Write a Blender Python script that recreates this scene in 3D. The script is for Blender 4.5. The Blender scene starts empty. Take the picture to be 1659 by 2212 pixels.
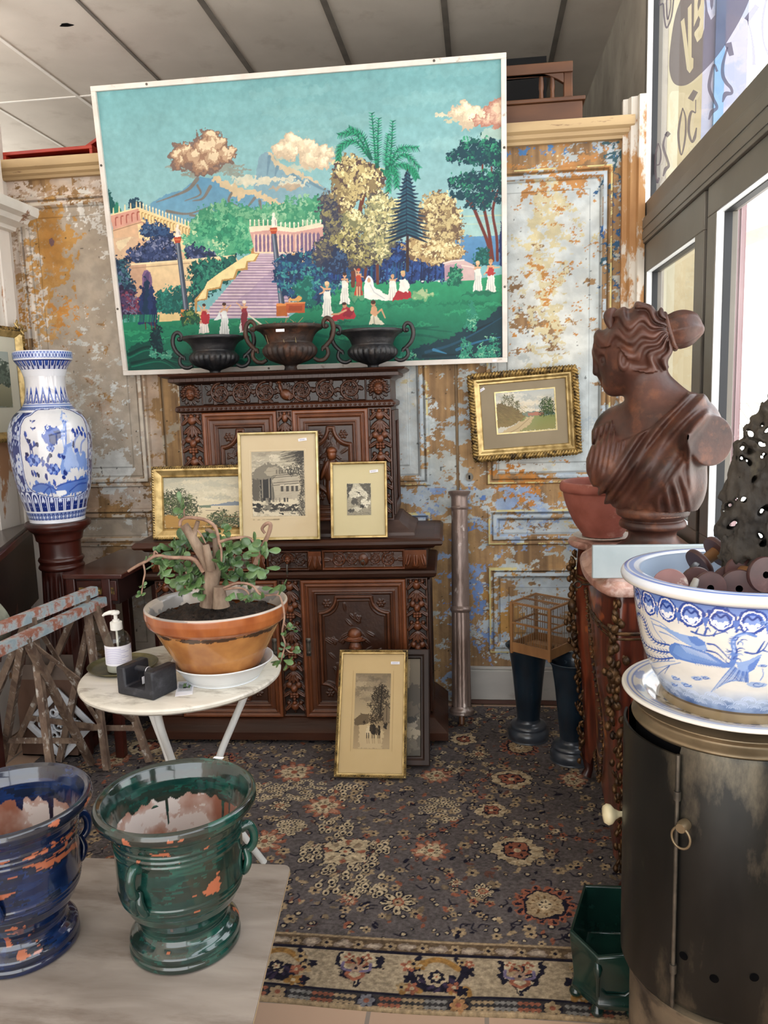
import bpy, math, random
import numpy as np
from mathutils import Vector, Matrix, Euler

SC = bpy.context.scene
COL = SC.collection
PI = math.pi
rnd = random.Random(5)
RG = np.random.default_rng(11)
A = np.array

# ------------------------------------------------------------------ camera
FPX, EYE, IW, IH = 1700.0, 1.55, 1659, 2212
_p, _r, _y = [math.radians(v) for v in (8.33, -1.79, 7.03)]
FW = A([-math.sin(_y) * math.cos(_p), math.cos(_y) * math.cos(_p), -math.sin(_p)])
_r0 = A([math.cos(_y), math.sin(_y), 0.0])
_u0 = np.cross(_r0, FW)
RI = math.cos(_r) * _r0 + math.sin(_r) * _u0
UP = np.cross(RI, FW)
EYEP = A([0, 0, EYE])


def ray(px, py):
    return FW + RI * (px - IW / 2) / FPX - UP * (py - IH / 2) / FPX


def PY(px, py, y):
    d = ray(px, py)
    return EYEP + d * (y / d[1])


def PZ(px, py, z):
    d = ray(px, py)
    return EYEP + d * ((z - EYE) / d[2])


def PX(px, py, x):
    d = ray(px, py)
    return EYEP + d * (x / d[0])


cam = bpy.data.cameras.new('camera')
camo = bpy.data.objects.new('camera', cam)
COL.objects.link(camo)
cam.sensor_fit = 'HORIZONTAL'
cam.sensor_width = 36.0
cam.lens = 36.0 * FPX / IW
cam.clip_start = 0.02
camo.matrix_world = Matrix(((RI[0], UP[0], -FW[0], 0), (RI[1], UP[1], -FW[1], 0), (RI[2], UP[2], -FW[2], EYE), (0, 0, 0, 1)))
SC.camera = camo


# ------------------------------------------------------------------ colour helpers
def rgb(c):
    if isinstance(c, str):
        c = c.lstrip('#')
        return A([int(c[i:i + 2], 16) / 255 for i in (0, 2, 4)], np.float32)
    return A(c, np.float32)


def lin(c):
    c = np.asarray(c, np.float32)
    return np.where(c <= 0.04045, c / 12.92, ((c + 0.055) / 1.055) ** 2.4)


def lc(c):
    return tuple(float(v) for v in lin(rgb(c))) + (1.0,)


# ------------------------------------------------------------------ numpy noise
def _up(g, ny, nx, oy=0., ox=0.):
    gy, gx = g.shape
    y = np.linspace(0, gy - 1.001, ny)
    x = np.linspace(0, gx - 1.001, nx)
    yi, xi = y.astype(int), x.astype(int)
    fy, fx = y - yi, x - xi
    fy, fx = fy * fy * (3 - 2 * fy), fx * fx * (3 - 2 * fx)
    a = g[yi][:, xi] * (1 - fx) + g[yi][:, xi + 1] * fx
    b = g[yi + 1][:, xi] * (1 - fx) + g[yi + 1][:, xi + 1] * fx
    return (a * (1 - fy)[:, None] + b * fy[:, None]).astype(np.float32)


def fbm(ny, nx, cy, cx, octv=5, seed=0, gain=.55):
    """fractal noise, about -1..1; cy, cx = lattice cells of the first octave."""
    g = np.random.default_rng(seed)
    out = np.zeros((ny, nx), np.float32)
    amp, tot = 1., 0.
    for o in range(octv):
        a, b = max(2, int(cy * 2 ** o) + 2), max(2, int(cx * 2 ** o) + 2)
        if a > 2 * ny or b > 2 * nx:
            break
        out += amp * _up(g.random((a, b)) * 2 - 1, ny, nx)
        tot += amp * amp
        amp *= gain
    return out / (math.sqrt(tot) * .55)


NZ1, NZ2 = fbm(512, 512, 30, 30, 4, 91), fbm(512, 512, 30, 30, 4, 92)


def sst(a, b, x):
    t = np.clip((x - a) / (b - a), 0, 1)
    return t * t * (3 - 2 * t)


# ------------------------------------------------------------------ painting on a grid of coloured vertices
def homog(src, nx, ny):
    dst = [(0, 0), (nx - 1, 0), (nx - 1, ny - 1), (0, ny - 1)]
    M_, b = [], []
    for (x, y), (u, v) in zip(src, dst):
        M_.append([x, y, 1, 0, 0, 0, -u * x, -u * y]); b.append(u)
        M_.append([0, 0, 0, x, y, 1, -v * x, -v * y]); b.append(v)
    h = np.append(np.linalg.solve(A(M_, float), A(b, float)), 1).reshape(3, 3)

    def f(P):
        q = np.c_[P, np.ones(len(P))] @ h.T
        return q[:, :2] / q[:, 2:]
    return f


class Cv:
    """colour canvas; drawing is given in source coordinates and mapped on to the grid by f."""

    def __init__(s, nx, ny, bg, f=None, k=1.0):
        s.nx, s.ny = nx, ny
        s.a = np.empty((ny, nx, 3), np.float32)
        s.a[:] = rgb(bg)
        if f is None:
            f = lambda P: P
        elif not callable(f):
            q = np.asarray(f, float)
            ar = .5 * abs(sum(q[i][0] * q[(i + 1) % 4][1] - q[(i + 1) % 4][0] * q[i][1] for i in range(4)))
            k = math.sqrt(nx * ny / ar)
            f = homog(f, nx, ny)
        s.f, s.k = f, k
        s.R = np.random.default_rng(3)

    def T(s, P):
        return s.f(np.asarray(P, float).reshape(-1, 2))

    def _box(s, x0, x1, y0, y1):
        x0, y0 = max(0, int(x0) - 1), max(0, int(y0) - 1)
        x1, y1 = min(s.nx, int(x1) + 3), min(s.ny, int(y1) + 3)
        if x1 <= x0 or y1 <= y0:
            return None
        yy, xx = np.mgrid[y0:y1, x0:x1]
        return x0, x1, y0, y1, xx.astype(np.float32), yy.astype(np.float32)

    def _put(s, B, m, c, a):
        x0, x1, y0, y1, xx, yy = B
        v = s.a[y0:y1, x0:x1]
        if isinstance(c, tuple) and not isinstance(c[0], (int, float)):
            t = ((yy - y0) / max(1, y1 - y0))[..., None]
            cc = rgb(c[0]) * (1 - t) + rgb(c[1]) * t
        else:
            cc = rgb(c)
        m = (m * a)[..., None]
        v[:] = v * (1 - m) + cc * m

    def mask(s, P, rough=0):
        B = s._box(P[:, 0].min() - 3 * rough, P[:, 0].max() + 3 * rough, P[:, 1].min() - 3 * rough, P[:, 1].max() + 3 * rough)
        if B is None:
            return None, None
        xx, yy = B[4], B[5]
        if rough:
            ii, jj = yy.astype(int) * 2 % 512, xx.astype(int) * 2 % 512
            xx, yy = xx + rough * NZ1[ii, jj], yy + rough * NZ2[ii, jj]
        m = np.zeros(xx.shape, bool)
        n = len(P)
        for i in range(n):
            (xa, ya), (xb, yb) = P[i], P[(i + 1) % n]
            if ya == yb:
                continue
            m ^= ((ya > yy) != (yb > yy)) & (xx < (xb - xa) * (yy - ya) / (yb - ya) + xa)
        return B, m

    def poly(s, pts, c, rough=0, a=1.):
        B, m = s.mask(s.T(pts), rough * s.k)
        if B is not None:
            s._put(B, m, c, a)

    def rect(s, x0, y0, x1, y1, c, rough=0, a=1.):
        s.poly([(x0, y0), (x1, y0), (x1, y1), (x0, y1)], c, rough, a)

    def ell(s, cx, cy, rx, ry, c, rough=0, a=1., rot=0., soft=0):
        (x, y), = s.T([(cx, cy)])
        rx, ry = rx * s.k, ry * s.k
        R_ = max(rx, ry) + 3 * rough * s.k
        B = s._box(x - R_, x + R_, y - R_, y + R_)
        if B is None:
            return
        xx, yy = B[4] - x, B[5] - y
        if rough:
            ii, jj = B[5].astype(int) * 2 % 512, B[4].astype(int) * 2 % 512
            xx, yy = xx + rough * s.k * NZ1[ii, jj], yy + rough * s.k * NZ2[ii, jj]
        cr, sr = math.cos(rot), math.sin(rot)
        d = ((xx * cr + yy * sr) / max(rx, .4)) ** 2 + ((yy * cr - xx * sr) / max(ry, .4)) ** 2
        m = (d <= 1).astype(np.float32) if not soft else np.clip((1 - d) / soft, 0, 1)
        s._put(B, m, c, a)

    def line(s, pts, w, c, w2=None, a=1.):
        P = s.T(pts)
        w, w2 = w * s.k / 2, (w if w2 is None else w2) * s.k / 2
        n = len(P) - 1
        for i in range(n):
            wa, wb = w + (w2 - w) * i / n, w + (w2 - w) * (i + 1) / n
            p, q = P[i], P[i + 1]
            W_ = max(wa, wb) + 1
            B = s._box(min(p[0], q[0]) - W_, max(p[0], q[0]) + W_, min(p[1], q[1]) - W_, max(p[1], q[1]) + W_)
            if B is None:
                continue
            d = q - p
            L2 = max(1e-6, d @ d)
            t = np.clip(((B[4] - p[0]) * d[0] + (B[5] - p[1]) * d[1]) / L2, 0, 1)
            dist = np.hypot(B[4] - p[0] - t * d[0], B[5] - p[1] - t * d[1])
            s._put(B, np.clip(wa + (wb - wa) * t - dist + .5, 0, 1), c, a)

    def curve(s, pts, w, c, w2=None, a=1., n=8):
        s.line(spline(pts, n), w, c, w2, a)

    def blobs(s, pts, cols, n, r, side=(.4, -.6), rough=.35, clump=4):
        """leafy mass: dabs inside the outline, dark first, light ones bunched on the lit side of each clump."""
        P = s.T(pts)
        B, m = s.mask(P)
        if B is None or not m.any():
            return
        ys, xs = np.nonzero(m)
        R_ = r * s.k
        g = s.R

        def dab(x, y, q, c):
            b = s._box(x - q * 1.5, x + q * 1.5, y - q * 1.5, y + q * 1.5)
            if b is None:
                return
            xx, yy = b[4] - x, b[5] - y
            ii, jj = b[5].astype(int) * 3 % 512, b[4].astype(int) * 3 % 512
            d = np.hypot(xx + rough * q * NZ1[ii, jj] * 2, yy + rough * q * NZ2[ii, jj] * 2)
            s._put(b, d <= q, c, 1)
        for i in range(n):
            k = g.integers(len(xs))
            dab(xs[k] + B[0], ys[k] + B[2], R_ * g.uniform(.7, 1.5), cols[0])
        L = len(cols) - 1
        nc = max(1, n // (clump * 2))
        for j in range(1, L + 1):
            for q in range(int(nc * (1.15 - .3 * j))):
                k = g.integers(len(xs))
                cx, cy = xs[k] + B[0], ys[k] + B[2]
                for e in range(clump):
                    t = (j / L) * R_ * 1.6
                    dab(cx + side[0] * t + g.normal() * R_ * 1.3, cy + side[1] * t + g.normal() * R_ * .9,
                        R_ * g.uniform(.35, .8) * (1.15 - .3 * j / L), cols[j])

    def tone(s, amt, cy, cx, seed=1):
        s.a *= (1 + amt * fbm(s.ny, s.nx, cy, cx, 5, seed))[..., None]
        return s


def spline(pts, n=8):
    P = np.asarray(pts, float)
    if len(P) < 3:
        return P
    Q = np.vstack([2 * P[0] - P[1], P, 2 * P[-1] - P[-2]])
    out = []
    t = np.linspace(0, 1, n, endpoint=False)[:, None]
    for i in range(1, len(Q) - 2):
        a, b, c, d = Q[i - 1:i + 3]
        out.append(.5 * (2 * b + (c - a) * t + (2 * a - 5 * b + 4 * c - d) * t ** 2 + (3 * b - a - 3 * c + d) * t ** 3))
    out.append(P[-1:])
    return np.vstack(out)


# ------------------------------------------------------------------ carving: a height field in metres
class Hm:
    def __init__(s, w, h, res):
        s.w, s.h = w, h
        s.nx, s.ny = max(2, int(w / res) + 1), max(2, int(h / res) + 1)
        s.z = np.zeros((s.ny, s.nx), np.float32)
        s.X, s.Y = np.meshgrid(np.linspace(0, w, s.nx), np.linspace(0, h, s.ny))

    def _w(s, x0, x1, y0, y1):
        i0, i1 = int(max(0, x0 / s.w * (s.nx - 1))), int(min(s.nx, x1 / s.w * (s.nx - 1) + 2))
        j0, j1 = int(max(0, y0 / s.h * (s.ny - 1))), int(min(s.ny, y1 / s.h * (s.ny - 1) + 2))
        return None if i1 <= i0 or j1 <= j0 else (slice(j0, j1), slice(i0, i1))

    def dome(s, cx, cy, rx, ry, h, rot=0., p=.5, base=0.):
        R_ = max(rx, ry)
        k = s._w(cx - R_, cx + R_, cy - R_, cy + R_)
        if k is None:
            return
        x, y = s.X[k] - cx, s.Y[k] - cy
        c, n = math.cos(rot), math.sin(rot)
        d = 1 - ((x * c + y * n) / rx) ** 2 - ((y * c - x * n) / ry) ** 2
        s.z[k] = np.maximum(s.z[k], np.where(d > 0, base + h * np.clip(d, 0, 1) ** p, -9))

    def tube(s, pts, w, h, w2=None):
        P = np.asarray(pts, float)
        w2 = w if w2 is None else w2
        n = len(P) - 1
        for i in range(n):
            a, b = P[i], P[i + 1]
            wa, wb = w + (w2 - w) * i / n, w + (w2 - w) * (i + 1) / n
            W_ = max(wa, wb)
            k = s._w(min(a[0], b[0]) - W_, max(a[0], b[0]) + W_, min(a[1], b[1]) - W_, max(a[1], b[1]) + W_)
            if k is None:
                continue
            d = b - a
            t = np.clip(((s.X[k] - a[0]) * d[0] + (s.Y[k] - a[1]) * d[1]) / max(1e-9, d @ d), 0, 1)
            q = 1 - (np.hypot(s.X[k] - a[0] - t * d[0], s.Y[k] - a[1] - t * d[1]) / (wa + (wb - wa) * t)) ** 2
            s.z[k] = np.maximum(s.z[k], h * np.sqrt(np.clip(q, 0, 1)))

    def leaf(s, x, y, ang, L, w, h):
        """a carved leaf from (x, y) along ang, hollowed on its rib"""
        c, n = math.cos(ang), math.sin(ang)
        k = s._w(min(x, x + c * L) - w, max(x, x + c * L) + w, min(y, y + n * L) - w, max(y, y + n * L) + w)
        if k is None:
            return
        u = ((s.X[k] - x) * c + (s.Y[k] - y) * n) / L
        v = ((s.Y[k] - y) * c - (s.X[k] - x) * n) / w
        prof = np.sqrt(np.clip(u, 0, 1)) * np.sqrt(np.clip(1 - u, 0, 1)) * 2
        q = np.abs(v) / np.maximum(prof, 1e-3)
        z = np.where((u > 0) & (u < 1) & (q < 1), h * np.sqrt(np.clip(1 - q * q, 0, 1)) * (1 - .45 * np.exp(-(v / .18) ** 2)) * (.6 + .4 * u), -9)
        s.z[k] = np.maximum(s.z[k], z)

    def rosette(s, cx, cy, r, h, n=6, a0=0):
        for i in range(n):
            t = a0 + i * 2 * PI / n
            s.dome(cx + math.cos(t) * r * .6, cy + math.sin(t) * r * .6, r * .42, r * .32, h * .8, t)
        s.dome(cx, cy, r * .3, r * .3, h)

    def scroll(s, cx, cy, r, turn, a0, h, leaves=True, w=None):
        """an acanthus spiral winding in to a rosette"""
        w = w or r * .13
        pts = []
        for i in range(28):
            t = i / 27
            q = r * (1 - .55 * t)
            an = a0 + turn * t * 1.45 * 2 * PI
            pts.append((cx + q * math.cos(an), cy + q * math.sin(an)))
        s.tube(pts, w, h, w * .6)
        if leaves:
            for i in range(1, 25, 3):
                t = i / 27
                an = a0 + turn * t * 1.45 * 2 * PI
                s.leaf(pts[i][0], pts[i][1], an + turn * (2.3 + .3 * t), r * .6, r * .2, h * .9)
                if t < .62:
                    s.leaf(pts[i][0], pts[i][1], an + turn * .8, r * .62, r * .2, h * .85)
        s.rosette(cx, cy, r * .36, h * 1.05)

    def frame(s, x0, y0, x1, y1, prof):
        """a moulding: prof lists (distance in from the rectangle, height)"""
        d = np.minimum(np.minimum(s.X - x0, x1 - s.X), np.minimum(s.Y - y0, y1 - s.Y))
        m = d >= prof[0][0]
        s.z[m] = np.interp(d[m], [p[0] for p in prof], [p[1] for p in prof])


# ------------------------------------------------------------------ meshes
def mk(name, V, F, mat, parent=None, smooth=35, col=None, loc=None):
    me = bpy.data.meshes.new(name)
    V = np.asarray(V, np.float32)
    if isinstance(F, np.ndarray):
        n, k = F.shape
        me.vertices.add(len(V)); me.vertices.foreach_set('co', V.ravel())
        me.loops.add(n * k); me.loops.foreach_set('vertex_index', F.astype(np.int32).ravel())
        me.polygons.add(n); me.polygons.foreach_set('loop_start', np.arange(0, n * k, k, dtype=np.int32))
        me.update(calc_edges=True)
    else:
        me.from_pydata(V.tolist(), [], [tuple(int(i) for i in f) for f in F])
        me.update()
    if smooth:
        me.polygons.foreach_set('use_smooth', np.ones(len(me.polygons), bool))
        if smooth < 180:
            me.set_sharp_from_angle(angle=math.radians(smooth))
    if col is not None:
        at = me.color_attributes.new('Col', 'FLOAT_COLOR', 'POINT')
        c = np.ones((len(V), 4), np.float32)
        c[:, :3] = lin(np.clip(np.asarray(col, np.float32).reshape(-1, 3), 0, 1))
        at.data.foreach_set('color', c.ravel())
    for m in (mat if isinstance(mat, (list, tuple)) else [mat]):
        me.materials.append(m)
    o = bpy.data.objects.new(name, me)
    COL.objects.link(o)
    if parent is not None:
        o.parent = parent
    if loc is not None:
        o.location = loc
    return o


def gridF(nx, ny, wrap=False):
    i = np.arange(ny - 1)[:, None] * nx
    j = np.arange(nx if wrap else nx - 1)[None, :]
    j2 = (j + 1) % nx
    return np.stack([i + j, i + j2, i + nx + j2, i + nx + j], -1).reshape(-1, 4)


def cvmesh(name, cv, P00, U, Vv, mat, parent=None, N=None, z=None):
    """flat sheet painted by cv: P00 top left corner, U across, Vv down; z optional heights along N"""
    u, v = np.meshgrid(np.linspace(0, 1, cv.nx), np.linspace(0, 1, cv.ny))
    V = A(P00)[None, None] + u[..., None] * A(U) + v[..., None] * A(Vv)
    if z is not None:
        V = V + z[..., None] * A(N)
    F = gridF(cv.nx, cv.ny)[:, ::-1]
    return mk(name, V.reshape(-1, 3), F, mat, parent, 180, cv.a)


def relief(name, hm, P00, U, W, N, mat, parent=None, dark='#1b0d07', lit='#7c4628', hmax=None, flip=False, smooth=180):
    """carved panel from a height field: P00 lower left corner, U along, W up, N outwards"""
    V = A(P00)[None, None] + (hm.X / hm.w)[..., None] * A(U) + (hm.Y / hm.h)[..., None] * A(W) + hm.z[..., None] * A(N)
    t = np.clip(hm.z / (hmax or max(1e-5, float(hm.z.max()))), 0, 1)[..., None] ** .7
    c = rgb(dark) * (1 - t) + rgb(lit) * t  # grime tone in the recesses, glossy highlights painted on the raised carving
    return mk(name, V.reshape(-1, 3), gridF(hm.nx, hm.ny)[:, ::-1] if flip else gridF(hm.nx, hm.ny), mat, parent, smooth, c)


class MB:
    def __init__(s):
        s.V, s.F = [], []

    def raw(s, V, F):
        b = len(s.V)
        s.V.extend([tuple(map(float, v)) for v in V])
        s.F.extend([tuple(int(i) + b for i in f) for f in F])
        return s

    def box(s, x0, x1, y0, y1, z0, z1, M_=None):
        V = [(x, y, z) for z in (z0, z1) for y in (y0, y1) for x in (x0, x1)]
        if M_ is not None:
            V = [tuple(M_ @ Vector(v)) for v in V]
        return s.raw(V, [(0, 2, 3, 1), (4, 5, 7, 6), (0, 1, 5, 4), (2, 6, 7, 3), (0, 4, 6, 2), (1, 3, 7, 5)])

    def bar(s, a, b, w, t, up=(0, 0, 1)):
        """a straight rectangular bar from a to b"""
        a, b = A(a, float), A(b, float)
        d = (b - a) / np.linalg.norm(b - a)
        x = np.cross(d, A(up, float)); x /= np.linalg.norm(x)
        y = np.cross(x, d)
        V = [p + x * i * w / 2 + y * j * t / 2 for p in (a, b) for i, j in ((-1, -1), (1, -1), (1, 1), (-1, 1))]
        return s.raw(V, [(3, 2, 1, 0), (4, 5, 6, 7), (0, 1, 5, 4), (1, 2, 6, 5), (2, 3, 7, 6), (3, 0, 4, 7)])

    def tube(s, pts, r, n=8, cap=True):
        P = np.asarray(pts, float)
        r = np.full(len(P), r) if np.isscalar(r) else np.interp(np.linspace(0, 1, len(P)), np.linspace(0, 1, len(r)), r)
        d = np.gradient(P, axis=0)
        d /= np.maximum(1e-9, np.linalg.norm(d, axis=1))[:, None]
        up = A([0, 0, 1.]) if abs(d[0][2]) < .9 else A([1., 0, 0])
        V = []
        x = np.cross(d[0], up)
        for i in range(len(P)):
            x = x - d[i] * (x @ d[i])
            x /= max(1e-9, np.linalg.norm(x))
            y = np.cross(d[i], x)
            for k in range(n):
                t = 2 * PI * k / n
                V.append(P[i] + r[i] * (math.cos(t) * x + math.sin(t) * y))
        F = [(i * n + k, i * n + (k + 1) % n, (i + 1) * n + (k + 1) % n, (i + 1) * n + k) for i in range(len(P) - 1) for k in range(n)]
        if cap:
            F += [tuple(range(n - 1, -1, -1)), tuple((len(P) - 1) * n + k for k in range(n))]
        return s.raw(V, F)

    def lathe(s, prof, n=40, c=(0, 0, 0), cap=False, ang=None):
        prof = [(max(r, 0.0004), z) for r, z in prof]
        full = ang is None
        a0, a1 = (0, 2 * PI) if full else ang
        m = n if full else n + 1
        V = [(c[0] + r * math.cos(a0 + (a1 - a0) * k / n), c[1] + r * math.sin(a0 + (a1 - a0) * k / n), c[2] + z) for r, z in prof for k in range(m)]
        F = [(i * m + k, i * m + (k + 1) % m, (i + 1) * m + (k + 1) % m, (i + 1) * m + k) for i in range(len(prof) - 1) for k in range(n)]
        if cap:
            F += [tuple(range(m - 1, -1, -1)), tuple((len(prof) - 1) * m + k for k in range(m))]
        return s.raw(V, F)

    def prism(s, poly, f, n=None):
        """poly: 2-D outline; f(u, v, k) gives the 3-D point for k = 0, 1"""
        m = len(poly)
        V = [f(u, v, k) for k in (0, 1) for u, v in poly]
        return s.raw(V, [tuple(range(m - 1, -1, -1)), tuple(range(m, 2 * m))] + [(i, (i + 1) % m, m + (i + 1) % m, m + i) for i in range(m)])

    def build(s, name, mat, parent=None, smooth=35, bevel=0, seg=2, loc=None):
        o = mk(name, s.V, s.F, mat, parent, smooth, loc=loc)
        if bevel:
            b = o.modifiers.new('bevel', 'BEVEL')
            b.width, b.segments, b.limit_method = bevel, seg, 'ANGLE'
            b.harden_normals = False
        return o


def profile(pts, n=6):
    return [tuple(p) for p in spline(pts, n)]


def latheC(name, prof, n, cv, mat, parent=None, c=(0, 0, 0)):
    """turned vessel whose outside is painted by the canvas (columns = angle, rows = along the profile)"""
    P = A(prof, float)
    th = np.arange(n) / n * 2 * PI
    V = np.stack([c[0] + P[:, :1] * np.cos(th), c[1] + P[:, :1] * np.sin(th), np.repeat(c[2] + P[:, 1:], n, 1)], -1)
    return mk(name, V.reshape(-1, 3), gridF(n, len(P), True)[:, ::-1], mat, parent, 180, cv)


def thing(name, label, cat, loc=(0, 0, 0), rotz=0, group=None):
    o = bpy.data.objects.new(name, None)
    o.empty_display_size = .1
    COL.objects.link(o)
    o.location = tuple(map(float, loc)); o.rotation_euler = (0, 0, rotz)
    return tag(o, label, cat, group)


def tag(o, label, cat, group=None):
    o['label'] = label; o['category'] = cat
    if group:
        o['group'] = group
    return o


def struct(o):
    o['kind'] = 'structure'
    return o


def dup(root, loc, rotz, label, group=None):
    r = root.copy(); COL.objects.link(r)
    r.location = tuple(map(float, loc)); r.rotation_euler = (0, 0, rotz); r['label'] = label
    if group:
        r['group'] = group
    for ch in list(root.children):
        c = ch.copy(); COL.objects.link(c); c.parent = r
        for g in ch.children:
            d = g.copy(); COL.objects.link(d); d.parent = c
    return r


# ------------------------------------------------------------------ distance-field sculpting
def snets(D, o, h):
    S = D < 0
    n = [k - 1 for k in D.shape]
    cnt = np.zeros(n, np.uint8)
    cs = [(i, j, k) for i in (0, 1) for j in (0, 1) for k in (0, 1)]
    for i, j, k in cs:
        cnt += S[i:n[0] + i, j:n[1] + j, k:n[2] + k]
    I = np.argwhere((cnt > 0) & (cnt < 8))
    acc = np.zeros((len(I), 3)); num = np.zeros(len(I))
    for a in cs:
        for ax in range(3):
            if a[ax]:
                continue
            b = list(a); b[ax] = 1
            da = D[I[:, 0] + a[0], I[:, 1] + a[1], I[:, 2] + a[2]]
            db = D[I[:, 0] + b[0], I[:, 1] + b[1], I[:, 2] + b[2]]
            m = (da < 0) != (db < 0)
            t = np.where(m, da / np.where(m, da - db, 1), 0)
            q = I + A(a, float); q[:, ax] += t
            acc[m] += q[m]; num[m] += 1
    V = acc / num[:, None] * h + A(o)
    vid = np.full(n, -1, np.int64)
    vid[I[:, 0], I[:, 1], I[:, 2]] = np.arange(len(I))
    Fs = []
    for ax in range(3):
        sl0, sl1 = [slice(None)] * 3, [slice(None)] * 3
        sl0[ax], sl1[ax] = slice(0, -1), slice(1, None)
        s0, s1 = S[tuple(sl0)], S[tuple(sl1)]
        E_ = np.argwhere(s0 != s1)
        o1, o2 = [k for k in range(3) if k != ax]
        E_ = E_[(E_[:, o1] > 0) & (E_[:, o2] > 0) & (E_[:, o1] < D.shape[o1] - 1) & (E_[:, o2] < D.shape[o2] - 1)]
        inv = s0[E_[:, 0], E_[:, 1], E_[:, 2]]
        q = []
        for d1, d2 in ((1, 1), (0, 1), (0, 0), (1, 0)):
            e = E_.copy(); e[:, o1] -= d1; e[:, o2] -= d2
            q.append(vid[e[:, 0], e[:, 1], e[:, 2]])
        q = np.stack(q, 1)
        flip = inv if ax != 1 else ~inv
        q[~flip] = q[~flip][:, ::-1]
        Fs.append(q)
    F = np.vstack(Fs)
    return V, F[(F >= 0).all(1)]


def smin(a, b, k):
    h = np.clip(.5 + .5 * (b - a) / k, 0, 1)
    return b + (a - b) * h - k * h * (1 - h)


def smax(a, b, k):
    return -smin(-a, -b, k)


# ------------------------------------------------------------------ materials
def NM(name):
    m = bpy.data.materials.new(name)
    m.use_nodes = True
    t = m.node_tree
    return m, t, t.nodes['Principled BSDF'], lambda k, **kw: _nn(t, k, kw)


def _nn(t, k, kw):
    n = t.nodes.new('ShaderNode' + k)
    for a, v in kw.items():
        if a.startswith('i_'):
            key = a[2:].replace('_', ' ')
            (n.inputs[int(key)] if key.isdigit() else n.inputs[key]).default_value = v
        else:
            setattr(n, a, v)
    return n


def ramp(nn, stops, interp='LINEAR'):
    r = nn('ValToRGB')
    r.color_ramp.interpolation = interp
    e = r.color_ramp.elements
    while len(e) < len(stops):
        e.new(.5)
    for x, (p, c) in zip(e, stops):
        x.position = p; x.color = lc(c)
    return r


def MAT(name, c1, c2=None, sc=6, rough=.5, metal=0, bump=0, bsc=None, coat=0, stretch=(1, 1, 1), spec=.5, lo=.35, hi=.65,
        attr=False, c3=None, sc3=20, lo3=.6, hi3=.66, rough3=None, bdist=.01, detail=6, dist=0., rvar=0):
    m, t, b, nn = NM(name)
    L = t.links.new
    tc = nn('TexCoord')
    mp = nn('Mapping'); mp.inputs['Scale'].default_value = stretch
    L(tc.outputs['Object'], mp.inputs['Vector'])
    col = None
    nz = nn('TexNoise', i_Scale=sc, i_Detail=detail, i_Distortion=dist)
    L(mp.outputs[0], nz.inputs['Vector'])
    if attr:
        at = nn('VertexColor'); at.layer_name = 'Col'
        col = at.outputs['Color']
        if c2:
            mx = nn('Mix', data_type='RGBA', blend_type='MULTIPLY'); mx.inputs[0].default_value = 1
            rp = ramp(nn, [(lo, c1), (hi, c2)])
            L(nz.outputs['Fac'], rp.inputs[0]); L(col, mx.inputs[6]); L(rp.outputs[0], mx.inputs[7])
            col = mx.outputs[2]
    elif c2:
        rp = ramp(nn, [(lo, c1), (hi, c2)])
        L(nz.outputs['Fac'], rp.inputs[0])
        col = rp.outputs[0]
    if c3:
        n3 = nn('TexNoise', i_Scale=sc3, i_Detail=8.0, i_Roughness=.65)
        L(mp.outputs[0], n3.inputs['Vector'])
        r3 = ramp(nn, [(lo3, '#000000'), (hi3, '#ffffff')])
        L(n3.outputs['Fac'], r3.inputs[0])
        mx = nn('Mix', data_type='RGBA')
        L(r3.outputs[0], mx.inputs[0])
        if col:
            L(col, mx.inputs[6])
        else:
            mx.inputs[6].default_value = lc(c1)
        mx.inputs[7].default_value = lc(c3)
        col = mx.outputs[2]
        if rough3 is not None:
            rr = nn('Mix', data_type='FLOAT'); rr.inputs[2].default_value = rough; rr.inputs[3].default_value = rough3
            L(r3.outputs[0], rr.inputs[0]); L(rr.outputs[0], b.inputs['Roughness'])
    if col:
        L(col, b.inputs['Base Color'])
    else:
        b.inputs['Base Color'].default_value = lc(c1)
    if not (c3 and rough3 is not None):
        b.inputs['Roughness'].default_value = rough
        if rvar:
            mr = nn('MapRange'); mr.inputs[3].default_value = rough - rvar; mr.inputs[4].default_value = rough + rvar
            L(nz.outputs['Fac'], mr.inputs[0]); L(mr.outputs[0], b.inputs['Roughness'])
    b.inputs['Metallic'].default_value = metal
    b.inputs['Coat Weight'].default_value = coat
    b.inputs['Coat Roughness'].default_value = .08
    b.inputs['Specular IOR Level'].default_value = spec
    if bump:
        nb = nn('TexNoise', i_Scale=bsc or sc * 3, i_Detail=6.0)
        L(mp.outputs[0], nb.inputs['Vector'])
        bp = nn('Bump', i_Strength=bump, i_Distance=bdist)
        L(nb.outputs['Fac'], bp.inputs['Height']); L(bp.outputs[0], b.inputs['Normal'])
    return m


def CLEAR(name, tint):
    m, t, b, nn = NM(name)
    t.nodes.remove(b)
    tr = nn('BsdfTransparent'); tr.inputs[0].default_value = tint
    t.links.new(tr.outputs[0], t.nodes['Material Output'].inputs[0])
    return m


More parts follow.
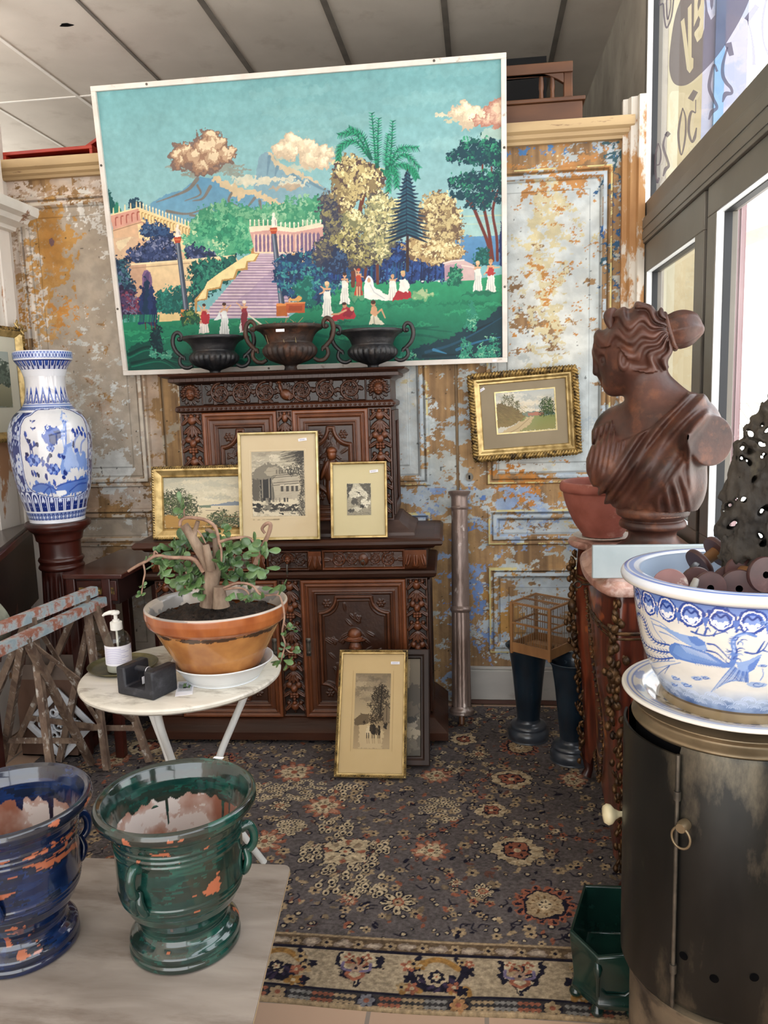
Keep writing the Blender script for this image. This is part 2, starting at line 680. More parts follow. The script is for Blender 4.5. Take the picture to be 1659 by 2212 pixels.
def GLASS(name, tint=(1, 1, 1, 1), refl=.07, rough=0.0):
    """thin sheet: lets light straight through and mirrors a little"""
    m, t, b, nn = NM(name)
    t.nodes.remove(b)
    tr = nn('BsdfTransparent'); tr.inputs[0].default_value = tint
    gl = nn('BsdfGlossy'); gl.inputs['Roughness'].default_value = rough
    lw = nn('LayerWeight'); pw = nn('Math', operation='POWER'); pw.inputs[1].default_value = 5.
    mu = nn('Math', operation='MULTIPLY_ADD'); mu.inputs[1].default_value = refl * 6; mu.inputs[2].default_value = refl * .6
    mi = nn('MixShader')
    t.links.new(lw.outputs['Facing'], pw.inputs[0]); t.links.new(pw.outputs[0], mu.inputs[0]); t.links.new(mu.outputs[0], mi.inputs[0])
    t.links.new(tr.outputs[0], mi.inputs[1]); t.links.new(gl.outputs[0], mi.inputs[2])
    t.links.new(mi.outputs[0], t.nodes['Material Output'].inputs[0])
    return m


M_ = {}
M_['wood'] = MAT('dark_walnut', '#24120b', '#472413', 9, .38, stretch=(1, 1, .12), bump=.12, bsc=60, lo=.3, hi=.7, spec=.45)
M_['woodh'] = MAT('dark_walnut_across', '#24120b', '#472413', 9, .38, stretch=(.12, 1, 1), bump=.12, bsc=60, lo=.3, hi=.7, spec=.45)
M_['wooddust'] = MAT('dusty_walnut_top', '#33201a', '#57423a', 7, .5, stretch=(.25, 1, 1), lo=.3, hi=.7)
M_['carve'] = MAT('carved_walnut', '#c9bdb5', '#ffffff', 14, .32, attr=True, bump=.08, bsc=80, lo=.25, hi=.6, spec=.5)
M_['gold'] = MAT('gilt_frame', '#8d7442', '#cdb27a', 30, .34, metal=.6, lo=.3, hi=.6, bump=.05)
M_['goldl'] = MAT('pale_gilt', '#b09a62', '#d8c796', 30, .32, metal=.55, lo=.3, hi=.6)
M_['goldd'] = MAT('worn_gilt', '#3a2c18', '#a3854c', 45, .4, metal=.6, lo=.38, hi=.6, bump=.2, bsc=90)
M_['mat'] = MAT('card_mount', '#cdb793', '#d4c09d', 4, .85, coat=.25)
M_['pic'] = MAT('painted_surface', '#ffffff', None, rough=.55, attr=True)
M_['picm'] = MAT('glazed_print', '#ffffff', None, rough=.8, attr=True, spec=.2, coat=.25)
M_['mural'] = MAT('mural_paint', '#f2f2f2', '#ffffff', 40, .5, attr=True, spec=.3)
M_['glass'] = GLASS('window_glass', refl=.05)
M_['pglass'] = CLEAR('picture_glass', (.975, .98, .972, 1))
M_['black'] = MAT('near_black', '#050506', '#0a0a0c', 8, .9, spec=.05)
M_['paper'] = MAT('white_paper', '#e6e4ea', '#f2f0f4', 30, .8)
M_['ink'] = MAT('violet_ink', '#6d6a96', None, rough=.8)
M_['iron'] = MAT('black_cast_iron', '#15161a', '#2c2b2d', 25, .45, bump=.25, bsc=70, c3='#3e332c', sc3=14, lo3=.56, hi3=.75, spec=.6)
M_['rustiron'] = MAT('rusted_cast_iron', '#241b18', '#3d2b22', 22, .55, bump=.3, bsc=70, c3='#5d3a27', sc3=10, lo3=.5, hi3=.68)
M_['steel'] = MAT('dull_steel', '#4a4742', '#6a655c', 30, .4, metal=.8)
# ================================================================== the room
YB, XR, XL, ZC, ZT = 3.853, 0.75, -2.31, 3.5, 2.66


def wall_px(P, y=YB):
    out = []
    for px, py in P:
        q = PY(px, py, y)
        out.append((q[0], q[2]))
    return A(out)


def build_wall():
    x0, x1, z0, z1, res = XL - .02, XR + .02, 0., ZT, .004
    hm = Hm(x1 - x0, z1 - z0, res)
    nx, ny = hm.nx, hm.ny

    def f(P):
        q = wall_px(P)
        return np.c_[(q[:, 0] - x0) / (x1 - x0) * (nx - 1), (z1 - q[:, 1]) / (z1 - z0) * (ny - 1)]
    cv = Cv(nx, ny, '#b98548', f, 1 / (res * 436))
    prof = [(0, .002), (.004, .016), (.016, .018), (.022, .008), (.03, .013), (.044, .015), (.052, .004), (.058, -.004), (.1, -.004), (.104, .002)]
    pans = []

    def pan(xa, za, xb, zb):
        pans.append((xa, za, xb, zb))
        hm.frame(xa - x0, za - z0, xb - x0, zb - z0, prof)
    # joined doors and fixed panels, left to right
    pan(-2.27, 1.13, -1.66, 2.58); pan(-2.27, .82, -1.66, 1.02); pan(-2.27, .2, -1.66, .72)
    pan(-1.50, 1.13, -1.02, 2.58); pan(-1.50, .2, -1.02, 1.0)
    pan(-.84, 1.11, -.24, 2.58); pan(-.84, .2, -.24, .98)
    pan(.035, 1.11, .62, 2.56); pan(.035, .81, .62, .99); pan(.035, .26, .62, .70)
    for xj in (-1.585, -.93, -.105, -.985 + .0):
        k = np.abs(hm.X + x0 - xj) < .005
        hm.z[k] = -.01
    # ---- colour: bare pine, then coats of paint in rags
    gr = fbm(ny, nx, 5, 170, 4, 5)
    gr2 = fbm(ny, nx, 3, 30, 4, 6)
    a = cv.a
    t = np.clip(.5 + .35 * gr + .25 * gr2, 0, 1)[..., None]
    a[:] = rgb('#84684b') * (1 - t) + rgb('#b08d62') * t
    F1, F2, F3 = fbm(ny, nx, 20, 22, 6, 7, .68), fbm(ny, nx, 7, 8, 7, 8, .62), fbm(ny, nx, 60, 40, 5, 9, .75)
    XX, ZZ = hm.X + x0, z1 - hm.Y
    z_img = hm.z[::-1]

    def coat(region, c, cover, w=(.55, .6, .6), c2=None, seed=0, a_=1.):
        N_ = np.roll(w[0] * F1 + w[1] * F2 + w[2] * F3, (37 * seed, 91 * seed), (0, 1))
        if isinstance(region, np.ndarray):
            m = region
        else:
            m = np.zeros((ny, nx), bool)
            B, q = cv.mask(f(region), 14)
            if B is None:
                return
            m[B[2]:B[3], B[0]:B[1]] = q
        if not m.any():
            return
        thr = np.quantile(N_[m], cover)
        k = m & (N_ < thr)
        cc = rgb(c)[None]
        if c2:
            u = np.clip(.5 + .5 * np.roll(F2, 53 * (seed + 1), 1)[k], 0, 1)[:, None]
            cc = rgb(c) * (1 - u) + rgb(c2) * u
        a[k] = a[k] * (1 - a_) + cc * a_

    left, right = XX < -1.6, XX > -1.0
    coat(left, '#b79d86', .62, c2='#cdbfb2', seed=1)
    coat(left & (ZZ > 1.9), '#d6c6ba', .45, c2='#e6dcd2', seed=2)
    coat((XX >= -1.6) & (XX <= -1.0), '#bdb09c', .5, c2='#9a8a74', seed=3)
    coat(right, '#b9bdb8', .27, c2='#a9b6c2', seed=4)
    coat(right & (ZZ < 1.1), '#9fb0c8', .13, c2='#8198c0', seed=5)
    for xa, za, xb, zb in pans:
        inn = (XX > xa + .05) & (XX < xb - .05) & (ZZ > za + .05) & (ZZ < zb - .05)
        if xa < -1.6:
            coat(inn, '#b3a594', .97, c2='#bfb4a6', seed=6)
            coat(inn, '#cfcfca', .1, (.3, 1., .75), c2='#d8d8d3', seed=int(9 + zb))
        elif xa < -1.:
            coat(inn, '#a99c88', .8, c2='#c0b8aa', seed=7)
        else:
            coat(inn, '#bcc4c6', .92 if zb > 2 else .68, c2='#cfd1cc' if zb > 2 else '#b3c0d0', seed=int(11 + zb + xa))
            coat(inn, '#c4b88e', .03, c2='#cfc39c', seed=int(14 + xa))
    # rags seen in particular places
    coat([(92, 455), (140, 450), (142, 560), (132, 640), (96, 665), (88, 560)], '#be9052', .96, c2='#c99d5f', seed=21)
    coat([(105, 660), (155, 655), (150, 745), (110, 760)], '#c98f4c', .4, seed=22)
    coat([(38, 395), (62, 395), (96, 760), (72, 760)], '#ddd2c6', .75, c2='#e4dcd3', seed=15)
    coat([(64, 470), (84, 450), (116, 770), (94, 770)], '#bf9156', .85, c2='#c99f66', seed=16)
    coat([(40, 600), (60, 640), (68, 720), (44, 740)], '#c4924f', .8, seed=17)
    for e in range(7):
        cv.ell(112, 522, 12 + e * 3.2, 18 + e * 12, '#a9773c', a=.16, rough=2)
    cv.ell(112, 522, 6, 9, '#75595a', rough=1)
    coat([(150, 880), (275, 730), (290, 1060), (190, 1060)], '#dde0df', .36, (.3, .8, .9), seed=23)
    coat([(180, 420), (225, 410), (232, 540), (170, 500)], '#e3e0da', .5, (.3, .8, .9), seed=24)
    coat([(1160, 380), (1195, 380), (1205, 640), (1198, 790), (1165, 790), (1160, 600)], '#c6bb98', .9, c2='#d0c8a8', seed=25)
    coat([(1100, 370), (1290, 350), (1290, 780), (1100, 780)], '#b8844a', .06, (.6, .3, 1.), seed=26)
    coat([(1098, 352), (1300, 340), (1300, 400), (1098, 400)], '#b58350', .7, seed=27)
    coat([(1060, 1000), (1200, 1000), (1190, 1060), (1070, 1060)], '#bb7f40', .5, seed=28)
    coat([(992, 1080), (1032, 1080), (1036, 1440), (1002, 1440)], '#5f80bd', .45, (.4, .9, .5), c2='#8aa2cd', seed=29)
    coat([(1325, 280), (1352, 280), (1345, 640), (1322, 640)], '#3c5a63', .55, (.6, .5, .6), c2='#2f5f9a', seed=30)
    coat([(1120, 285), (1330, 278), (1330, 310), (1120, 316)], '#4f7fb4', .42, (.5, .4, .8), seed=31)
    coat([(872, 800), (925, 795), (935, 900), (880, 1040)], '#c3cbcc', .6, seed=32)
    coat([(1040, 1235), (1240, 1225), (1240, 1400), (1050, 1410)], '#b7c2ca', .55, c2='#c9cfcb', seed=33)
    coat([(1050, 1270), (1130, 1240), (1120, 1380), (1060, 1400)], '#b58a4e', .5, seed=34)
    # mouldings: the crest keeps yellow and blue paint, the grooves are darkened
    for xa, za, xb, zb in pans:
        d = np.minimum(np.minimum(XX - xa, xb - XX), np.minimum(ZZ - za, zb - ZZ))
        lf = xa < -1.
        ln = (d > .003) & (d < .012)
        coat(ln, '#d8cdbb' if lf else '#d4c88c', .55, seed=41)
        coat((d > .03) & (d < .046), '#d9cfc0' if lf else '#b9c4cc', .55, seed=42)
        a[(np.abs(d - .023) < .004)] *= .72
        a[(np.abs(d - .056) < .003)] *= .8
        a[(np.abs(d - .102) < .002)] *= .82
    sc = np.clip(fbm(ny, nx, 60, 60, 3, 33) * .5 + .5, 0, 1)
    a *= (.93 + .1 * sc)[..., None]
    dots = (fbm(ny, nx, 150, 150, 2, 35) > 1.9)
    a[dots] *= .55
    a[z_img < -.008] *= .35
    V = np.stack([hm.X + x0, YB - hm.z, hm.Y + z0], -1)
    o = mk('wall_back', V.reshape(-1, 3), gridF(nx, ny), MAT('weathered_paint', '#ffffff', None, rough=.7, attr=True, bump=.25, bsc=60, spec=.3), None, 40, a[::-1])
    struct(o)
    for px, py, nm in ((1014, 1030, 0), (336, 1040, 1)):      # keyhole plates on the door stiles
        q = PY(px, py, YB)
        b = MB().prism([(q[0] + .016 * math.cos(t) * 1.15, q[2] + .021 * math.sin(t)) for t in np.linspace(0, 2 * PI, 20)[:-1]], lambda u, v, k: (u, YB - .004 - .004 * k, v))
        e = b.build('keyhole_plate', M_['steel'], o)
        MB().box(q[0] - .004, q[0] + .004, YB - .0095, YB - .006, q[2] - .011, q[2] + .008).build('keyhole', M_['black'], e)
    return o


wall_back = build_wall()
struct(MB().box(XL - .02, XR, YB + .006, YB + .12, 0, ZT + .03).build('wall_back_core', MAT('rough_boards', '#6f5a43', '#8a7356', 8, .8)))
plaster = MAT('old_plaster', '#8e867a', '#a29a8c', 5, .9, bump=.15, bsc=30, c3='#6e675e', sc3=7, lo3=.58, hi3=.8)
plasterw = MAT('white_plaster', '#d3cdc4', '#e2ddd5', 5, .85, c3='#b7a899', sc3=9, lo3=.6, hi3=.75)
# cornice along the top of the panelling, and its return down the corner
corn = [(0, 0), (.03, 0), (.035, .012), (.05, .02), (.055, .035), (.075, .045), (.08, .06), (.078, .083), (0, .083)]
struct(MB().prism(corn, lambda u, v, k: ((XL - .02, .70)[k], YB - u + .004, ZT + v)).build('trim_1', MAT('cornice_paint', '#a98e68', '#c3a77c', 10, .6, stretch=(.2, 1, 1), c3='#7d5f45', sc3=14, lo3=.6, hi3=.64)))
pil = [(0, 0), (0, .03), (.02, .035), (.03, .06), (.055, .065), (.06, .09), (.09, .09), (.09, 0)]
struct(MB().prism([(.655 + u, YB - v) for u, v in pil], lambda u, v, k: (u, v, (.98, 2.82)[k])).build('trim_2', MAT('peeling_pilaster', '#a9794a', '#b98d5c', 12, .7, c3='#d6cfc4', sc3=6, lo3=.5, hi3=.54, stretch=(1, 1, .5))))
# skirting board under the panelling
bb = MB().box(-.15, XR, YB - .03, YB - .002, 0.02, .175).box(-.15, XR, YB - .022, YB - .002, .175, .19)
struct(bb.build('baseboard_back', MAT('grey_skirting', '#a5a19c', '#bcb8b2', 5, .7, stretch=(.4, 1, 1), c3='#75695c', sc3=6, lo3=.58, hi3=.75), None, 35, .004))
struct(MB().box(-.15, XR, YB - .032, YB - .001, 0, .02).build('trim_3', MAT('dark_shoe', '#4c3129', '#5d3c32', 5, .6)))

# floor of pale red tiles
m, t, b, nn = NM('floor_tiles')
tc = nn('TexCoord'); br = nn('TexBrick', offset=0., i_Scale=1.0)
br.inputs['Color1'].default_value = lc('#c4a58c'); br.inputs['Color2'].default_value = lc('#b89a84'); br.inputs['Mortar'].default_value = lc('#8d8076')
br.inputs['Mortar Size'].default_value = .006; br.inputs['Brick Width'].default_value = .3; br.inputs['Row Height'].default_value = .3
t.links.new(tc.outputs['Object'], br.inputs['Vector']); t.links.new(br.outputs[0], b.inputs['Base Color']); b.inputs['Roughness'].default_value = .45
struct(MB().box(-3.9, XR + .1, -2.0, YB + .1, -.06, -.007).build('floor', m))

# ceiling: fibre boards on battens
ceil = MAT('ceiling_board', '#cdc6bb', '#d8d1c6', 3, .9, c3='#b9b0a4', sc3=4, lo3=.55, hi3=.8, bump=.05, bsc=120)
struct(MB().box(-3.9, XR + .1, -2.0, 6.4, ZC, ZC + .05).build('ceiling', ceil))
q = PZ(143, 54, ZC - .001)
mk('damage_hole', [(q[0] + .035 * math.cos(t) * (1 + .3 * math.sin(3 * t)), q[1] + .02 * math.sin(t), q[2]) for t in np.linspace(0, 6.2, 16)], [tuple(range(16))], M_['black'], bpy.data.objects['ceiling'], 0)
dk, lt = MAT('dark_batten', '#6b665f', '#7d776f', 8, .8), MAT('pale_batten', '#e6e2da', '#efebe4', 8, .8)
k = 4
for xj, ww, mm in ((-3.10, .02, lt), (-2.50, .022, lt), (-1.905, .016, dk), (-1.325, .03, dk), (-.735, .032, dk), (-.145, .032, dk), (.455, .03, dk)):
    struct(MB().box(xj - ww / 2, xj + ww / 2, -2.0, 6.3, ZC - .006, ZC).build(f'trim_{k}', mm)); k += 1
for yj in (5.075, 3.85, 2.6, 1.35):
    struct(MB().box(-3.9, -1.92, yj - .008, yj + .008, ZC - .005, ZC).build(f'trim_{k}', lt)); k += 1
struct(MB().box(XL - .06, XL - .02, YB - .02, YB + .03, 2.74, ZC).build(f'trim_{k}', lt)); k += 1
# loft behind the panelling
struct(MB().box(-3.9, XR, YB + .12, 6.3, ZT - .02, ZT + .02).build('floor_loft', MAT('loft_boards', '#6b5c4c', '#7d6d5b', 6, .8)))
struct(MB().box(-3.9, XR + .1, 6.3, 6.4, 0, ZC).build('wall_loft', plaster))
struct(MB().box(XR, XR + .1, YB, 6.3, 0, ZC).build('wall_right_far', plaster))
# left wall, white panelled, with an overmantel ledge
wl = MB().box(XL - .1, XL, -2.0, YB + .02, 0, 2.74)
wl.box(XL, -2.235, -2.0, 3.70, 0, 2.74).box(-2.235, -2.222, 3.60, 3.69, .1, 2.42).box(-2.235, -2.228, 3.40, 3.56, .1, 2.42)
struct(wl.build('wall_left', MAT('flaking_white', '#dcd3ca', '#e9e2da', 5, .75, c3='#b98a66', sc3=5, lo3=.57, hi3=.6, stretch=(1, 1, .4)), None, 35, .004))
q = PY(84, 463, 3.6)
led = [(0, 0), (.05, .004), (.06, .02), (.13, .03), (.15, .05), (.2, .058), (.21, .075), (.21, .1), (0, .1)]
struct(MB().prism(led, lambda u, v, k_: (-2.235 + u * .8, (1.2, 3.70)[k_], 2.385 + v)).build(f'trim_{k}', MAT('flaking_ledge', '#d6cfc6', '#e6e1da', 6, .7, c3='#94705a', sc3=6, lo3=.6, hi3=.63)))
k += 1

# ------------------------------------------------------------------ the shop window on the right
alu = MAT('brown_aluminium', '#6c675f', '#77726a', 4, .38, metal=.25, spec=.4)
bead = MAT('white_bead', '#e9eef2', '#f2f5f7', 4, .5)
gask = MAT('black_gasket', '#16181c', '#1d2025', 5, .5)
WG, WB = XR + .047, XR + .027


def light(n, ya, yb, za, zb, fr, inner=.03):
    """one glazed light: frame outer ya..yb, za..zb with borders fr = (y lo, y hi, z lo, z hi)"""
    o = MB()
    y0, y1, z0, z1 = ya + fr[0], yb - fr[1], za + fr[2], zb - fr[3]
    for a_, b_, c_, d_ in ((ya, yb, za, z0), (ya, yb, z1, zb), (ya, y0, z0, z1), (y1, yb, z0, z1)):
        o.box(XR, XR + .07, a_, b_, c_, d_)
    w = struct(o.build(f'window_{n}', alu, None, 35, .003))
    g = MB()
    i = inner
    g.box(XR + .004, WB, y1 - .001, y1 + .002, z0, z1).box(XR + .004, WB, y0 - .002, y0 + .001, z0, z1)
    g.box(XR + .004, WB, y0, y1, z1 - .001, z1 + .002).box(XR + .004, WB, y0, y1, z0 - .002, z0 + .001)
    g.build('glazing_bead', bead, w)
    e = MB()
    s = .004
    for a_, b_, c_, d_ in ((y0, y1, z0, z0 + s), (y0, y1, z1 - s, z1), (y0, y0 + s, z0, z1), (y1 - s, y1, z0, z1)):
        e.box(WB, WG + .004, a_, b_, c_, d_)
    e.build('gasket', gask, w)
    mk('pane', [(WG, y0, z0), (WG, y1, z0), (WG, y1, z1), (WG, y0, z1)], [(0, 1, 2, 3)], M_['glass'], w, 0)
    return w


win1 = light(1, -1.9, 3.845, 2.30, 3.47, (.05, .03, .07, .05))
win2 = light(2, 2.83, 3.80, .95, 2.19, (.11, .05, .10, .125))
win3 = light(3, .75, 2.79, .95, 2.19, (.13, .09, .10, .095))
win4 = light(4, -1.9, .71, .95, 2.19, (.13, .14, .10, .095))
tr = MB().box(XR - .012, XR + .075, -1.9, 3.81, 2.19, 2.30)
tr.box(XR - .016, XR - .012, -1.9, 3.81, 2.205, 2.24).box(XR - .016, XR - .012, -1.9, 3.81, 2.25, 2.29)
struct(tr.build(f'trim_{k}', alu, None, 35, .003)); k += 1
struct(MB().box(XR + .01, XR + .06, 2.79, 2.83, .95, 2.19).box(XR + .01, XR + .06, .71, .75, .95, 2.19).build(f'trim_{k}', gask)); k += 1
struct(MB().box(XR, XR + .1, -2.0, YB + .02, 0, .93).box(XR - .02, XR + .1, -2.0, YB, .93, .952).build('wall_right', plasterw))
struct(MB().box(XR, XR + .1, -2.0, YB, 3.47, ZC).box(XR, XR + .1, 3.846, YB, .95, 3.47).build('wall_right_upper', plaster))

# painted lettering, read backwards from inside
GX = WG - .006


def gl(x, y):
    return PX(1380 + x / 4.914, y / 4.914, GX)


def outline(name, loops, mat, parent):
    cu = bpy.data.curves.new(name, 'CURVE'); cu.dimensions = '2D'; cu.fill_mode = 'BOTH'
    for lp in loops:
        s = cu.splines.new('POLY'); s.use_cyclic_u = True
        s.points.add(len(lp) - 1)
        for p_, (x, y) in zip(s.points, lp):
            w = gl(x, y)
            p_.co = (w[1], w[2], 0, 1)
    o = bpy.data.objects.new(name, cu)
    me = bpy.data.meshes.new_from_object(o)
    V = A([v.co[:] for v in me.vertices]); F = [tuple(p_.vertices) for p_ in me.polygons]
    bpy.data.objects.remove(o)
    return mk(name, [(GX, v[0], v[1]) for v in V], F, mat, parent, 0)


def ribbon(mb, pts, w, w2=None, n=8):
    P = spline(pts, n)
    d = np.gradient(P, axis=0); d /= np.maximum(1e-6, np.linalg.norm(d, axis=1))[:, None]
    nrm = np.c_[-d[:, 1], d[:, 0]]
    ws = np.interp(np.linspace(0, 1, len(P)), np.linspace(0, 1, len(w)), w) * 1.3 if isinstance(w, (list, tuple)) else np.full(len(P), w)
    V = [gl(*(p_ + s * nn_ * ww / 2)) for p_, nn_, ww in zip(P, nrm, ws) for s in (-1, 1)]
    mb.raw(V, [(2 * i, 2 * i + 1, 2 * i + 3, 2 * i + 2) for i in range(len(P) - 1)])


m, t, b, nn = NM('vinyl_grey')
tp = nn('BsdfTransparent'); tp.inputs[0].default_value = (.75, .73, .85, 1)
mi = nn('MixShader'); mi.inputs[0].default_value = .70
b.inputs['Base Color'].default_value = lc('#7b7784'); b.inputs['Roughness'].default_value = .7
t.links.new(tp.outputs[0], mi.inputs[1]); t.links.new(b.outputs[0], mi.inputs[2]); t.links.new(mi.outputs[0], t.nodes['Material Output'].inputs[0])
vinyl = m
ov = spline([(440, 0), (385, 170), (345, 400), (322, 640), (330, 780), (370, 880), (440, 912), (530, 890), (640, 800), (760, 680), (880, 530), (1000, 340), (1090, 180), (1170, 0), (1250, -260), (1270, -500), (1150, -620), (940, -620), (700, -460), (540, -230), (440, 0)], 6)[:-1]
LV = [(445, 230), (482, 188), (522, 520), (520, 85), (560, 35), (560, 610), (580, 620), (577, 720), (540, 778), (510, 740)]
L9 = [(590, -40), (582, 285), (634, 165), (652, 205), (640, 275), (590, 345), (588, 372), (620, 450), (665, 400), (695, 300), (703, 80), (690, -40), (660, -40), (655, 40), (628, 120), (622, 60), (634, -40)]
LU = [(712, -40), (730, 120), (765, 212), (810, 160), (822, -40), (795, -40), (788, 60), (772, 110), (758, 60), (752, -40)]
LO = [(850, -240), (850, -120), (880, -60), (930, -130), (945, -260), (910, -330), (870, -300)]
outline('logo_oval', [ov, LV, L9, LU, LO], vinyl, win1)
rb = MB()
ribbon(rb, [(205, 1520), (182, 1620), (168, 1720), (175, 1830), (195, 1945)], [8, 16, 20, 22, 10])
ribbon(rb, [(195, 1945), (215, 1885)], [18, 18])
ribbon(rb, [(205, 1520), (230, 1590), (232, 1680), (215, 1745), (182, 1752)], [8, 12, 14, 12, 8])
ribbon(rb, [(288, 1410), (322, 1440)], [44, 40]); ribbon(rb, [(296, 1400), (265, 1500), (263, 1580), (300, 1690), (316, 1760), (285, 1795), (258, 1870)], [10, 16, 22, 20, 22, 30, 12])
ribbon(rb, [(465, 1145), (437, 1280), (420, 1420), (430, 1560), (452, 1645), (480, 1540), (497, 1400), (495, 1250), (465, 1145)], [8, 18, 20, 18, 8, 16, 16, 14, 8])
ribbon(rb, [(548, 1060), (603, 965)], [50, 44]); ribbon(rb, [(604, 1060), (602, 1200)], [8, 8])
ribbon(rb, [(602, 1200), (560, 1185), (535, 1270), (530, 1400), (562, 1505), (592, 1460), (612, 1355)], [8, 20, 24, 22, 16, 26, 10])
ribbon(rb, [(832, 760), (795, 690), (752, 850), (750, 950), (790, 1050), (828, 1140), (775, 1190), (742, 1270)], [20, 18, 26, 28, 26, 24, 34, 10])
ribbon(rb, [(945, 455), (985, 590)], [60, 40]); ribbon(rb, [(940, 500), (893, 680), (892, 800), (930, 880), (978, 935), (985, 990), (920, 1000), (888, 1085)], [12, 26, 30, 30, 24, 22, 40, 10])
ribbon(rb, [(1258, 60), (1145, 215)], [44, 50]); ribbon(rb, [(1150, 200), (1190, 350), (1215, 520), (1222, 692)], [8, 14, 22, 30])
ribbon(rb, [(1385, -120), (1335, 80), (1312, 250), (1325, 450), (1380, 580)], [14, 20, 20, 14, 20])
ribbon(rb, [(228, -60), (222, 50), (258, 45), (270, 190), (295, 295), (345, 180), (368, 0), (375, -60)], [12, 14, 14, 14, 14, 14, 14, 14], 4)
ribbon(rb, [(300, -60), (295, 60), (306, 205), (335, 90), (340, -60)], [12, 12, 12, 12, 12], 4)
rb.build('lettering', vinyl, win1, 0)

# ------------------------------------------------------------------ outside
outw = MAT('beige_render', '#978c72', '#a1967c', 4, .9, c3='#897e64', sc3=3, lo3=.5, hi3=.7)  # mottled beige is the render's own colour
struct(MB().box(XR + .1, 1.10, 4.25, 4.4, -.1, 4.6).box(1.10, 1.2, 4.25, 4.4, -.1, 2.35).build('wall_exterior', outw))
struct(MB().box(XR + .101, .90, 3.86, 4.25, -.1, 4.6).build('wall_exterior_return', MAT('pale_render', '#b0aa92', '#b8b29a', 4, .9)))
struct(MB().box(1.10, 1.31, 4.26, 4.4, 2.35, 4.6).build('reflection_panel', MAT('lilac_reflection', '#9f9cac', '#a7a4b0', 5, .9, c3='#9498ac', sc3=5, lo3=.5, hi3=.56)))  # blue-violet reflection in the transom glass, built as a lilac panel outside
struct(MB().box(1.155, 1.20, 4.24, 4.26, 2.35, 4.6).build('trim_40', MAT('blue_strip', '#5f82a8', '#7a98b8', 5, .8)))
struct(MB().box(XR + .1, 14, -8, 16, -.2, -.1).build('floor_exterior', MAT('pale_yard', '#d8d5cd', '#e4e1da', 3, .9)))
q0, q1 = PY(1572, 700, 3.35), PY(1606, 700, 3.35)
pp = MB().box(q0[0], q1[0], 3.35, 3.47, -.1, 2.28).box(q0[0] + .04, q1[0] - .025, 3.342, 3.35, -.1, 2.26)
tag(pp.build('porch_post', MAT('mauve_paint', '#8b6f72', '#9d8284', 6, .7, c3='#d8c4bd', sc3=24, lo3=.62, hi3=.68, stretch=(1, 1, .3)), None, 35, .004), 'flaking mauve brown post standing outside the window', 'post')
r0, r1, r2 = PY(1600, 535, 6.), PY(1680, 492, 6.), PY(1600, 512, 6.)
hh = r2[2] - r0[2]
tag(MB().prism([(r0[0], r0[2]), (r1[0] + .6, r1[2] - hh + .2), (r1[0] + .6, r1[2] + .2 + .02), (r2[0], r2[2] + .02)], lambda u, v, k_: (u, 6. + .1 * k_, v)).build('roof_verge', MAT('pink_roof_edge', '#e0a898', '#e8b6a6', 5, .8)), 'pink edge of a neighbouring roof outside the window', 'roof')
fn = tag(bpy.data.objects.new('wire_fence', None), 'faint diamond mesh wire fence outside the right hand window', 'fence'); COL.objects.link(fn)
q = PY(1640, 870, 5.0); q2 = PY(1640, 1010, 5.0)
wire = MAT('galvanised_wire', '#b9b6ac', '#c9c6bc', 5, .5)
fx0, fx1, fz = 1.9, 3.6, q[2]
nw = MB()
for i in range(60):
    for s in (-1, 1):
        xa = fx0 + (i - 20) * .06
        a_, b_ = (xa, 0.) if s > 0 else (xa + fz * .8, 0.), None
        x_a, x_b = (xa, xa + fz * .7) if s > 0 else (xa + fz * .7, xa)
        nw.tube([(x_a, 5.0 + .004 * s, 0), (x_b, 5.0 + .004 * s, fz)], .0028, 4)
nw.build('wire_mesh', wire, fn)
for z_ in (fz, fz * .72):
    MB().tube([(.8, 5, z_), (4.6, 5, z_)], .004, 5).build('strand', wire, fn)
for x_ in (1.0, 2.6, 4.4):
    MB().tube([(x_, 5.02, -.1), (x_, 5.02, fz + .03)], .02, 8).build('fence_post', wire, fn)

# ------------------------------------------------------------------ light
W = bpy.data.worlds.new('sky'); SC.world = W; W.use_nodes = True
wt = W.node_tree
bg = wt.nodes['Background']
gtc = wt.nodes.new('ShaderNodeTexCoord'); sep = wt.nodes.new('ShaderNodeSeparateXYZ'); rp = wt.nodes.new('ShaderNodeValToRGB')
wt.links.new(gtc.outputs['Generated'], sep.inputs[0]); wt.links.new(sep.outputs['Z'], rp.inputs[0])
e = rp.color_ramp.elements
e[0].position, e[0].color = 0., (1.0, .97, .93, 1)
e[1].position, e[1].color = .5, (.9, .95, 1.0, 1)
wt.links.new(rp.outputs[0], bg.inputs[0]); bg.inputs[1].default_value = 4.0
sn = bpy.data.lights.new('sun', 'SUN'); sn.energy = 5.0; sn.angle = .01; sn.color = (1, .95, .86)
sno = bpy.data.objects.new('sun', sn); COL.objects.link(sno); sno.rotation_euler = (-.75, .08, 0)
SC.view_settings.view_transform = 'Standard'
SC.view_settings.look = 'None'
SC.view_settings.exposure = 0.0
SC.cycles.use_denoising = True
SC.cycles.max_bounces = 8
SC.cycles.diffuse_bounces = 4
SC.cycles.transparent_max_bounces = 16
SC.cycles.sample_clamp_indirect = 6.0
SC.cycles.caustics_reflective = False
SC.cycles.caustics_refractive = False
# ================================================================== carved walnut buffet
BUF = thing('buffet_cabinet', 'tall dark carved walnut two tier buffet against the panelled wall', 'cabinet', (-.856, 3.38, 0), math.radians(2.2))
W_, WH, CV_ = M_['wood'], M_['woodh'], M_['carve']


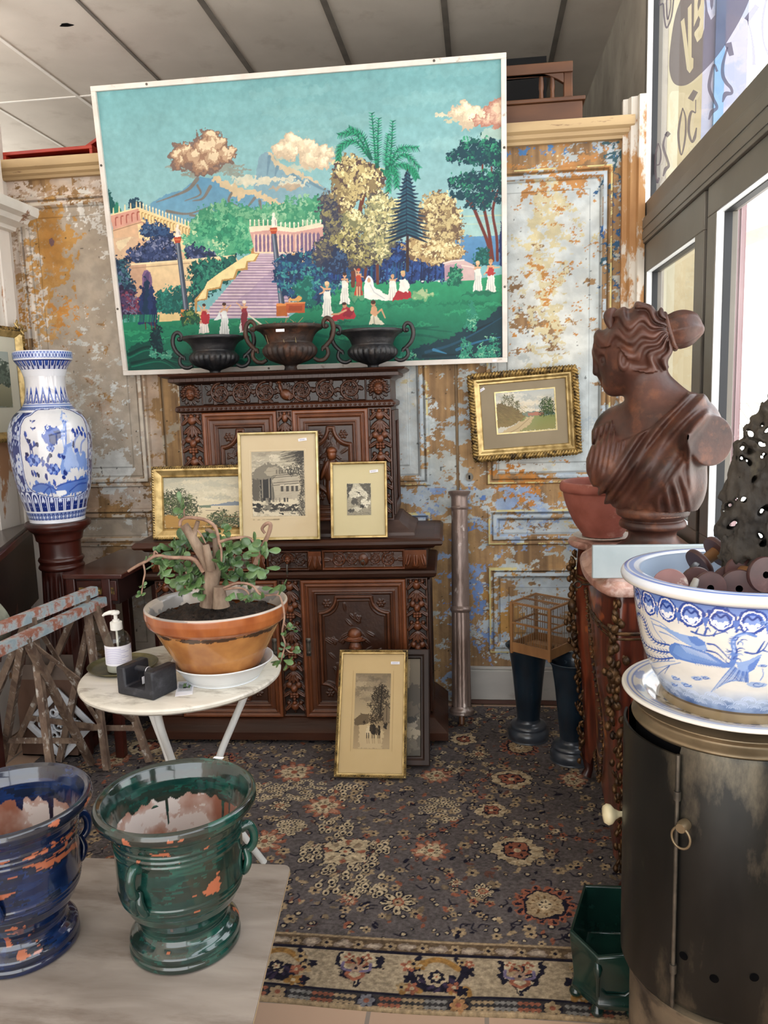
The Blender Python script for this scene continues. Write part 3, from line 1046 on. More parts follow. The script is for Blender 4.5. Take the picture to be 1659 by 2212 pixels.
def sweep(mb, x0, x1, y0, y1, prof):
    """moulding run round front and both sides: prof = (projection, z), y0 front, y1 back"""
    n = len(prof)
    V = []
    for p, z in prof:
        V += [(x0 - p, y1, z), (x0 - p, y0 - p, z), (x1 + p, y0 - p, z), (x1 + p, y1, z)]
    F = [(4 * i + j, 4 * i + j + 1, 4 * i + 5 + j, 4 * i + 4 + j) for i in range(n - 1) for j in range(3)]
    F += [(3, 2, 1, 0), (4 * n - 4, 4 * n - 3, 4 * n - 2, 4 * n - 1)]
    F += [tuple(4 * i for i in range(n))[::-1], tuple(4 * i + 3 for i in range(n))]
    mb.raw(V, F)
    return mb


sweep(MB(), -.63, .63, -.0, .44, [(.07, .02), (.07, .055), (.06, .062), (.045, .075), (.03, .085), (.012, .1), (0, .105)]).box(-.60, .60, .02, .42, 0, .03).build('plinth', WH, BUF, 30)
MB().box(-.62, .62, .014, .44, .1, .9).build('lower_carcass', W_, BUF)
sweep(MB(), -.625, .625, .0, .44, [(.0, .752), (.022, .757), (.034, .766), (.038, .78), (.03, .79), (0, .793)]).build('waist_moulding', WH, BUF, 30)
sweep(MB(), -.63, .63, .0, .445, [(.0, .884), (.02, .89), (.03, .9), (.055, .905), (.062, .914), (.062, .926), (.05, .936), (.03, .938)]).build('ledge', [WH], BUF, 30)
dust = MB().box(-.655, .655, -.03, .44, .9381, .9385)
sweep(MB(), -.485, .485, .105, .445, [(.085, .9386), (.082, .952), (.06, .958), (.045, .972), (.025, .982), (.012, .998), (0, 1.0)]).build('upper_base_moulding', M_['wooddust'], BUF, 30)
dust.build('dusty_shelf_top', M_['wooddust'], BUF)
MB().box(-.475, .475, .094, .445, .99, 1.632).build('upper_carcass', W_, BUF)
for s in (-1, 1):      # panelled ends
    x = s * .475
    b = MB()
    for z0, z1 in ((1.02, 1.49),):
        b.box(min(x, x + s * .012), max(x, x + s * .012), .10, .14, z0, z1).box(min(x, x + s * .012), max(x, x + s * .012), .40, .44, z0, z1).box(min(x, x + s * .012), max(x, x + s * .012), .14, .40, z0, z0 + .05).box(min(x, x + s * .012), max(x, x + s * .012), .14, .40, z1 - .05, z1)
    b.build('end_panel', W_, BUF, 35, .003)
    x = s * .62
    b = MB()
    b.box(min(x, x + s * .012), max(x, x + s * .012), .02, .07, .12, .74).box(min(x, x + s * .012), max(x, x + s * .012), .38, .43, .12, .74).box(min(x, x + s * .012), max(x, x + s * .012), .07, .38, .12, .18).box(min(x, x + s * .012), max(x, x + s * .012), .07, .38, .68, .74)
    b.build('end_panel', W_, BUF, 35, .003)

# cornice with blocked edge
co = sweep(MB(), -.475, .475, .08, .445, [(0, 1.625), (.012, 1.634), (.03, 1.639), (.036, 1.642), (.036, 1.656), (.05, 1.66), (.066, 1.668), (.07, 1.676), (.0, 1.6765), (-.02, 1.676), (-.021, 1.633)])
for i in range(38):
    x = -.5 + i * .027
    co.box(x, x + .016, .041, .046, 1.643, 1.655)
for s in (-1, 1):
    for i in range(12):
        y = .06 + i * .03
        xx = s * (.475 + .036)
        co.box(min(xx, xx + s * .004), max(xx, xx + s * .004), y, y + .018, 1.643, 1.655)
co.build('cornice', WH, BUF, 30)
bm = sweep(MB(), -.475, .475, .08, .445, [(0, 1.503), (.012, 1.507), (.018, 1.513), (.018, 1.527), (.012, 1.533), (0, 1.538)])
for i in range(46):
    x = -.486 + i * .0215
    bm.raw([(x, .0622, 1.514), (x + .012, .056, 1.514), (x + .018, .0622, 1.526), (x + .006, .056, 1.527)], [(0, 1, 2, 3)])
    bm.lathe([(0, -.006), (.005, -.004), (.0065, 0), (.005, .004), (0, .006)], 6, (x + .01, .06, 1.52))
bm.build('bead_moulding', WH, BUF, 30)


def face_mask(h, cx, cy, s, d):
    """carved head: face, brow, nose, cheeks, curls"""
    for i in range(12):
        t = PI * (-.15 + 1.3 * i / 11)
        h.dome(cx + math.cos(t) * s * .95, cy + s * .15 + math.sin(t) * s * .95, s * .3, s * .24, d * .65, t)
        h.dome(cx + math.cos(t) * s * 1.25, cy + math.sin(t) * s * 1.15, s * .22, s * .2, d * .45, t)
    h.dome(cx, cy, s * .72, s * .95, d)
    h.dome(cx, cy - s * .05, s * .13, s * .32, d * 1.28)
    for e in (-1, 1):
        h.dome(cx + e * s * .32, cy - s * .22, s * .26, s * .26, d * 1.05)
        h.dome(cx + e * s * .3, cy + s * .22, s * .2, s * .07, d * 1.12)
        k = h._w(cx + e * s * .28 - s * .16, cx + e * s * .28 + s * .16, cy + s * .02, cy + s * .14)
        if k:
            h.z[k] *= .86
    k = h._w(cx - s * .2, cx + s * .2, cy - s * .5, cy - s * .44)
    if k:
        h.z[k] *= .84
    h.dome(cx, cy - s * .66, s * .25, s * .2, d * 1.06)


# frieze: scrolling acanthus about a bird, heads at the ends
hm = Hm(.95, .1, .0016)
hm.frame(0, 0, .95, .1, [(0, .004), (.004, .0)])
d = .011
for cx, s in ((.19, 1), (.29, -1), (.395, 1), (.56, -1), (.665, 1), (.775, -1)):
    hm.scroll(cx, .05, .045, s, PI * (.5 if s > 0 else 1.5), d)
for i in range(60):
    x, y = .13 + .69 * rnd.random(), .008 + .084 * rnd.random()
    hm.leaf(x, y, rnd.random() * 6.3, .02, .005, d * .55)
hm.z[:, int(.452 * hm.nx / .95):int(.505 * hm.nx / .95)] *= 0
for i in range(8):
    hm.leaf(.478, .04, 1.57 + (i - 3.5) * .35, .05, .008, d * .7)
hm.dome(.487, .035, .03, .024, .02, -.5); hm.dome(.463, .066, .009, .026, .018, .25); hm.dome(.459, .089, .011, .008, .02)
hm.leaf(.455, .089, 3.3, .014, .004, .014)
for i in range(4):
    hm.leaf(.49, .045, -.5 - .22 * i, .04, .007, .021)
for cx in (.052, .898):
    hm.z[:, max(0, int((cx - .056) * hm.nx / .95)):int((cx + .056) * hm.nx / .95)] = 0
    for i in range(14):
        t = i / 14 * 2 * PI
        hm.leaf(cx + .026 * math.cos(t), .05 + .026 * math.sin(t), t + .4, .026, .008, d * .45)
    face_mask(hm, cx, .05, .031, .024)
for x in (.106, .842):
    hm.tube([(x, 0), (x, .1)], .003, .006)
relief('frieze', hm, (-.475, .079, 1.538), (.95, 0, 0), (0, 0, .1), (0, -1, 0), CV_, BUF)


def drop(w, h, d):
    """pilaster carving: husk, fruit and leaves hanging in a chain"""
    q = Hm(w, h, .0018)
    q.frame(0, 0, w, h, [(0, .006), (.006, .006), (.009, 0)])
    c = w / 2
    y = h - .02
    q.tube([(c, h - .008), (c, .02)], .004, .005)
    i = 0
    while y > .03:
        if i % 4 == 0:
            q.dome(c, y - .012, w * .2, .022, d); q.dome(c, y + .006, w * .11, .01, d * 1.2)
            for s in (-1, 1):
                q.leaf(c + s * w * .1, y + .004, -PI / 2 + s * .75, .05, w * .1, d * .9)
                q.dome(c + s * w * .27, y + .004, w * .1, .011, d * .7)
        elif i % 4 == 1:
            for a in (-1, -.5, 0, .5, 1):
                q.leaf(c, y + .012, -PI / 2 + a * .8, .055, w * .11, d * (1.05 - .2 * abs(a)))
        elif i % 4 == 2:
            for s in (-1, 1):
                q.dome(c + s * w * .2, y - .004, w * .16, .017, d * .95)
                q.leaf(c + s * w * .3, y + .006, -PI / 2 + s * .5, .04, w * .08, d * .7)
            q.dome(c, y - .022, w * .17, .02, d * 1.15)
        else:
            for r in range(3):
                for k in range(-1 + (r > 1), 2 - (r > 1)):
                    q.dome(c + k * w * .13, y - .012 * r, w * .085, .008, d * 1.05)
            for s in (-1, 1):
                q.leaf(c + s * w * .1, y + .014, -PI / 2 + s * 1.0, .05, w * .1, d * .85)
        y -= .047
        i += 1
    return q


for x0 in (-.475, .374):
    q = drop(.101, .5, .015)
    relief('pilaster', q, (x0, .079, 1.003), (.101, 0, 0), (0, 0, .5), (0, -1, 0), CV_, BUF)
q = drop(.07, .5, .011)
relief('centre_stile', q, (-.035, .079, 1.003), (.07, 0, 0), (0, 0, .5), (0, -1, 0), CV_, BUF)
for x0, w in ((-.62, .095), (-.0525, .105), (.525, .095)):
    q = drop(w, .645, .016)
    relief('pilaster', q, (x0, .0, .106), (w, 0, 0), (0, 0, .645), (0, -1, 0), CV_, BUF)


def door_panel(w, h, figure):
    q = Hm(w, h, .0022)
    q.frame(0, 0, w, h, [(0, .016), (.004, .022), (.014, .022), (.02, .014), (.028, .02), (.036, .012), (.05, .012), (.056, .016), (.06, .008), (.066, .012), (.072, .004), (.2, .004)])
    m = .082
    x0, x1, y0, y1 = m, w - m, m, h - m
    for cx in (x0 + .032, x1 - .032):
        for cy in (y0 + .03, y1 - .03):
            q.rosette(cx, cy, .021, .012)
    c = .075
    # simple octagonal cartouche with hollowed corners
    oc = []
    cor = [((x0, y0), 1, 1), ((x1, y0), -1, 1), ((x1, y1), -1, -1), ((x0, y1), 1, -1)]
    for n_, ((sx, sy), dx, dy) in enumerate(cor):
        arc = [(sx + dx * c * math.sin(t), sy + dy * c * math.cos(t)) for t in np.linspace(0, PI / 2, 8)]
        oc += arc if n_ % 2 == 0 else arc[::-1]
    q.tube([(x, y) for x, y in oc] + [oc[0]], .009, .013)
    q.tube([((x - w / 2) * .9 + w / 2, (y - h / 2) * .93 + h / 2) for x, y in oc] + [((oc[0][0] - w / 2) * .9 + w / 2, (oc[0][1] - h / 2) * .93 + h / 2)], .004, .009)
    cx, cy = w / 2, h / 2
    for i in range(46):
        a = rnd.random() * 6.28
        rr = .4 + .5 * rnd.random()
        q.leaf(cx + math.cos(a) * (w / 2 - m - .03) * rr, cy + math.sin(a) * (h / 2 - m - .03) * rr, rnd.random() * 6.3, .045, .01, .009)
    if figure:
        # half-length bearded man in a tall hat
        s = .03
        q.dome(cx, cy - .105, .095, .085, .02); q.dome(cx - .06, cy - .12, .03, .1, .024, -.25); q.dome(cx + .06, cy - .12, .03, .1, .024, .25)
        q.dome(cx, cy + .0, .031, .043, .028); q.dome(cx, cy - .002, .006, .014, .035)
        for e in (-1, 1):
            q.dome(cx + e * .012, cy + .012, .009, .004, .03); q.dome(cx + e * .014, cy - .008, .011, .012, .031)
        for i in range(9):
            q.leaf(cx + (i - 4) * .007, cy - .014, -PI / 2 + (i - 4) * .07, .07, .008, .03)
        q.dome(cx, cy + .042, .052, .012, .03); q.dome(cx, cy + .066, .032, .032, .028)
        q.tube([(cx - .031, cy + .05), (cx + .031, cy + .05)], .006, .032)
        for i in range(5):
            q.tube([(cx - .05 + i * .01, cy - .09), (cx - .01 + i * .008, cy - .15)], .004, .024)
    else:
        q.dome(cx, cy + .05, .022, .03, .024); q.dome(cx, cy + .066, .025, .018, .026); q.dome(cx, cy - .03, .04, .06, .02)
        q.dome(cx - .035, cy - .02, .012, .05, .02, -.4); q.dome(cx + .035, cy - .02, .012, .05, .02, .4)
        q.dome(cx - .014, cy - .11, .018, .06, .02); q.dome(cx + .014, cy - .11, .018, .06, .02)
    return q


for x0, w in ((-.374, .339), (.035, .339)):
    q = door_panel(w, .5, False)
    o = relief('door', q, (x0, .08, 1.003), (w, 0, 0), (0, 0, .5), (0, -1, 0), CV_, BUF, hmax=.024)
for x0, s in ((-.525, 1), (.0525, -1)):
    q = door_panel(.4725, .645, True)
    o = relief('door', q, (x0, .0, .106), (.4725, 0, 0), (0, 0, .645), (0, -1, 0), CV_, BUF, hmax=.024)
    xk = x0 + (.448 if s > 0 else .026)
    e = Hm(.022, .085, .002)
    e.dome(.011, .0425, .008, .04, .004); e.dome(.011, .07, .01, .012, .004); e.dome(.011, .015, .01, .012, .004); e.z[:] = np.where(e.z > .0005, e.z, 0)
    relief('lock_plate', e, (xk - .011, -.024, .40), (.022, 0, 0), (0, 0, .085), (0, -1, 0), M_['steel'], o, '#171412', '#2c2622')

# drawers and corbels under the ledge
for x0, x1, kind in ((-.525, -.155, 0), (-.098, .098, 1), (.155, .525, 0)):
    w = x1 - x0
    q = Hm(w, .09, .0018)
    q.frame(0, 0, w, .09, [(0, .012), (.004, .016), (.008, .01), (.012, .004), (.02, .004)])
    if kind:
        for s in (-1, 1):
            q.scroll(w / 2 + s * .056, .045, .027, s, PI / 2, .011)
        face_mask(q, w / 2, .05, .023, .028)
    else:
        for s in (-1, 1):
            q.scroll(w / 2 + s * .112, .045, .031, s, PI / 2, .011)
            q.scroll(w / 2 + s * .05, .047, .024, -s, PI / 2, .01, True)
            q.leaf(w / 2 + s * .15, .045, 0 if s > 0 else PI, .03, .012, .01)
        q.dome(w / 2, .045, .024, .03, .012); q.dome(w / 2, .045, .012, .018, .015)
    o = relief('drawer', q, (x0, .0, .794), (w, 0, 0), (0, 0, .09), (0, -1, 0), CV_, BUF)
    if kind:
        k = MB().tube([(0, -.03, .825), (0, -.036, .812), (0, -.034, .79), (0, -.03, .772)], [.005, .004, .005, .007], 8)
        k.build('drop_pull', M_['steel'], o)
    elif x0 > 0:
        k = MB().tube([(x0 + w / 2, -.01, .84), (x0 + w / 2, -.045, .838)], .004, 8)
        k.tube([(x0 + w / 2 + .01 * math.sin(t), -.045, .83 + .014 * math.cos(t)) for t in np.linspace(0, 2 * PI, 14)], .0022, 6)
        k.build('key', M_['steel'], o)
for x0, x1 in ((-.62, -.525), (-.155, -.098), (.098, .155), (.525, .62)):
    w = x1 - x0
    q = Hm(w, .09, .0018)
    k = q.Y / .09
    q.z[:] = .012 + .024 * np.sqrt(np.clip(k, 0, 1))
    for i in range(3):
        q.leaf(w * (.25 + .25 * i), .085, -PI / 2 + (i - 1) * .25, .07, w * .17, .052)
    q.dome(w / 2, .02, w * .24, .016, .034)
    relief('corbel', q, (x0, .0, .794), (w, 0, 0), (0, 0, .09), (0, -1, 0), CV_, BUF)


# ================================================================== cast iron urns
def urn(name, label, loc, s, mat, rotz, zs, handle_mat=None):
    zs /= s
    t = thing(name, label, 'urn', loc, rotz, 'cast iron urns on top of the buffet')
    n = 96
    prof = profile([(.058, 0), (.06, .008), (.045, .018), (.03, .035), (.028, .048), (.05, .055), (.09, .068), (.114, .085), (.118, .102), (.108, .115), (.1, .122), (.103, .13), (.112, .146), (.13, .16), (.146, .166), (.15, .172), (.148, .178), (.138, .176), (.118, .158), (.1, .132), (.085, .12), (.0, .11)], 4)
    prof = [(r, z * zs) for r, z in prof]
    th = np.arange(n) / n * 2 * PI
    V = []
    for r, z in prof:
        g = .085 * sst(.05, .062, z / zs) * (1 - sst(.1, .118, z / zs)) if r > .04 else 0
        rr = r * (1 + g * (np.abs(np.sin(th * 12)) ** .6 - .6))
        V.append(np.c_[rr * np.cos(th), rr * np.sin(th), np.full(n, z)])
    V = np.vstack(V) * s
    mk('bowl', V, gridF(n, len(prof), True), mat, t, 60)
    MB().box(-.055 * s, .055 * s, -.055 * s, .055 * s, -.0, .004).build('square_foot', mat, t, 35, .003)
    for e in (-1, 1):
        a = [(.108, .07), (.13, .062), (.155, .066), (.172, .083), (.166, .103), (.15, .105), (.146, .092)]
        b = [(.15, .1), (.168, .112), (.19, .132), (.2, .16), (.192, .188), (.172, .198), (.156, .186), (.158, .17), (.17, .17)]
        h = MB()
        for pts, w in ((a, .0085), (b, .0095)):
            P = [(e * x * s, 0, z * s * zs) for x, z in spline(pts, 6)]
            h.tube(P, [w * s, w * s * 1.15, w * s, w * s * .7], 8)
        h.lathe([(0, -.012 * s), (.011 * s, -.005 * s), (.011 * s, .005 * s), (0, .012 * s)], 10, (e * .168 * s, 0, .172 * s * zs))
        for k in range(5):
            p = spline(b, 6)[8 + k * 6]
            h.lathe([(0, -.008 * s), (.007 * s, 0), (0, .008 * s)], 8, (e * (p[0] + .006) * s, 0, p[1] * s * zs))
        h.build('handle', handle_mat or mat, t, 60)
    return t


u1 = urn('iron_urn', 'black iron urn on the buffet top nearest the blue and white vase', PY(464, 790, 3.615) * A([1, 1, 0]) + A([0, 0, 1.6365]), .95, M_['iron'], .1, 1.2)
u2 = urn('iron_urn', 'brown rusted iron urn in the middle of the buffet top with dry stalks inside', PY(628, 790, 3.55) * A([1, 1, 0]) + A([0, 0, 1.6365]), 1.02, M_['rustiron'], -.03, 1.36)
u3 = urn('iron_urn', 'black iron urn on the buffet top nearest the leaning silvered column', PY(806, 790, 3.61) * A([1, 1, 0]) + A([0, 0, 1.6365]), .94, M_['iron'], -.05, 1.2)
b = MB().box(-.019, .019, -.148, -.147, .205, .217)
b.build('price_tag', M_['paper'], u2)
st = MB()
for i in range(26):
    a, r = rnd.random() * 6.28, .11 * math.sqrt(rnd.random())
    x, y = r * math.cos(a), r * math.sin(a)
    st.tube([(x, y, .16), (x + rnd.uniform(-.02, .02), y, .225), (x + rnd.uniform(-.05, .05), y + rnd.uniform(-.02, .02), .24 + .03 * rnd.random())], .0012, 4)
st.build('dry_stalks', MAT('dry_grass', '#8a7a58', '#a39370', 20, .8), u2)

# ================================================================== pictures
def frame_mesh(w, h, prof, mat, parent, name='frame', edge=None):
    """mitred frame, origin bottom centre; prof = (in from outer edge, towards viewer)"""
    V = []
    for u, v in prof:
        V += [(-w / 2 + u, -v, u), (w / 2 - u, -v, u), (w / 2 - u, -v, h - u), (-w / 2 + u, -v, h - u)]
    n = len(prof)
    F = [(4 * i + j, 4 * i + (j + 1) % 4, 4 * i + 4 + (j + 1) % 4, 4 * i + 4 + j) for i in range(n - 1) for j in range(4)]
    o = mk(name, V, F, mat, parent, 30)
    if edge:      # rope or leaf ornament run along the outer edge
        u, v, L, r, sl, emat = edge
        mb = MB()
        for (x0, z0), (x1, z1) in (((-w / 2 + u, u), (w / 2 - u, u)), ((w / 2 - u, u), (w / 2 - u, h - u)), ((w / 2 - u, h - u), (-w / 2 + u, h - u)), ((-w / 2 + u, h - u), (-w / 2 + u, u))):
            D = math.hypot(x1 - x0, z1 - z0)
            k = max(2, int(D / L))
            dx, dz = (x1 - x0) / D, (z1 - z0) / D
            for i in range(k):
                t = (i + .5) / k
                cx, cz = x0 + (x1 - x0) * t, z0 + (z1 - z0) * t
                ax, az = dx * math.cos(sl) - dz * math.sin(sl), dz * math.cos(sl) + dx * math.sin(sl)
                q = r * (1 + .15 * rnd.random())
                P = [(cx + ax * q * s_, -v - .3 * r * (1 - s_ * s_), cz + az * q * s_) for s_ in (-1, -.4, .4, 1)]
                mb.tube(P, [r * .15, r * .5, r * .5, r * .15], 6)
        mb.build('edge_ornament', emat, o, 60)
    return o


def place(t, BLp, U, Wd):
    """orient the thing so that local x = U, local z = Wd"""
    U = A(U, float); U /= np.linalg.norm(U)
    Wd = A(Wd, float); Wd -= U * (U @ Wd); Wd /= np.linalg.norm(Wd)
    Nn = np.cross(Wd, U)
    t.matrix_world = Matrix(((U[0], Nn[0], Wd[0], BLp[0]), (U[1], Nn[1], Wd[1], BLp[1]), (U[2], Nn[2], Wd[2], BLp[2]), (0, 0, 0, 1)))


def picture(name, label, w, h, prof, fmat, cv, win, mount=None, edge=None, glass=True, group=None, tagpos=None, pmat=None, slips=None):
    """win = (left, bottom, right, top) of the image inside w x h"""
    t = thing(name, label, 'picture frame' if 'frame' in name else 'picture', group=group)
    o = frame_mesh(w, h, prof, fmat, t, edge=edge)
    iu, iv = prof[-1]
    MB().box(-w / 2 + .004, w / 2 - .004, 0.0, .006, .004, h - .004).build('backing_board', MAT('brown_backing', '#6b523a', None, rough=.9), t)
    if mount:
        mk('mount', [(-w / 2 + iu - .003, -.003, iu - .003), (w / 2 - iu + .003, -.003, iu - .003), (w / 2 - iu + .003, -.003, h - iu + .003), (-w / 2 + iu - .003, -.003, h - iu + .003)], [(0, 1, 2, 3)], mount, t, 0)
    x0, z0, x1, z1 = win
    if slips:
        sw, smat = slips
        s_ = MB()
        for a_ in ((x0 - sw, x1 + sw, z0 - sw, z0), (x0 - sw, x1 + sw, z1, z1 + sw), (x0 - sw, x0, z0, z1), (x1, x1 + sw, z0, z1)):
            s_.box(a_[0], a_[1], -.0055, -.003, a_[2], a_[3])
        s_.build('gilt_slip', smat, t)
    cvmesh('print', cv, (x0, -.0045, z1), (x1 - x0, 0, 0), (0, 0, z0 - z1), pmat or M_['picm'], t)
    if glass:
        g = iv * .5 + .003
        mk('glass', [(-w / 2 + iu, -g, iu), (w / 2 - iu, -g, iu), (w / 2 - iu, -g, h - iu), (-w / 2 + iu, -g, h - iu)], [(0, 1, 2, 3)], M_['pglass'], t, 0)
    if tagpos:
        x, z, a = tagpos
        g = iv * .5 + .004 if glass else .006
        c, s_ = math.cos(a), math.sin(a)
        p = mk('price_tag', [(x + c * i * .019 - s_ * j * .006, -g, z + s_ * i * .019 + c * j * .006) for i, j in ((-1, -1), (1, -1), (1, 1), (-1, 1))], [(0, 1, 2, 3)], M_['paper'], t, 0)
        k = MB()
        for i in range(6):
            xx = -.012 + i * .004
            ribx = [(x + c * (xx + .002 * q) - s_ * r_ * .0028, -g - .0004, z + s_ * (xx + .002 * q) + c * r_ * .0028) for q, r_ in ((-.5, -1), (.5, 1), (.3, -.4))]
            k.tube(ribx, .0004, 4)
        k.build('pen_marks', M_['ink'], p)
    return t


FLAT = [(0, 0), (0, .012), (.002, .016), (.007, .017), (.012, .013), (.013, .006)]
# --- engraving of temple ruins; coordinates from a close view of the photograph
def leafy(cv, P, cols, n, r):
    cv.blobs(P, cols, n, r, (-.2, -.5), .8, 3)


cv = Cv(230, 290, '#b8ab94', [(603, 743), (866, 742), (869, 1078), (601, 1081)])
cv.poly([(603, 743), (866, 742), (868, 870), (603, 880)], ('#a59a86', '#d8ccb4'))
for i in range(26):
    cv.ell(620 + rnd.random() * 160, 760 + rnd.random() * 80, 26, 9, ['#e4d9c2', '#8d8576', '#c9bda6'][i % 3], 5, .5)
cv.poly([(603, 850), (640, 820), (690, 800), (740, 815), (770, 840), (770, 1010), (603, 1010)], '#7d7567', 4)
cv.poly([(665, 850), (690, 822), (725, 820), (750, 850), (720, 870), (680, 870)], '#a79c88', 3)
cv.poly([(640, 890), (700, 880), (702, 990), (650, 1000)], '#2a2724', 3); cv.poly([(604, 880), (640, 885), (636, 1000), (604, 1000)], '#5b5449', 4)
for x in (655, 690, 704):
    cv.line([(x, 885), (x, 995)], 8, '#8d8373'); cv.line([(x + 4, 885), (x + 4, 995)], 3, '#1f1d1b')
cv.poly([(705, 890), (735, 860), (835, 855), (835, 1000), (720, 1000)], '#b1a591', 1)
for y in (862, 872, 900, 912):
    cv.line([(712, y + 6), (838, y - 4)], 3, '#4d473e')
for x in (748, 775, 800, 822):
    cv.rect(x, 922, x + 13, 950, '#4a443c'); cv.line([(x - 3, 918), (x + 16, 916)], 4, '#e0d5be')
for i in range(8):
    cv.rect(725 + i * 14, 838, 733 + i * 14, 858, '#5a5348', a=.7)
cv.poly([(601, 1000), (868, 990), (869, 1078), (601, 1081)], '#d5c8ae', 3)
for i in range(60):
    cv.ell(605 + rnd.random() * 260, 1015 + rnd.random() * 62, 10 + 12 * rnd.random(), 4 + 5 * rnd.random(), ['#3b362f', '#777063', '#292622', '#bbae97'][i % 4], 3)
leafy(cv, [(830, 760), (868, 745), (868, 1078), (835, 1078), (845, 900)], ['#4a443b', '#2b2824', '#6e665a'], 260, 4)
for i in range(90):
    x, y = 740 + 125 * rnd.random(), 748 + 60 * rnd.random()
    cv.curve([(868, 750), (x + 50, y - 10), (x, y)], 1.6, '#37332d', 1)
leafy(cv, [(770, 830), (850, 790), (860, 860), (790, 870)], ['#37332d', '#5d564b'], 90, 4)
for i in range(30):
    x = 640 + 150 * rnd.random(); cv.line([(x, 985), (x, 1003)], 4, ['#2f2b27', '#8b8172'][i % 2])
for i in range(110):
    y = 745 + 330 * rnd.random(); x = 605 + 230 * rnd.random()
    cv.line([(x, y), (x + 30, y - 4)], .8, '#4b453c', a=.5)
E_ = PY
p1 = picture('framed_engraving', 'tall gilt framed engraving of temple ruins standing on the buffet ledge', .358, .475, FLAT, M_['goldl'], cv, (-.12, .105, .114, .39), M_['mat'], tagpos=(.11, .438, .1))
fq = MB().box(-.128, -.127, -.0042, -.0038, .1, .396).box(.121, .122, -.0042, -.0038, .1, .396).box(-.128, .122, -.0042, -.0038, .396, .397).box(-.128, .122, -.0042, -.0038, .1, .101)
fq.build('plate_line', MAT('pale_line', '#e8dcc0', None, rough=.9), p1)
sg = MB()
for i, (x, L) in enumerate(((-.12, .008), (-.1, .014), (-.078, .012), (-.06, .06), (-.03, .03))):
    for k_ in range(int(L / .004)):
        sg.tube([(x + k_ * .004, -.0042, .088), (x + k_ * .004 + .002, -.0042, .092 + .003 * rnd.random()), (x + k_ * .004 + .004, -.0042, .088)], .0004, 4)
sg.build('pencil_title', MAT('pencil_grey', '#9a8f7a', None, rough=.9), p1)
a = PY(610.5, 1160, 3.375)
place(p1, (a[0], 3.335, .94), (1, .04, 0), (0, .12, 1))

cv = Cv(120, 160, '#a69c86', [(1071, 911), (1194, 910), (1195, 1073), (1071, 1075)])
cv.poly([(1071, 911), (1194, 910), (1194, 1075), (1071, 1075)], ('#b9b09a', '#8f8672'))
cv.poly([(1071, 911), (1105, 911), (1075, 990), (1071, 990)], '#4a463e', 2); cv.poly([(1130, 911), (1194, 911), (1194, 990)], '#5c574c', 3)
cv.poly([(1080, 960), (1120, 920), (1170, 950), (1190, 990), (1150, 1000), (1090, 990)], '#cfc6b0', 3)
for x, y, rx, ry, c in ((1135, 968, 7, 9, '#e3dbc6'), (1132, 962, 9, 6, '#3d3932'), (1140, 1000, 26, 26, '#7a7263'), (1110, 1000, 18, 18, '#4f4a41'), (1165, 1010, 24, 24, '#dcd3bd'), (1150, 1030, 14, 10, '#34312b'), (1120, 1045, 28, 12, '#c9c0aa'), (1090, 1050, 16, 10, '#45413a'), (1180, 985, 9, 16, '#827a6a')):
    cv.ell(x, y, rx, ry, c, 4)
for i in range(170):
    x, y = 1073 + 118 * rnd.random(), 913 + 160 * rnd.random()
    cv.line([(x, y), (x + rnd.uniform(-14, 14), y + rnd.uniform(-6, 6))], 1.3, ['#2e2b26', '#e2dac6', '#4b463d'][i % 3], a=.6)
p2 = picture('framed_engraving', 'small gilt framed engraving of a seated figure on the buffet ledge', .25, .335, [(u * .9, v) for u, v in FLAT], M_['gold'], cv, (-.053, .1, .053, .24), MAT('cream_mount', '#cdbf96', '#d6c8a0', 4, .85), tagpos=(.068, .292, .1))
a = PY(777.5, 1160, 3.375)
place(p2, (a[0], 3.365, .94), (1, .04, 0), (0, .19, 1))

cv = Cv(330, 230, '#cfc6ad', [(172, 878), (533, 872), (533, 1128), (170, 1130)])
cv.poly([(172, 878), (600, 872), (600, 1030), (170, 1030)], ('#b7b39f', '#dccfae'))
for i in range(60):
    cv.ell(180 + 420 * rnd.random(), 885 + 100 * rnd.random(), 50, 11, ['#e3d9c0', '#a9a694', '#cfc4a8'][i % 3], 6, .4)
cv.poly([(300, 1020), (380, 1010), (440, 998), (500, 1005), (600, 1000), (600, 1020), (300, 1024)], '#7e8893', 2)
cv.poly([(170, 1022), (600, 1018), (600, 1130), (170, 1130)], ('#d9cbaa', '#c4b088'))
cv.poly([(300, 1018), (350, 1016), (350, 1030), (310, 1028)], '#6e7b66'); cv.poly([(460, 1022), (490, 1000), (533, 1000), (533, 1028), (480, 1028)], '#59654c', 3)
leafy(cv, [(172, 950), (230, 945), (280, 990), (300, 1050), (240, 1080), (172, 1070)], ['#2c3420', '#3f4c2c', '#59653a'], 300, 9)
cv.poly([(172, 1065), (260, 1072), (360, 1110), (480, 1128), (172, 1130)], '#a9803f', 4)
for i in range(60):
    cv.line([(175 + 250 * rnd.random(), 1080 + 48 * rnd.random())] * 2 + [(190 + 250 * rnd.random(), 1120)], 1, '#8b6a33', a=.25)
leafy(cv, [(350, 1080), (385, 1045), (420, 1080), (450, 1060), (485, 1120), (350, 1120)], ['#2a371f', '#40522c', '#55633a'], 160, 8)
cv.line([(330, 1043), (400, 1044)], 2, '#5d5140'); cv.line([(400, 1075), (470, 1078)], 3, '#7a5a34')
DEEP = [(0, 0), (0, .022), (.006, .03), (.012, .026), (.02, .026), (.03, .018), (.042, .012), (.046, .016), (.05, .008)]
p3 = picture('framed_landscape', 'small gilt framed oil landscape of a lake behind the potted plant', .53, .33, DEEP, M_['gold'], cv, (-.217, .052, .217, .278), None, edge=(.006, .024, .011, .0085, .7, M_['goldd']), glass=False, pmat=M_['pic'])
inner = MB()
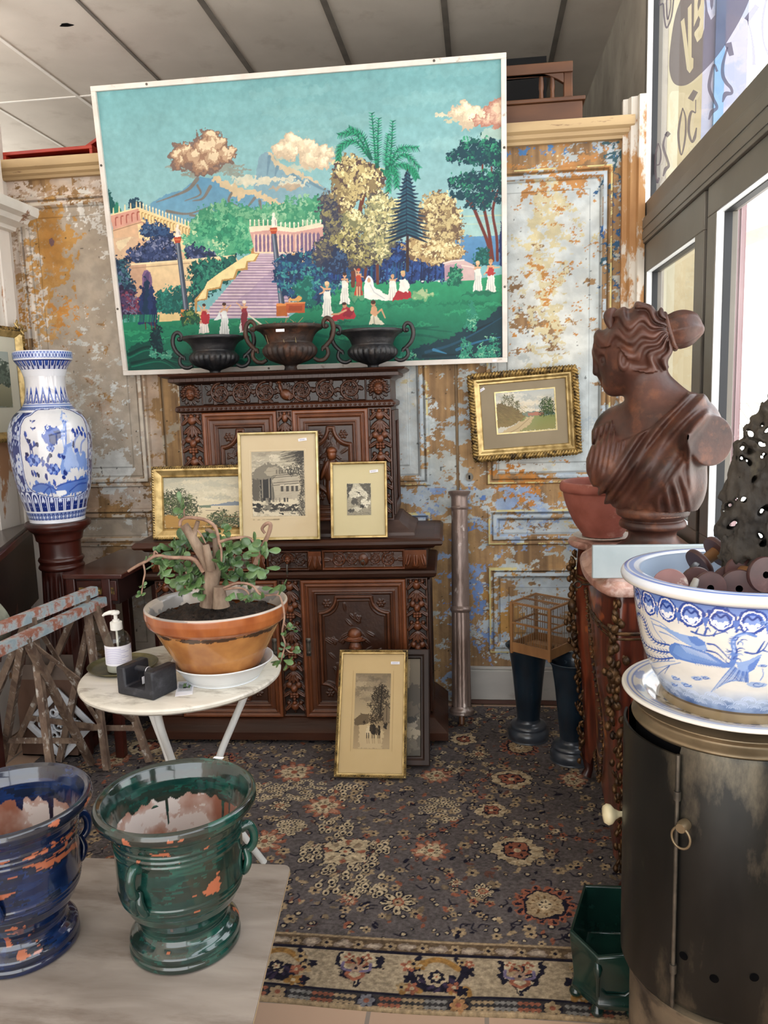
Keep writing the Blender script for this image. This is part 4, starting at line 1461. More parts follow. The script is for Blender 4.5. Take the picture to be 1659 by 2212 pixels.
for z in (.05, .28):
    for i in range(60):
        inner.lathe([(0, -.002), (.0018, 0), (0, .002)], 5, (-.217 + i * .00735, -.011, z))
for x in (-.219, .219):
    for i in range(30):
        inner.lathe([(0, -.002), (.0018, 0), (0, .002)], 5, (x, -.011, .052 + i * .0077))
inner.build('bead_row', M_['goldd'], p3)
a = PY(345, 1162, 3.42)
place(p3, (a[0] + .265, 3.376, .9405), (1, .04, 0), (0, .12, 1))

# --- watercolour of a country road on the panelling
cv = Cv(300, 220, '#c9c2b2', [(486, 224), (790, 200), (797, 400), (496, 425)])
cv.poly([(486, 224), (790, 200), (793, 320), (490, 330)], ('#b3b6b4', '#dccdb4'))
for i in range(36):
    cv.ell(490 + 290 * rnd.random(), 225 + 80 * rnd.random(), 40, 8, ['#e4dccb', '#9ea3a3', '#d3c2a6'][i % 3], 5, .45)
cv.poly([(620, 322), (700, 312), (790, 315), (795, 345), (620, 345)], '#6f7f78', 3); cv.poly([(655, 322), (700, 316), (735, 318), (735, 334), (655, 336)], '#a9705c', 2)
cv.poly([(486, 275), (530, 278), (590, 300), (640, 335), (655, 345), (560, 390), (495, 400)], ('#6a5a3c', '#8c7648'), 4)
for i in range(160):
    x = 490 + 150 * rnd.random(); y = 285 + 90 * rnd.random()
    cv.line([(x, y), (x + 14, y + 6)], 2, ['#57492f', '#a08a58', '#6d6a3e'][i % 3], a=.4)
cv.poly([(640, 340), (797, 330), (797, 400), (560, 420)], ('#7f8753', '#8f8a5a'), 3)
cv.poly([(655, 342), (690, 338), (660, 380), (600, 420), (505, 425), (590, 380)], '#bda680', 3)
cv.line([(660, 350), (600, 400), (560, 420)], 4, '#8f7a58', a=.6)
leafy(cv, [(715, 270), (745, 246), (785, 260), (788, 330), (715, 335)], ['#2f3f2a', '#42552f', '#52663c'], 200, 5)
leafy(cv, [(520, 240), (545, 222), (580, 225), (580, 290), (525, 270)], ['#5d5c42', '#726d4b'], 70, 4); leafy(cv, [(588, 262), (604, 258), (610, 300), (590, 305)], ['#5d5c42', '#6e6a48'], 40, 3)
cv.curve([(578, 292), (560, 265), (535, 235)], 3, '#4c4230', 1); cv.line([(599, 310), (600, 270)], 2, '#4c4230')
ORN = [(0, 0), (0, .022), (.008, .034), (.016, .034), (.024, .026), (.028, .02), (.034, .02), (.044, .012), (.05, .012), (.054, .006)]
p4 = picture('framed_watercolour', 'ornate gilt framed country road watercolour hanging crooked on the panelling', .505, .412, ORN, M_['gold'], cv, (-.128, .125, .145, .315), MAT('grey_brown_mount', '#8f8069', '#998a73', 5, .85), edge=(.01, .03, .014, .017, .95, M_['goldd']), tagpos=(-.195, .335, .5), slips=(.006, M_['goldl']))
c0, c1, c2, c3 = [PY(*p_, 3.815) for p_ in ((1018, 812), (1249, 791), (1251, 979), (1027, 997))]
mid = (c3 + c2) / 2
place(p4, (mid[0], 3.822, mid[2]), c1 - c0, (c0 - c3) + (c1 - c2))

# --- sepia road print and the dark frame behind it, on the floor
cv = Cv(180, 400, '#a58f70', [(1103, 824), (1281, 825), (1278, 1268), (1093, 1266)])
cv.poly([(1103, 824), (1281, 825), (1279, 1130), (1095, 1130)], ('#85745c', '#c3ac87'))
for i in range(50):
    cv.ell(1110 + 160 * rnd.random(), 835 + 150 * rnd.random(), 34, 12, ['#6f6250', '#b7a283', '#94826a'][i % 3], 6, .4)
cv.poly([(1098, 1090), (1150, 1075), (1278, 1080), (1278, 1268), (1093, 1266)], ('#8a765a', '#b39a76'), 3)
cv.poly([(1125, 1130), (1170, 1115), (1250, 1160), (1240, 1268), (1120, 1268)], '#c4ab84', 4)
for y, wdt in ((905, 22), (925, 38), (950, 55), (975, 42), (1000, 60), (1030, 48)):
    leafy(cv, [(1232 - wdt, y), (1232, y - 18), (1232 + wdt * .9, y), (1232 + wdt * .9, y + 16), (1232 - wdt, y + 18)], ['#2e261d', '#4a3e30', '#3a3026'], 60, 5)
cv.line([(1236, 900), (1230, 1080)], 7, '#2b231b', 12)
leafy(cv, [(1170, 1065), (1230, 1045), (1275, 1060), (1276, 1110), (1180, 1110)], ['#33291f', '#4c3f30'], 120, 6)
cv.poly([(1245, 1040), (1262, 1005), (1278, 1030), (1278, 1110), (1248, 1110)], '#7d6b54', 1); cv.line([(1245, 1040), (1262, 1006), (1278, 1030)], 3, '#2d251c'); cv.line([(1262, 1010), (1262, 1100)], 3, '#3b3024')
cv.poly([(1098, 1100), (1130, 1060), (1170, 1065), (1170, 1120), (1100, 1130)], '#6b5b46', 3)
for x, y, w_, h_, c in ((1168, 1160, 9, 26, '#d2bd98'), (1196, 1155, 12, 32, '#2a2119'), (1185, 1150, 7, 24, '#3c3024'), (1224, 1160, 8, 26, '#2f261d'), (1210, 1165, 6, 22, '#4a3c2d'), (1258, 1135, 9, 20, '#2c231a'), (1148, 1108, 4, 9, '#2c231a')):
    cv.ell(x, y, w_, h_, c, 3)
for x in (1162, 1172, 1190, 1200, 1220, 1228):
    cv.line([(x, 1175), (x, 1205)], 4, '#2c231a'); cv.line([(x, 1205), (x + 3, 1235)], 4, '#8b7455', a=.5)
RB = [(0, 0), (0, .014), (.003, .018), (.009, .018), (.011, .014), (.016, .013), (.017, .006)]
a, b_, c_ = PZ(723, 1682, 0), PZ(877, 1685, 0), PY(728, 1408, 3.27)
hh = math.hypot(c_[2], 3.27 - a[1])
p5 = picture('framed_print', 'gilt framed sepia print of a tall tree and road leaning on the floor', .298, hh, RB, M_['gold'], cv, (-.075, .115, .077, hh - .1), MAT('tan_mount', '#cbae7e', '#d3b788', 4, .85), edge=(.006, .017, .007, .0055, .7, M_['goldd']), tagpos=(.095, hh - .055, 0))
for s_, z_ in ((-.086, 0), (.088, 0)):
    MB().box(s_ - .0006, s_ + .0006, -.0042, -.0036, .104, hh - .088).build('mount_line', MAT('line_tan', '#b09264', None, rough=.9), p5)
place(p5, ((a[0] + b_[0]) / 2, (a[1] + b_[1]) / 2, .006), (b_ - a) * A([1, 1, 0]), (0, 3.27 - a[1], c_[2]))
cv = Cv(160, 240, '#4a4036', [(0, 0), (160, 0), (160, 240), (0, 240)])
cv.poly([(0, 0), (160, 0), (160, 240), (0, 240)], ('#6f6250', '#4d4437'))
cv.poly([(60, 0), (135, 0), (132, 72), (128, 80), (60, 78)], '#a08a6a', 1); cv.poly([(100, 80), (160, 60), (160, 150), (110, 150)], '#453b30', 4)
for x, y, rx, ry, c in ((128, 160, 24, 30, '#8d8070'), (132, 185, 30, 12, '#a3937c'), (118, 215, 34, 22, '#6c6050'), (135, 130, 22, 20, '#5a4e40'), (140, 150, 12, 6, '#2a241d'), (40, 150, 40, 60, '#5b5042')):
    cv.ell(x, y, rx, ry, c, 5)
for i in range(90):
    x, y = 160 * rnd.random(), 80 + 160 * rnd.random(); cv.line([(x, y), (x + rnd.uniform(-16, 16), y + rnd.uniform(-8, 8))], 1.5, ['#2a241c', '#9b8c74'][i % 2], a=.4)
a, c_ = PZ(929, 1660, 0), PY(929, 1408, 3.32)
hh = math.hypot(c_[2], 3.32 - a[1])
p6 = picture('framed_print', 'dark wooden framed torn print half hidden behind the sepia print', .36, hh, [(0, 0), (0, .02), (.004, .024), (.022, .024), (.03, .016), (.036, .016), (.04, .006)], MAT('dark_frame_wood', '#21140f', '#352117', 12, .6, stretch=(1, 1, .3)), cv, (-.14, .04, .14, hh - .04), None, pmat=M_['pic'])
place(p6, (a[0] - .18, a[1] + .004, .006), (1, .03, 0), (0, 3.32 - a[1], c_[2]))
# ================================================================== the big painted landscape board
MQ = [(35, 178), (1594, 55), (1601, 1213), (133, 1268)]
c_ = Cv(860, 600, '#7fb6ba', MQ)
H2 = c_
pm = c_
pm.poly([(-60, 0), (1700, 0), (1700, 760), (-60, 760)], ('#70a6ab', '#9dc5c9'))
for i in range(70):
    x, y = 1600 * rnd.random(), 60 + 600 * rnd.random()
    pm.ell(x, y, 160, 22, ['#80b3b7', '#92c2c5', '#7cabab', '#9fcac9'][i % 4], 8, .16)
pm.poly([(1340, 640), (1620, 600), (1620, 760), (1300, 760)], ('#8dbfcb', '#b9cfb9'), 12, .6)


def cloud(L, cols, rough=7):
    for x, y, r in L:
        pm.ell(x, y, r * 1.08, r * .95, cols[0], rough)
    for k, (dx, f) in enumerate(((.12, .82), (.22, .6), (.32, .38))):
        for x, y, r in L:
            pm.ell(x + dx * r, y - dx * r * 1.2, r * f, r * f * .85, cols[k + 1], rough)


for y, x0, x1 in ((455, 285, 560), (470, 310, 610), (485, 360, 640), (497, 350, 470), (500, 520, 600)):
    pm.ell((x0 + x1) / 2, y, (x1 - x0) / 2, 9, '#8d8a7d', 6, .75)
BR = ['#77625a', '#97755f', '#b8997c', '#dfcaa9']
cloud([(335, 425, 26), (365, 410, 36), (400, 440, 44), (350, 455, 30), (520, 425, 44), (545, 415, 26), (470, 445, 50), (430, 400, 40), (500, 380, 36), (465, 355, 38), (455, 400, 52), (540, 445, 22), (430, 470, 34)], BR)
for y, x0, x1 in ((425, 700, 780), (470, 760, 930), (455, 830, 950), (400, 880, 960)):
    pm.ell((x0 + x1) / 2, y, (x1 - x0) / 2, 10, '#c9c5ae', 7, .7)
CR = ['#c9b59b', '#dcc9ac', '#e9dabb', '#f3e9cf']
cloud([(735, 400, 24), (765, 398, 36), (790, 375, 36), (830, 390, 34), (860, 405, 36), (905, 408, 30), (935, 425, 20), (850, 440, 34), (900, 450, 30), (790, 420, 24)], CR)
pm.ell(1400, 268, 60, 6, '#d8cdb2', 5, .9); pm.ell(1410, 290, 45, 6, '#cbbf9f', 5, .9)
cloud([(1420, 262, 26), (1450, 255, 36), (1490, 262, 36), (1470, 285, 34), (1520, 270, 34)], CR)
cloud([(1530, 290, 26), (1560, 262, 36), (1590, 235, 34), (1580, 290, 34), (1500, 295, 22)], ['#b98371', '#c99b87', '#d9b59d', '#e6cfb2'])
pm.ell(1560, 345, 50, 20, '#b9cdbf', 6, .7)
# mountains
pm.poly([(640, 520), (655, 455), (662, 425), (690, 408), (712, 415), (740, 460), (800, 480), (870, 515), (910, 545), (965, 572), (965, 680), (640, 680)], ('#7d9cab', '#86aebb'), 2)
pm.poly([(690, 408), (712, 415), (742, 458), (800, 480), (880, 520), (905, 548), (850, 520), (790, 495), (768, 500), (735, 470), (722, 480), (716, 445), (700, 430)], '#c9b99b', 4)
for P in ([(700, 430), (690, 500)], [(730, 470), (720, 505)], [(790, 500), (850, 545)], [(850, 525), (930, 570)]):
    pm.line(P, 14, '#6c8c9d', 3)
pm.poly([(205, 640), (250, 600), (300, 575), (360, 560), (420, 507), (470, 512), (500, 505), (560, 545), (640, 570), (700, 590), (778, 632), (778, 740), (205, 740)], ('#5f93b4', '#7aa8bd'), 2)
for P, w in (([(420, 515), (385, 555), (330, 580), (260, 605)], 16), ([(470, 545), (440, 590), (400, 600)], 14), ([(420, 540), (430, 575), (370, 600)], 10), ([(560, 560), (540, 600), (575, 620)], 14), ([(500, 520), (530, 545)], 18), ([(640, 590), (600, 640)], 12), ([(660, 600), (670, 640), (720, 640)], 12), ([(300, 640), (380, 650), (460, 625)], 12), ([(540, 640), (560, 660)], 12), ([(390, 655), (450, 660), (480, 620)], 10)):
    pm.curve(P, w, '#7b756e', 3, .9)
pm.poly([(500, 505), (545, 530), (600, 555), (640, 560), (700, 585), (770, 620), (772, 632), (690, 605), (630, 580), (600, 580), (580, 600), (570, 575), (555, 590), (540, 560), (470, 515)], '#cfba97', 5)
for x, y, rx in ((700, 520, 110), (640, 530, 90), (790, 535, 60), (600, 515, 50)):
    pm.ell(x, y, rx, 9, '#d3cdb6', 6, .9)
pm.ell(760, 548, 70, 8, '#b99f84', 6, .8)
# far woods
G1 = ['#2c7f63', '#3a9571', '#55aa80', '#79bd93']
pm.blobs([(390, 690), (430, 640), (520, 610), (600, 630), (700, 625), (780, 600), (880, 590), (940, 600), (930, 740), (640, 760), (390, 740)], ['#3f8f6d', '#559f79', '#74b28a', '#94c29d'], 620, 12)
pm.blobs([(430, 700), (520, 650), (590, 690), (640, 740), (640, 800), (500, 800), (390, 760)], G1, 380, 12)
pm.poly([(1390, 735), (1610, 735), (1610, 850), (1390, 850)], ('#5f92bb', '#4d7fae'), 2)
pm.line([(1430, 660), (1600, 655)], 5, '#d0cf9f', a=.6); pm.line([(1450, 690), (1600, 688)], 4, '#c8d0ae', a=.5)
# terraces on the left
pm.poly([(70, 545), (85, 570), (105, 640), (70, 660)], '#1c5a5a', 4); pm.poly([(100, 600), (135, 640), (90, 660)], '#2a7d68', 4)
pm.blobs([(150, 600), (185, 590), (210, 640), (150, 640)], ['#20455a', '#2d5b70'], 60, 6)
pm.poly([(78, 655), (188, 626), (200, 680), (90, 715)], '#d39d8c'); pm.poly([(188, 626), (386, 702), (388, 742), (200, 682)], '#ecd19a')
pm.poly([(88, 712), (200, 678), (388, 740), (392, 860), (100, 880)], '#dcb592'); pm.poly([(185, 690), (388, 740), (392, 800), (190, 745)], '#ecd5a5')
pm.line([(78, 656), (188, 627), (386, 702)], 5, '#f1ddb0'); pm.line([(90, 716), (200, 682), (388, 742)], 3, '#9a755f')
for i in range(16):
    t = i / 15
    pm.line([(196 + 186 * t, 632 + 70 * t), (196 + 186 * t, 606 + 72 * t)], 7, '#ead6a8', 4); pm.ell(196 + 186 * t, 610 + 72 * t, 3, 4, '#f5e9c8')
    pm.curve([(202 + 182 * t, 672 + 62 * t), (202 + 182 * t, 648 + 64 * t), (208 + 182 * t, 646 + 64 * t)], 3, '#b08a56')
for i in range(5):
    t = i / 4
    pm.line([(92 + 90 * t, 650 - 22 * t), (92 + 90 * t, 628 - 24 * t)], 7, '#ead6a8', 4)
    pm.curve([(100 + 85 * t, 696 - 22 * t), (100 + 85 * t, 668 - 22 * t), (108 + 85 * t, 664 - 22 * t)], 4, '#a5584c')
pm.poly([(85, 745), (170, 738), (185, 745), (150, 845), (95, 850)], '#d6b596'); pm.poly([(95, 760), (165, 742), (110, 800)], '#e6d2ae', 3)
NB = ['#22304f', '#2f3f68', '#47557f', '#7f86a6']
pm.blobs([(150, 800), (190, 780), (250, 750), (300, 745), (340, 790), (330, 835), (150, 840)], NB, 330, 9)
pm.blobs([(195, 730), (210, 690), (240, 690), (300, 705), (320, 735), (210, 742)], ['#21365a', '#31507a', '#4c6a8f'], 110, 8)
pm.blobs([(365, 740), (420, 730), (500, 770), (540, 810), (440, 825), (370, 820)], ['#4a9f7c', '#6cb78f', '#a9d1a6', '#c3dcae'], 240, 8)
pm.blobs([(365, 790), (400, 770), (480, 800), (500, 830), (380, 835)], NB, 120, 8)
pm.poly([(148, 848), (380, 828), (560, 812), (575, 835), (400, 860), (395, 1060), (165, 1065)], ('#e9cfa2', '#dcb893')); pm.poly([(148, 848), (215, 845), (210, 1065), (165, 1065)], '#cba488')
pm.line([(146, 848), (380, 830), (562, 813)], 7, '#f0ddb4'); pm.line([(160, 862), (380, 842)], 3, '#b08d70')
pm.poly([(198, 960), (198, 890), (206, 872), (218, 868), (230, 878), (236, 900), (238, 970)], '#7d5f86'); pm.poly([(206, 960), (206, 892), (218, 874), (226, 880), (222, 960)], '#5c4a74')
pm.poly([(250, 1042), (430, 1030), (432, 1066), (252, 1072)], '#e3c890')
TE = ['#123f44', '#1b5c55', '#267766', '#3c9078']
pm.blobs([(390, 870), (400, 845), (470, 835), (560, 820), (570, 880), (500, 930), (420, 990), (395, 1000)], TE, 420, 9)
for cx in (265, 300, 340, 290, 325):
    pm.poly([(cx - 26, 1036), (cx - 10, 960 + (cx % 3) * 18), (cx, 900 + (cx % 7) * 9), (cx + 10, 960), (cx + 28, 1036)], ['#1d6a62', '#175048', '#2b8274'][cx % 3], 6)
pm.blobs([(250, 950), (380, 930), (395, 1034), (250, 1038)], ['#1a5c58', '#23776b', '#3a9484'], 160, 6)
# stairs
pm.poly([(648, 800), (785, 798), (792, 850), (768, 1055), (425, 1058)], '#a58da3')
for i in range(25):
    t = (i / 24) ** 1.25
    y = 802 + 250 * t
    xl, xr = 650 - 222 * t, 786 - 20 * t
    pm.line([(xl, y), (xr, y)], 3 + 3.5 * t, '#dfccd0' if i % 2 else '#cfb8c2'); pm.line([(xl, y + 5 + 2 * t), (xr, y + 5 + 2 * t)], 2, '#7f6a8a', a=.7)
pm.poly([(560, 1000), (700, 870), (780, 820), (790, 850), (770, 1000)], '#7a6690', 3, .22)
pm.poly([(640, 798), (658, 800), (640, 836), (610, 838), (610, 868), (572, 872), (560, 905), (512, 912), (505, 940), (455, 950), (450, 985), (412, 990), (408, 1040), (428, 1052), (402, 1052), (400, 985), (440, 940), (452, 915), (500, 880), (560, 840), (600, 815)], '#b78f56')
pm.poly([(640, 798), (655, 800), (632, 832), (606, 834), (600, 860), (566, 866), (552, 900), (508, 906), (500, 934), (450, 944), (444, 980), (410, 986), (440, 940), (452, 915), (500, 880), (560, 840), (600, 815)], '#f0dba2')
pm.poly([(785, 798), (868, 792), (870, 850), (800, 880), (770, 1000), (762, 900), (770, 850)], '#e9cf97'); pm.poly([(785, 798), (815, 796), (800, 830), (775, 900), (768, 990), (762, 900)], '#a98552')
for x, y in ((640, 795), (812, 782)):
    pm.rect(x - 16, y - 2, x + 18, y + 10, '#b9814e'); pm.ell(x, y - 8, 17, 9, '#a77a4c', 4)
# colonnade
pm.poly([(618, 712), (700, 700), (790, 712), (905, 685), (905, 795), (800, 800), (640, 800)], '#cfa096')
pm.poly([(618, 700), (700, 694), (790, 706), (905, 682), (905, 700), (790, 722), (700, 712), (620, 722)], '#eedac0')
for i in range(16):
    x = 640 + i * 15.5 + (6 if i > 9 else 0); w = 8 if i < 11 else 12
    y0 = 738 - (8 if i > 10 else 0)
    pm.poly([(x, 798), (x, y0), (x + w / 2, y0 - 10), (x + w, y0), (x + w, 798)], '#7b6484'); pm.line([(x - 3, 798), (x - 3, 730)], 4, '#e8cdb8')
pm.line([(640, 800), (800, 802), (905, 794)], 5, '#ead2b0')
for i in range(17):
    x = 622 + i * 17; y = 700 + (4 if 6 < i < 12 else -6)
    pm.line([(x, y), (x, y - 20)], 6, '#ece0c6', 4); pm.ell(x, y - 18, 3, 4, '#f4ead6')
# columns with statues
for x0, y0, x1, y1, w, sy in ((340, 765, 368, 1030, 19, 690), (713, 728, 741, 1005, 20, 645)):
    pm.line([(x0, y0), (x1, y1)], w, '#4f5a6b', w + 4); pm.line([(x0 - 3, y0), (x1 - 4, y1)], 5, '#8b93a2'); pm.line([(x0 + 6, y0), (x1 + 7, y1)], 5, '#39414f')
    pm.poly([(x0 - 16, y0 - 24), (x0 + 14, y0 - 26), (x0 + 10, y0 - 2), (x0 - 10, y0)], '#b2482f'); pm.line([(x0 - 14, y0 - 14), (x0 + 12, y0 - 15)], 5, '#d17a4c')
    pm.poly([(x0 - 10, y0 - 26), (x0 - 8, sy + 26), (x0 - 2, sy + 12), (x0 + 8, sy + 24), (x0 + 10, y0 - 28)], '#f0e7da', 2); pm.ell(x0, sy + 8, 6, 8, '#efe2d2'); pm.line([(x0 + 6, sy + 30), (x0 + 8, y0 - 34)], 4, '#a9a0a2')
    pm.rect(x1 - 22, y1 - 4, x1 + 20, y1 + 44, '#b3622f'); pm.rect(x1 - 22, y1 - 6, x1 + 20, y1 + 4, '#d98a4c')
# ground
pm.poly([(100, 1074), (255, 1072), (430, 1062), (765, 1055), (830, 1010), (900, 965), (1000, 915), (1180, 905), (1380, 915), (1490, 905), (1620, 880), (1620, 1230), (120, 1290)], ('#2f9a6b', '#0d5b4b'))
for i in range(70):
    x, y = 150 + 1450 * rnd.random(), 930 + 330 * rnd.random()
    if y > 1070 or x > 860:
        pm.ell(x, y, 90 * (.4 + rnd.random()), 5, ['#1b7d5c', '#3aa876', '#12694f', '#0f5f4c'][i % 4], 6, .55)
for P in ([(830, 1075), (1000, 1090), (1150, 1085), (1400, 1110)], [(1180, 1120), (1300, 1125), (1400, 1150)], [(870, 1120), (1000, 1150)], [(1230, 1100), (1350, 1090)]):
    pm.curve(P, 14, '#0e5a4a', 4, .8)
pm.poly([(133, 1180), (200, 1150), (260, 1170), (330, 1200), (420, 1180), (700, 1250), (133, 1275)], '#0b4a40', 8)
for P in ([(140, 1200), (220, 1170), (300, 1210), (380, 1225)], [(150, 1235), (260, 1215), (330, 1250)], [(420, 1230), (560, 1250)]):
    pm.curve(P, 12, '#06332f', 3)
    pm.curve([(x, y + 14) for x, y in P], 6, '#157259', 2)
pm.poly([(1230, 1216), (1250, 1175), (1330, 1150), (1400, 1130), (1470, 1085), (1530, 1060), (1620, 975), (1620, 1225)], '#123743', 6)
for P, c in (([(1300, 1190), (1400, 1160), (1500, 1110), (1600, 1050)], '#1d4c63'), ([(1420, 1180), (1500, 1150), (1590, 1130)], '#2a6a8d'), ([(1330, 1180), (1380, 1195)], '#3d83ab'), ([(1480, 1110), (1560, 1070)], '#0a2430'), ([(1290, 1205), (1400, 1200), (1600, 1180)], '#0b2a33')):
    pm.curve(P, 12, c, 3)
PL = ['#2f8a72', '#56ab8c', '#8fc9a4']
for P in ([(1455, 1100), (1475, 980), (1495, 1040), (1490, 1100)], [(1430, 1216), (1440, 1120), (1470, 1160), (1480, 1216)], [(1540, 1216), (1550, 1120), (1580, 1130), (1590, 1200)], [(1480, 1216), (1520, 1150), (1540, 1216)], [(1190, 1216), (1220, 1170), (1250, 1216)], [(1060, 1240), (1080, 1180), (1100, 1235)]):
    pm.blobs(P, PL, 60, 5, (.2, -.5), .8)
pm.blobs([(220, 1200), (240, 1090), (262, 1090), (275, 1190), (250, 1210)], ['#0b2a33', '#123f42'], 130, 6); pm.blobs([(215, 1210), (225, 1170), (260, 1200), (300, 1180), (310, 1215)], ['#3f8f78', '#78b79a'], 60, 5)
pm.blobs([(340, 1080), (355, 1030), (410, 1030), (425, 1080)], ['#1b4a3a', '#3e6a41', '#7a8a4c'], 90, 6)
# wood on the right half
BL_ = ['#182a55', '#22407a', '#31589a', '#3f72a8']
pm.blobs([(705, 850), (740, 820), (860, 800), (900, 860), (940, 830), (960, 930), (880, 1000), (830, 1010), (740, 960)], ['#1b3558', '#25507a', '#2f7a86', '#4a9a94'], 520, 9)
pm.blobs([(790, 930), (850, 880), (870, 1000), (800, 1000)], ['#16625a', '#2a8a76'], 90, 8)
pm.blobs([(900, 780), (1000, 830), (1160, 780), (1200, 760), (1380, 830), (1390, 905), (1180, 905), (1010, 915), (930, 900)], BL_, 700, 9)
for i in range(60):
    x = 950 + 430 * rnd.random(); pm.line([(x, 905), (x + 4, 840)], 6, ['#142349', '#2a4a8c', '#1d5a7a'][i % 3], 2)
TR = ['#4b3a3b', '#7c6a52', '#b9a877', '#e2d3a0']
TRK = '#6a3a2c'
for P, w in (([(1065, 560), (1045, 650), (1025, 760), (1018, 930)], 17), ([(1015, 740), (1018, 930)], 15), ([(1112, 800), (1114, 920)], 13), ([(1075, 780), (1065, 900)], 12), ([(965, 600), (985, 700), (1000, 800)], 9)):
    pm.curve(P, w, TRK, w * .9)
DK = ['#3f3440', '#544752', '#6f6152', '#8d8060']
pm.blobs([(895, 585), (950, 570), (980, 650), (960, 760), (930, 860), (880, 850), (870, 790), (910, 740)], ['#343a4f', '#4b4a55', '#6f6a5a', '#90895f'], 420, 9)
pm.blobs([(945, 470), (985, 432), (1050, 440), (1120, 470), (1140, 510), (1125, 560), (1040, 580), (1000, 680), (960, 600), (950, 540)], ['#544443', '#8a7957', '#bfae7b', '#e6d8a4'], 720, 9)
pm.blobs([(1080, 590), (1130, 570), (1200, 610), (1215, 690), (1160, 800), (1120, 840), (1060, 820), (1050, 700)], ['#5c5a52', '#93936c', '#c6bd88', '#e9dfae'], 760, 9)
pm.blobs([(985, 660), (1040, 645), (1075, 680), (1050, 715), (990, 710)], ['#7d7d5c', '#c0b781', '#ece2b4'], 130, 8)
pm.blobs([(960, 730), (1010, 720), (1050, 760), (1110, 830), (1060, 860), (960, 850), (930, 800)], ['#3f3b45', '#66604f', '#9a925f', '#d0c68c'], 460, 9)
pm.blobs([(950, 780), (1000, 830), (980, 880), (900, 870)], ['#243250', '#3c5a80'], 120, 8)
pm.blobs([(1300, 600), (1345, 570), (1400, 590), (1430, 640), (1440, 740), (1370, 770), (1300, 740), (1270, 690)], ['#6f5a48', '#a08a63', '#cbb987', '#e6d7a6'], 520, 9)
pm.blobs([(1240, 750), (1330, 750), (1440, 780), (1452, 815), (1370, 840), (1250, 825), (1230, 790)], ['#7a6149', '#b3986a', '#d8c592', '#eddfb0'], 420, 9)
# palm
PA = ['#0d5a4c', '#17805f', '#27a172']


def frond(P, w=15):
    Q = spline(P, 10)
    pm.line(Q, 8, PA[0], 3)
    n = len(Q)
    for i in range(2, n):
        d = Q[i] - Q[i - 1]; d /= max(1e-6, np.hypot(*d))
        L = w * (1.15 - .8 * abs(i / n - .45))
        for s in (-1, 1):
            nx_, ny_ = -d[1] * s, d[0] * s
            e = Q[i] + A([nx_, ny_]) * L + d * L * .8 + A([0, L * .35])
            pm.line([Q[i], e], 5, PA[(i + (s > 0)) % 3], 1.5)


for P in ([(1112, 470), (1105, 380), (1096, 265)], [(1118, 470), (1118, 380), (1122, 285)], [(1095, 440), (1060, 350), (1010, 318)], [(1090, 430), (1030, 340), (970, 345)], [(1090, 440), (1030, 370), (975, 390), (965, 440)], [(1150, 480), (1150, 420), (1158, 345)], [(1160, 480), (1170, 400), (1176, 295)], [(1160, 470), (1200, 400), (1270, 395)], [(1160, 470), (1220, 420), (1275, 470)], [(1150, 480), (1210, 460), (1250, 480), (1268, 510)], [(1150, 470), (1185, 490), (1190, 545)], [(1130, 480), (1160, 500), (1158, 560)]):
    frond(P)
# fir
pm.line([(1232, 480), (1230, 870)], 5, '#3d2a2b', 13)
for i in range(19):
    t = i / 18
    y, w = 492 + 235 * t, 12 + 78 * t ** .8
    for s in (-1, 1):
        pm.curve([(1231, y), (1231 + s * w * .55, y + 12 + 10 * t), (1231 + s * w * (1.05 if i % 2 else .85), y + 8 + 26 * t)], 13, ['#15283f', '#1d3d55'][i % 2], 3)
        pm.curve([(1231, y - 4), (1231 + s * w * .5, y + 4 + 8 * t)], 5, '#2d6472', 2)
# umbrella pines
for P, w in (([(1475, 600), (1500, 660), (1540, 760), (1552, 830)], 11), ([(1524, 620), (1545, 720), (1560, 830)], 11), ([(1580, 560), (1560, 640), (1575, 740), (1578, 830)], 9), ([(1520, 460), (1524, 620)], 7), ([(1555, 470), (1560, 580)], 6), ([(1500, 650), (1460, 600)], 6)):
    pm.curve(P, w, '#6b3029', w + 2)
for cx, cy, rx, ry in ((1480, 432, 100, 28), (1520, 395, 95, 32), (1585, 410, 60, 34), (1575, 450, 50, 22), (1480, 530, 105, 24), (1560, 520, 60, 32), (1500, 508, 60, 22), (1445, 575, 48, 14), (1510, 585, 60, 22), (1560, 560, 40, 18), (1500, 620, 50, 14), (1570, 600, 30, 14)):
    E2 = [(cx + rx * math.cos(t), cy + ry * math.sin(t)) for t in np.linspace(0, 2 * PI, 16)]
    pm.blobs(E2, ['#123f4d', '#1a5f57', '#2a8467', '#3f9f78'], int(rx * ry / 28), 7)
pm.poly([(1583, 760), (1590, 670), (1600, 700), (1600, 850), (1585, 850)], '#1d3366', 3)
pm.blobs([(1490, 850), (1500, 780), (1540, 790), (1550, 850)], ['#14544f', '#23756a'], 90, 6)
pm.poly([(1372, 840), (1400, 832), (1445, 828), (1490, 850), (1490, 908), (1375, 910)], '#d0b3b0'); pm.poly([(1372, 852), (1400, 846), (1440, 848), (1440, 910), (1375, 908)], '#b594a0'); pm.line([(1370, 842), (1400, 833), (1448, 829)], 6, '#ead6cc'); pm.line([(1440, 850), (1490, 858)], 5, '#ead6cc')
pm.blobs([(1385, 920), (1400, 860), (1425, 860), (1448, 920)], ['#15604f', '#2b8666', '#4ba27a'], 110, 6)
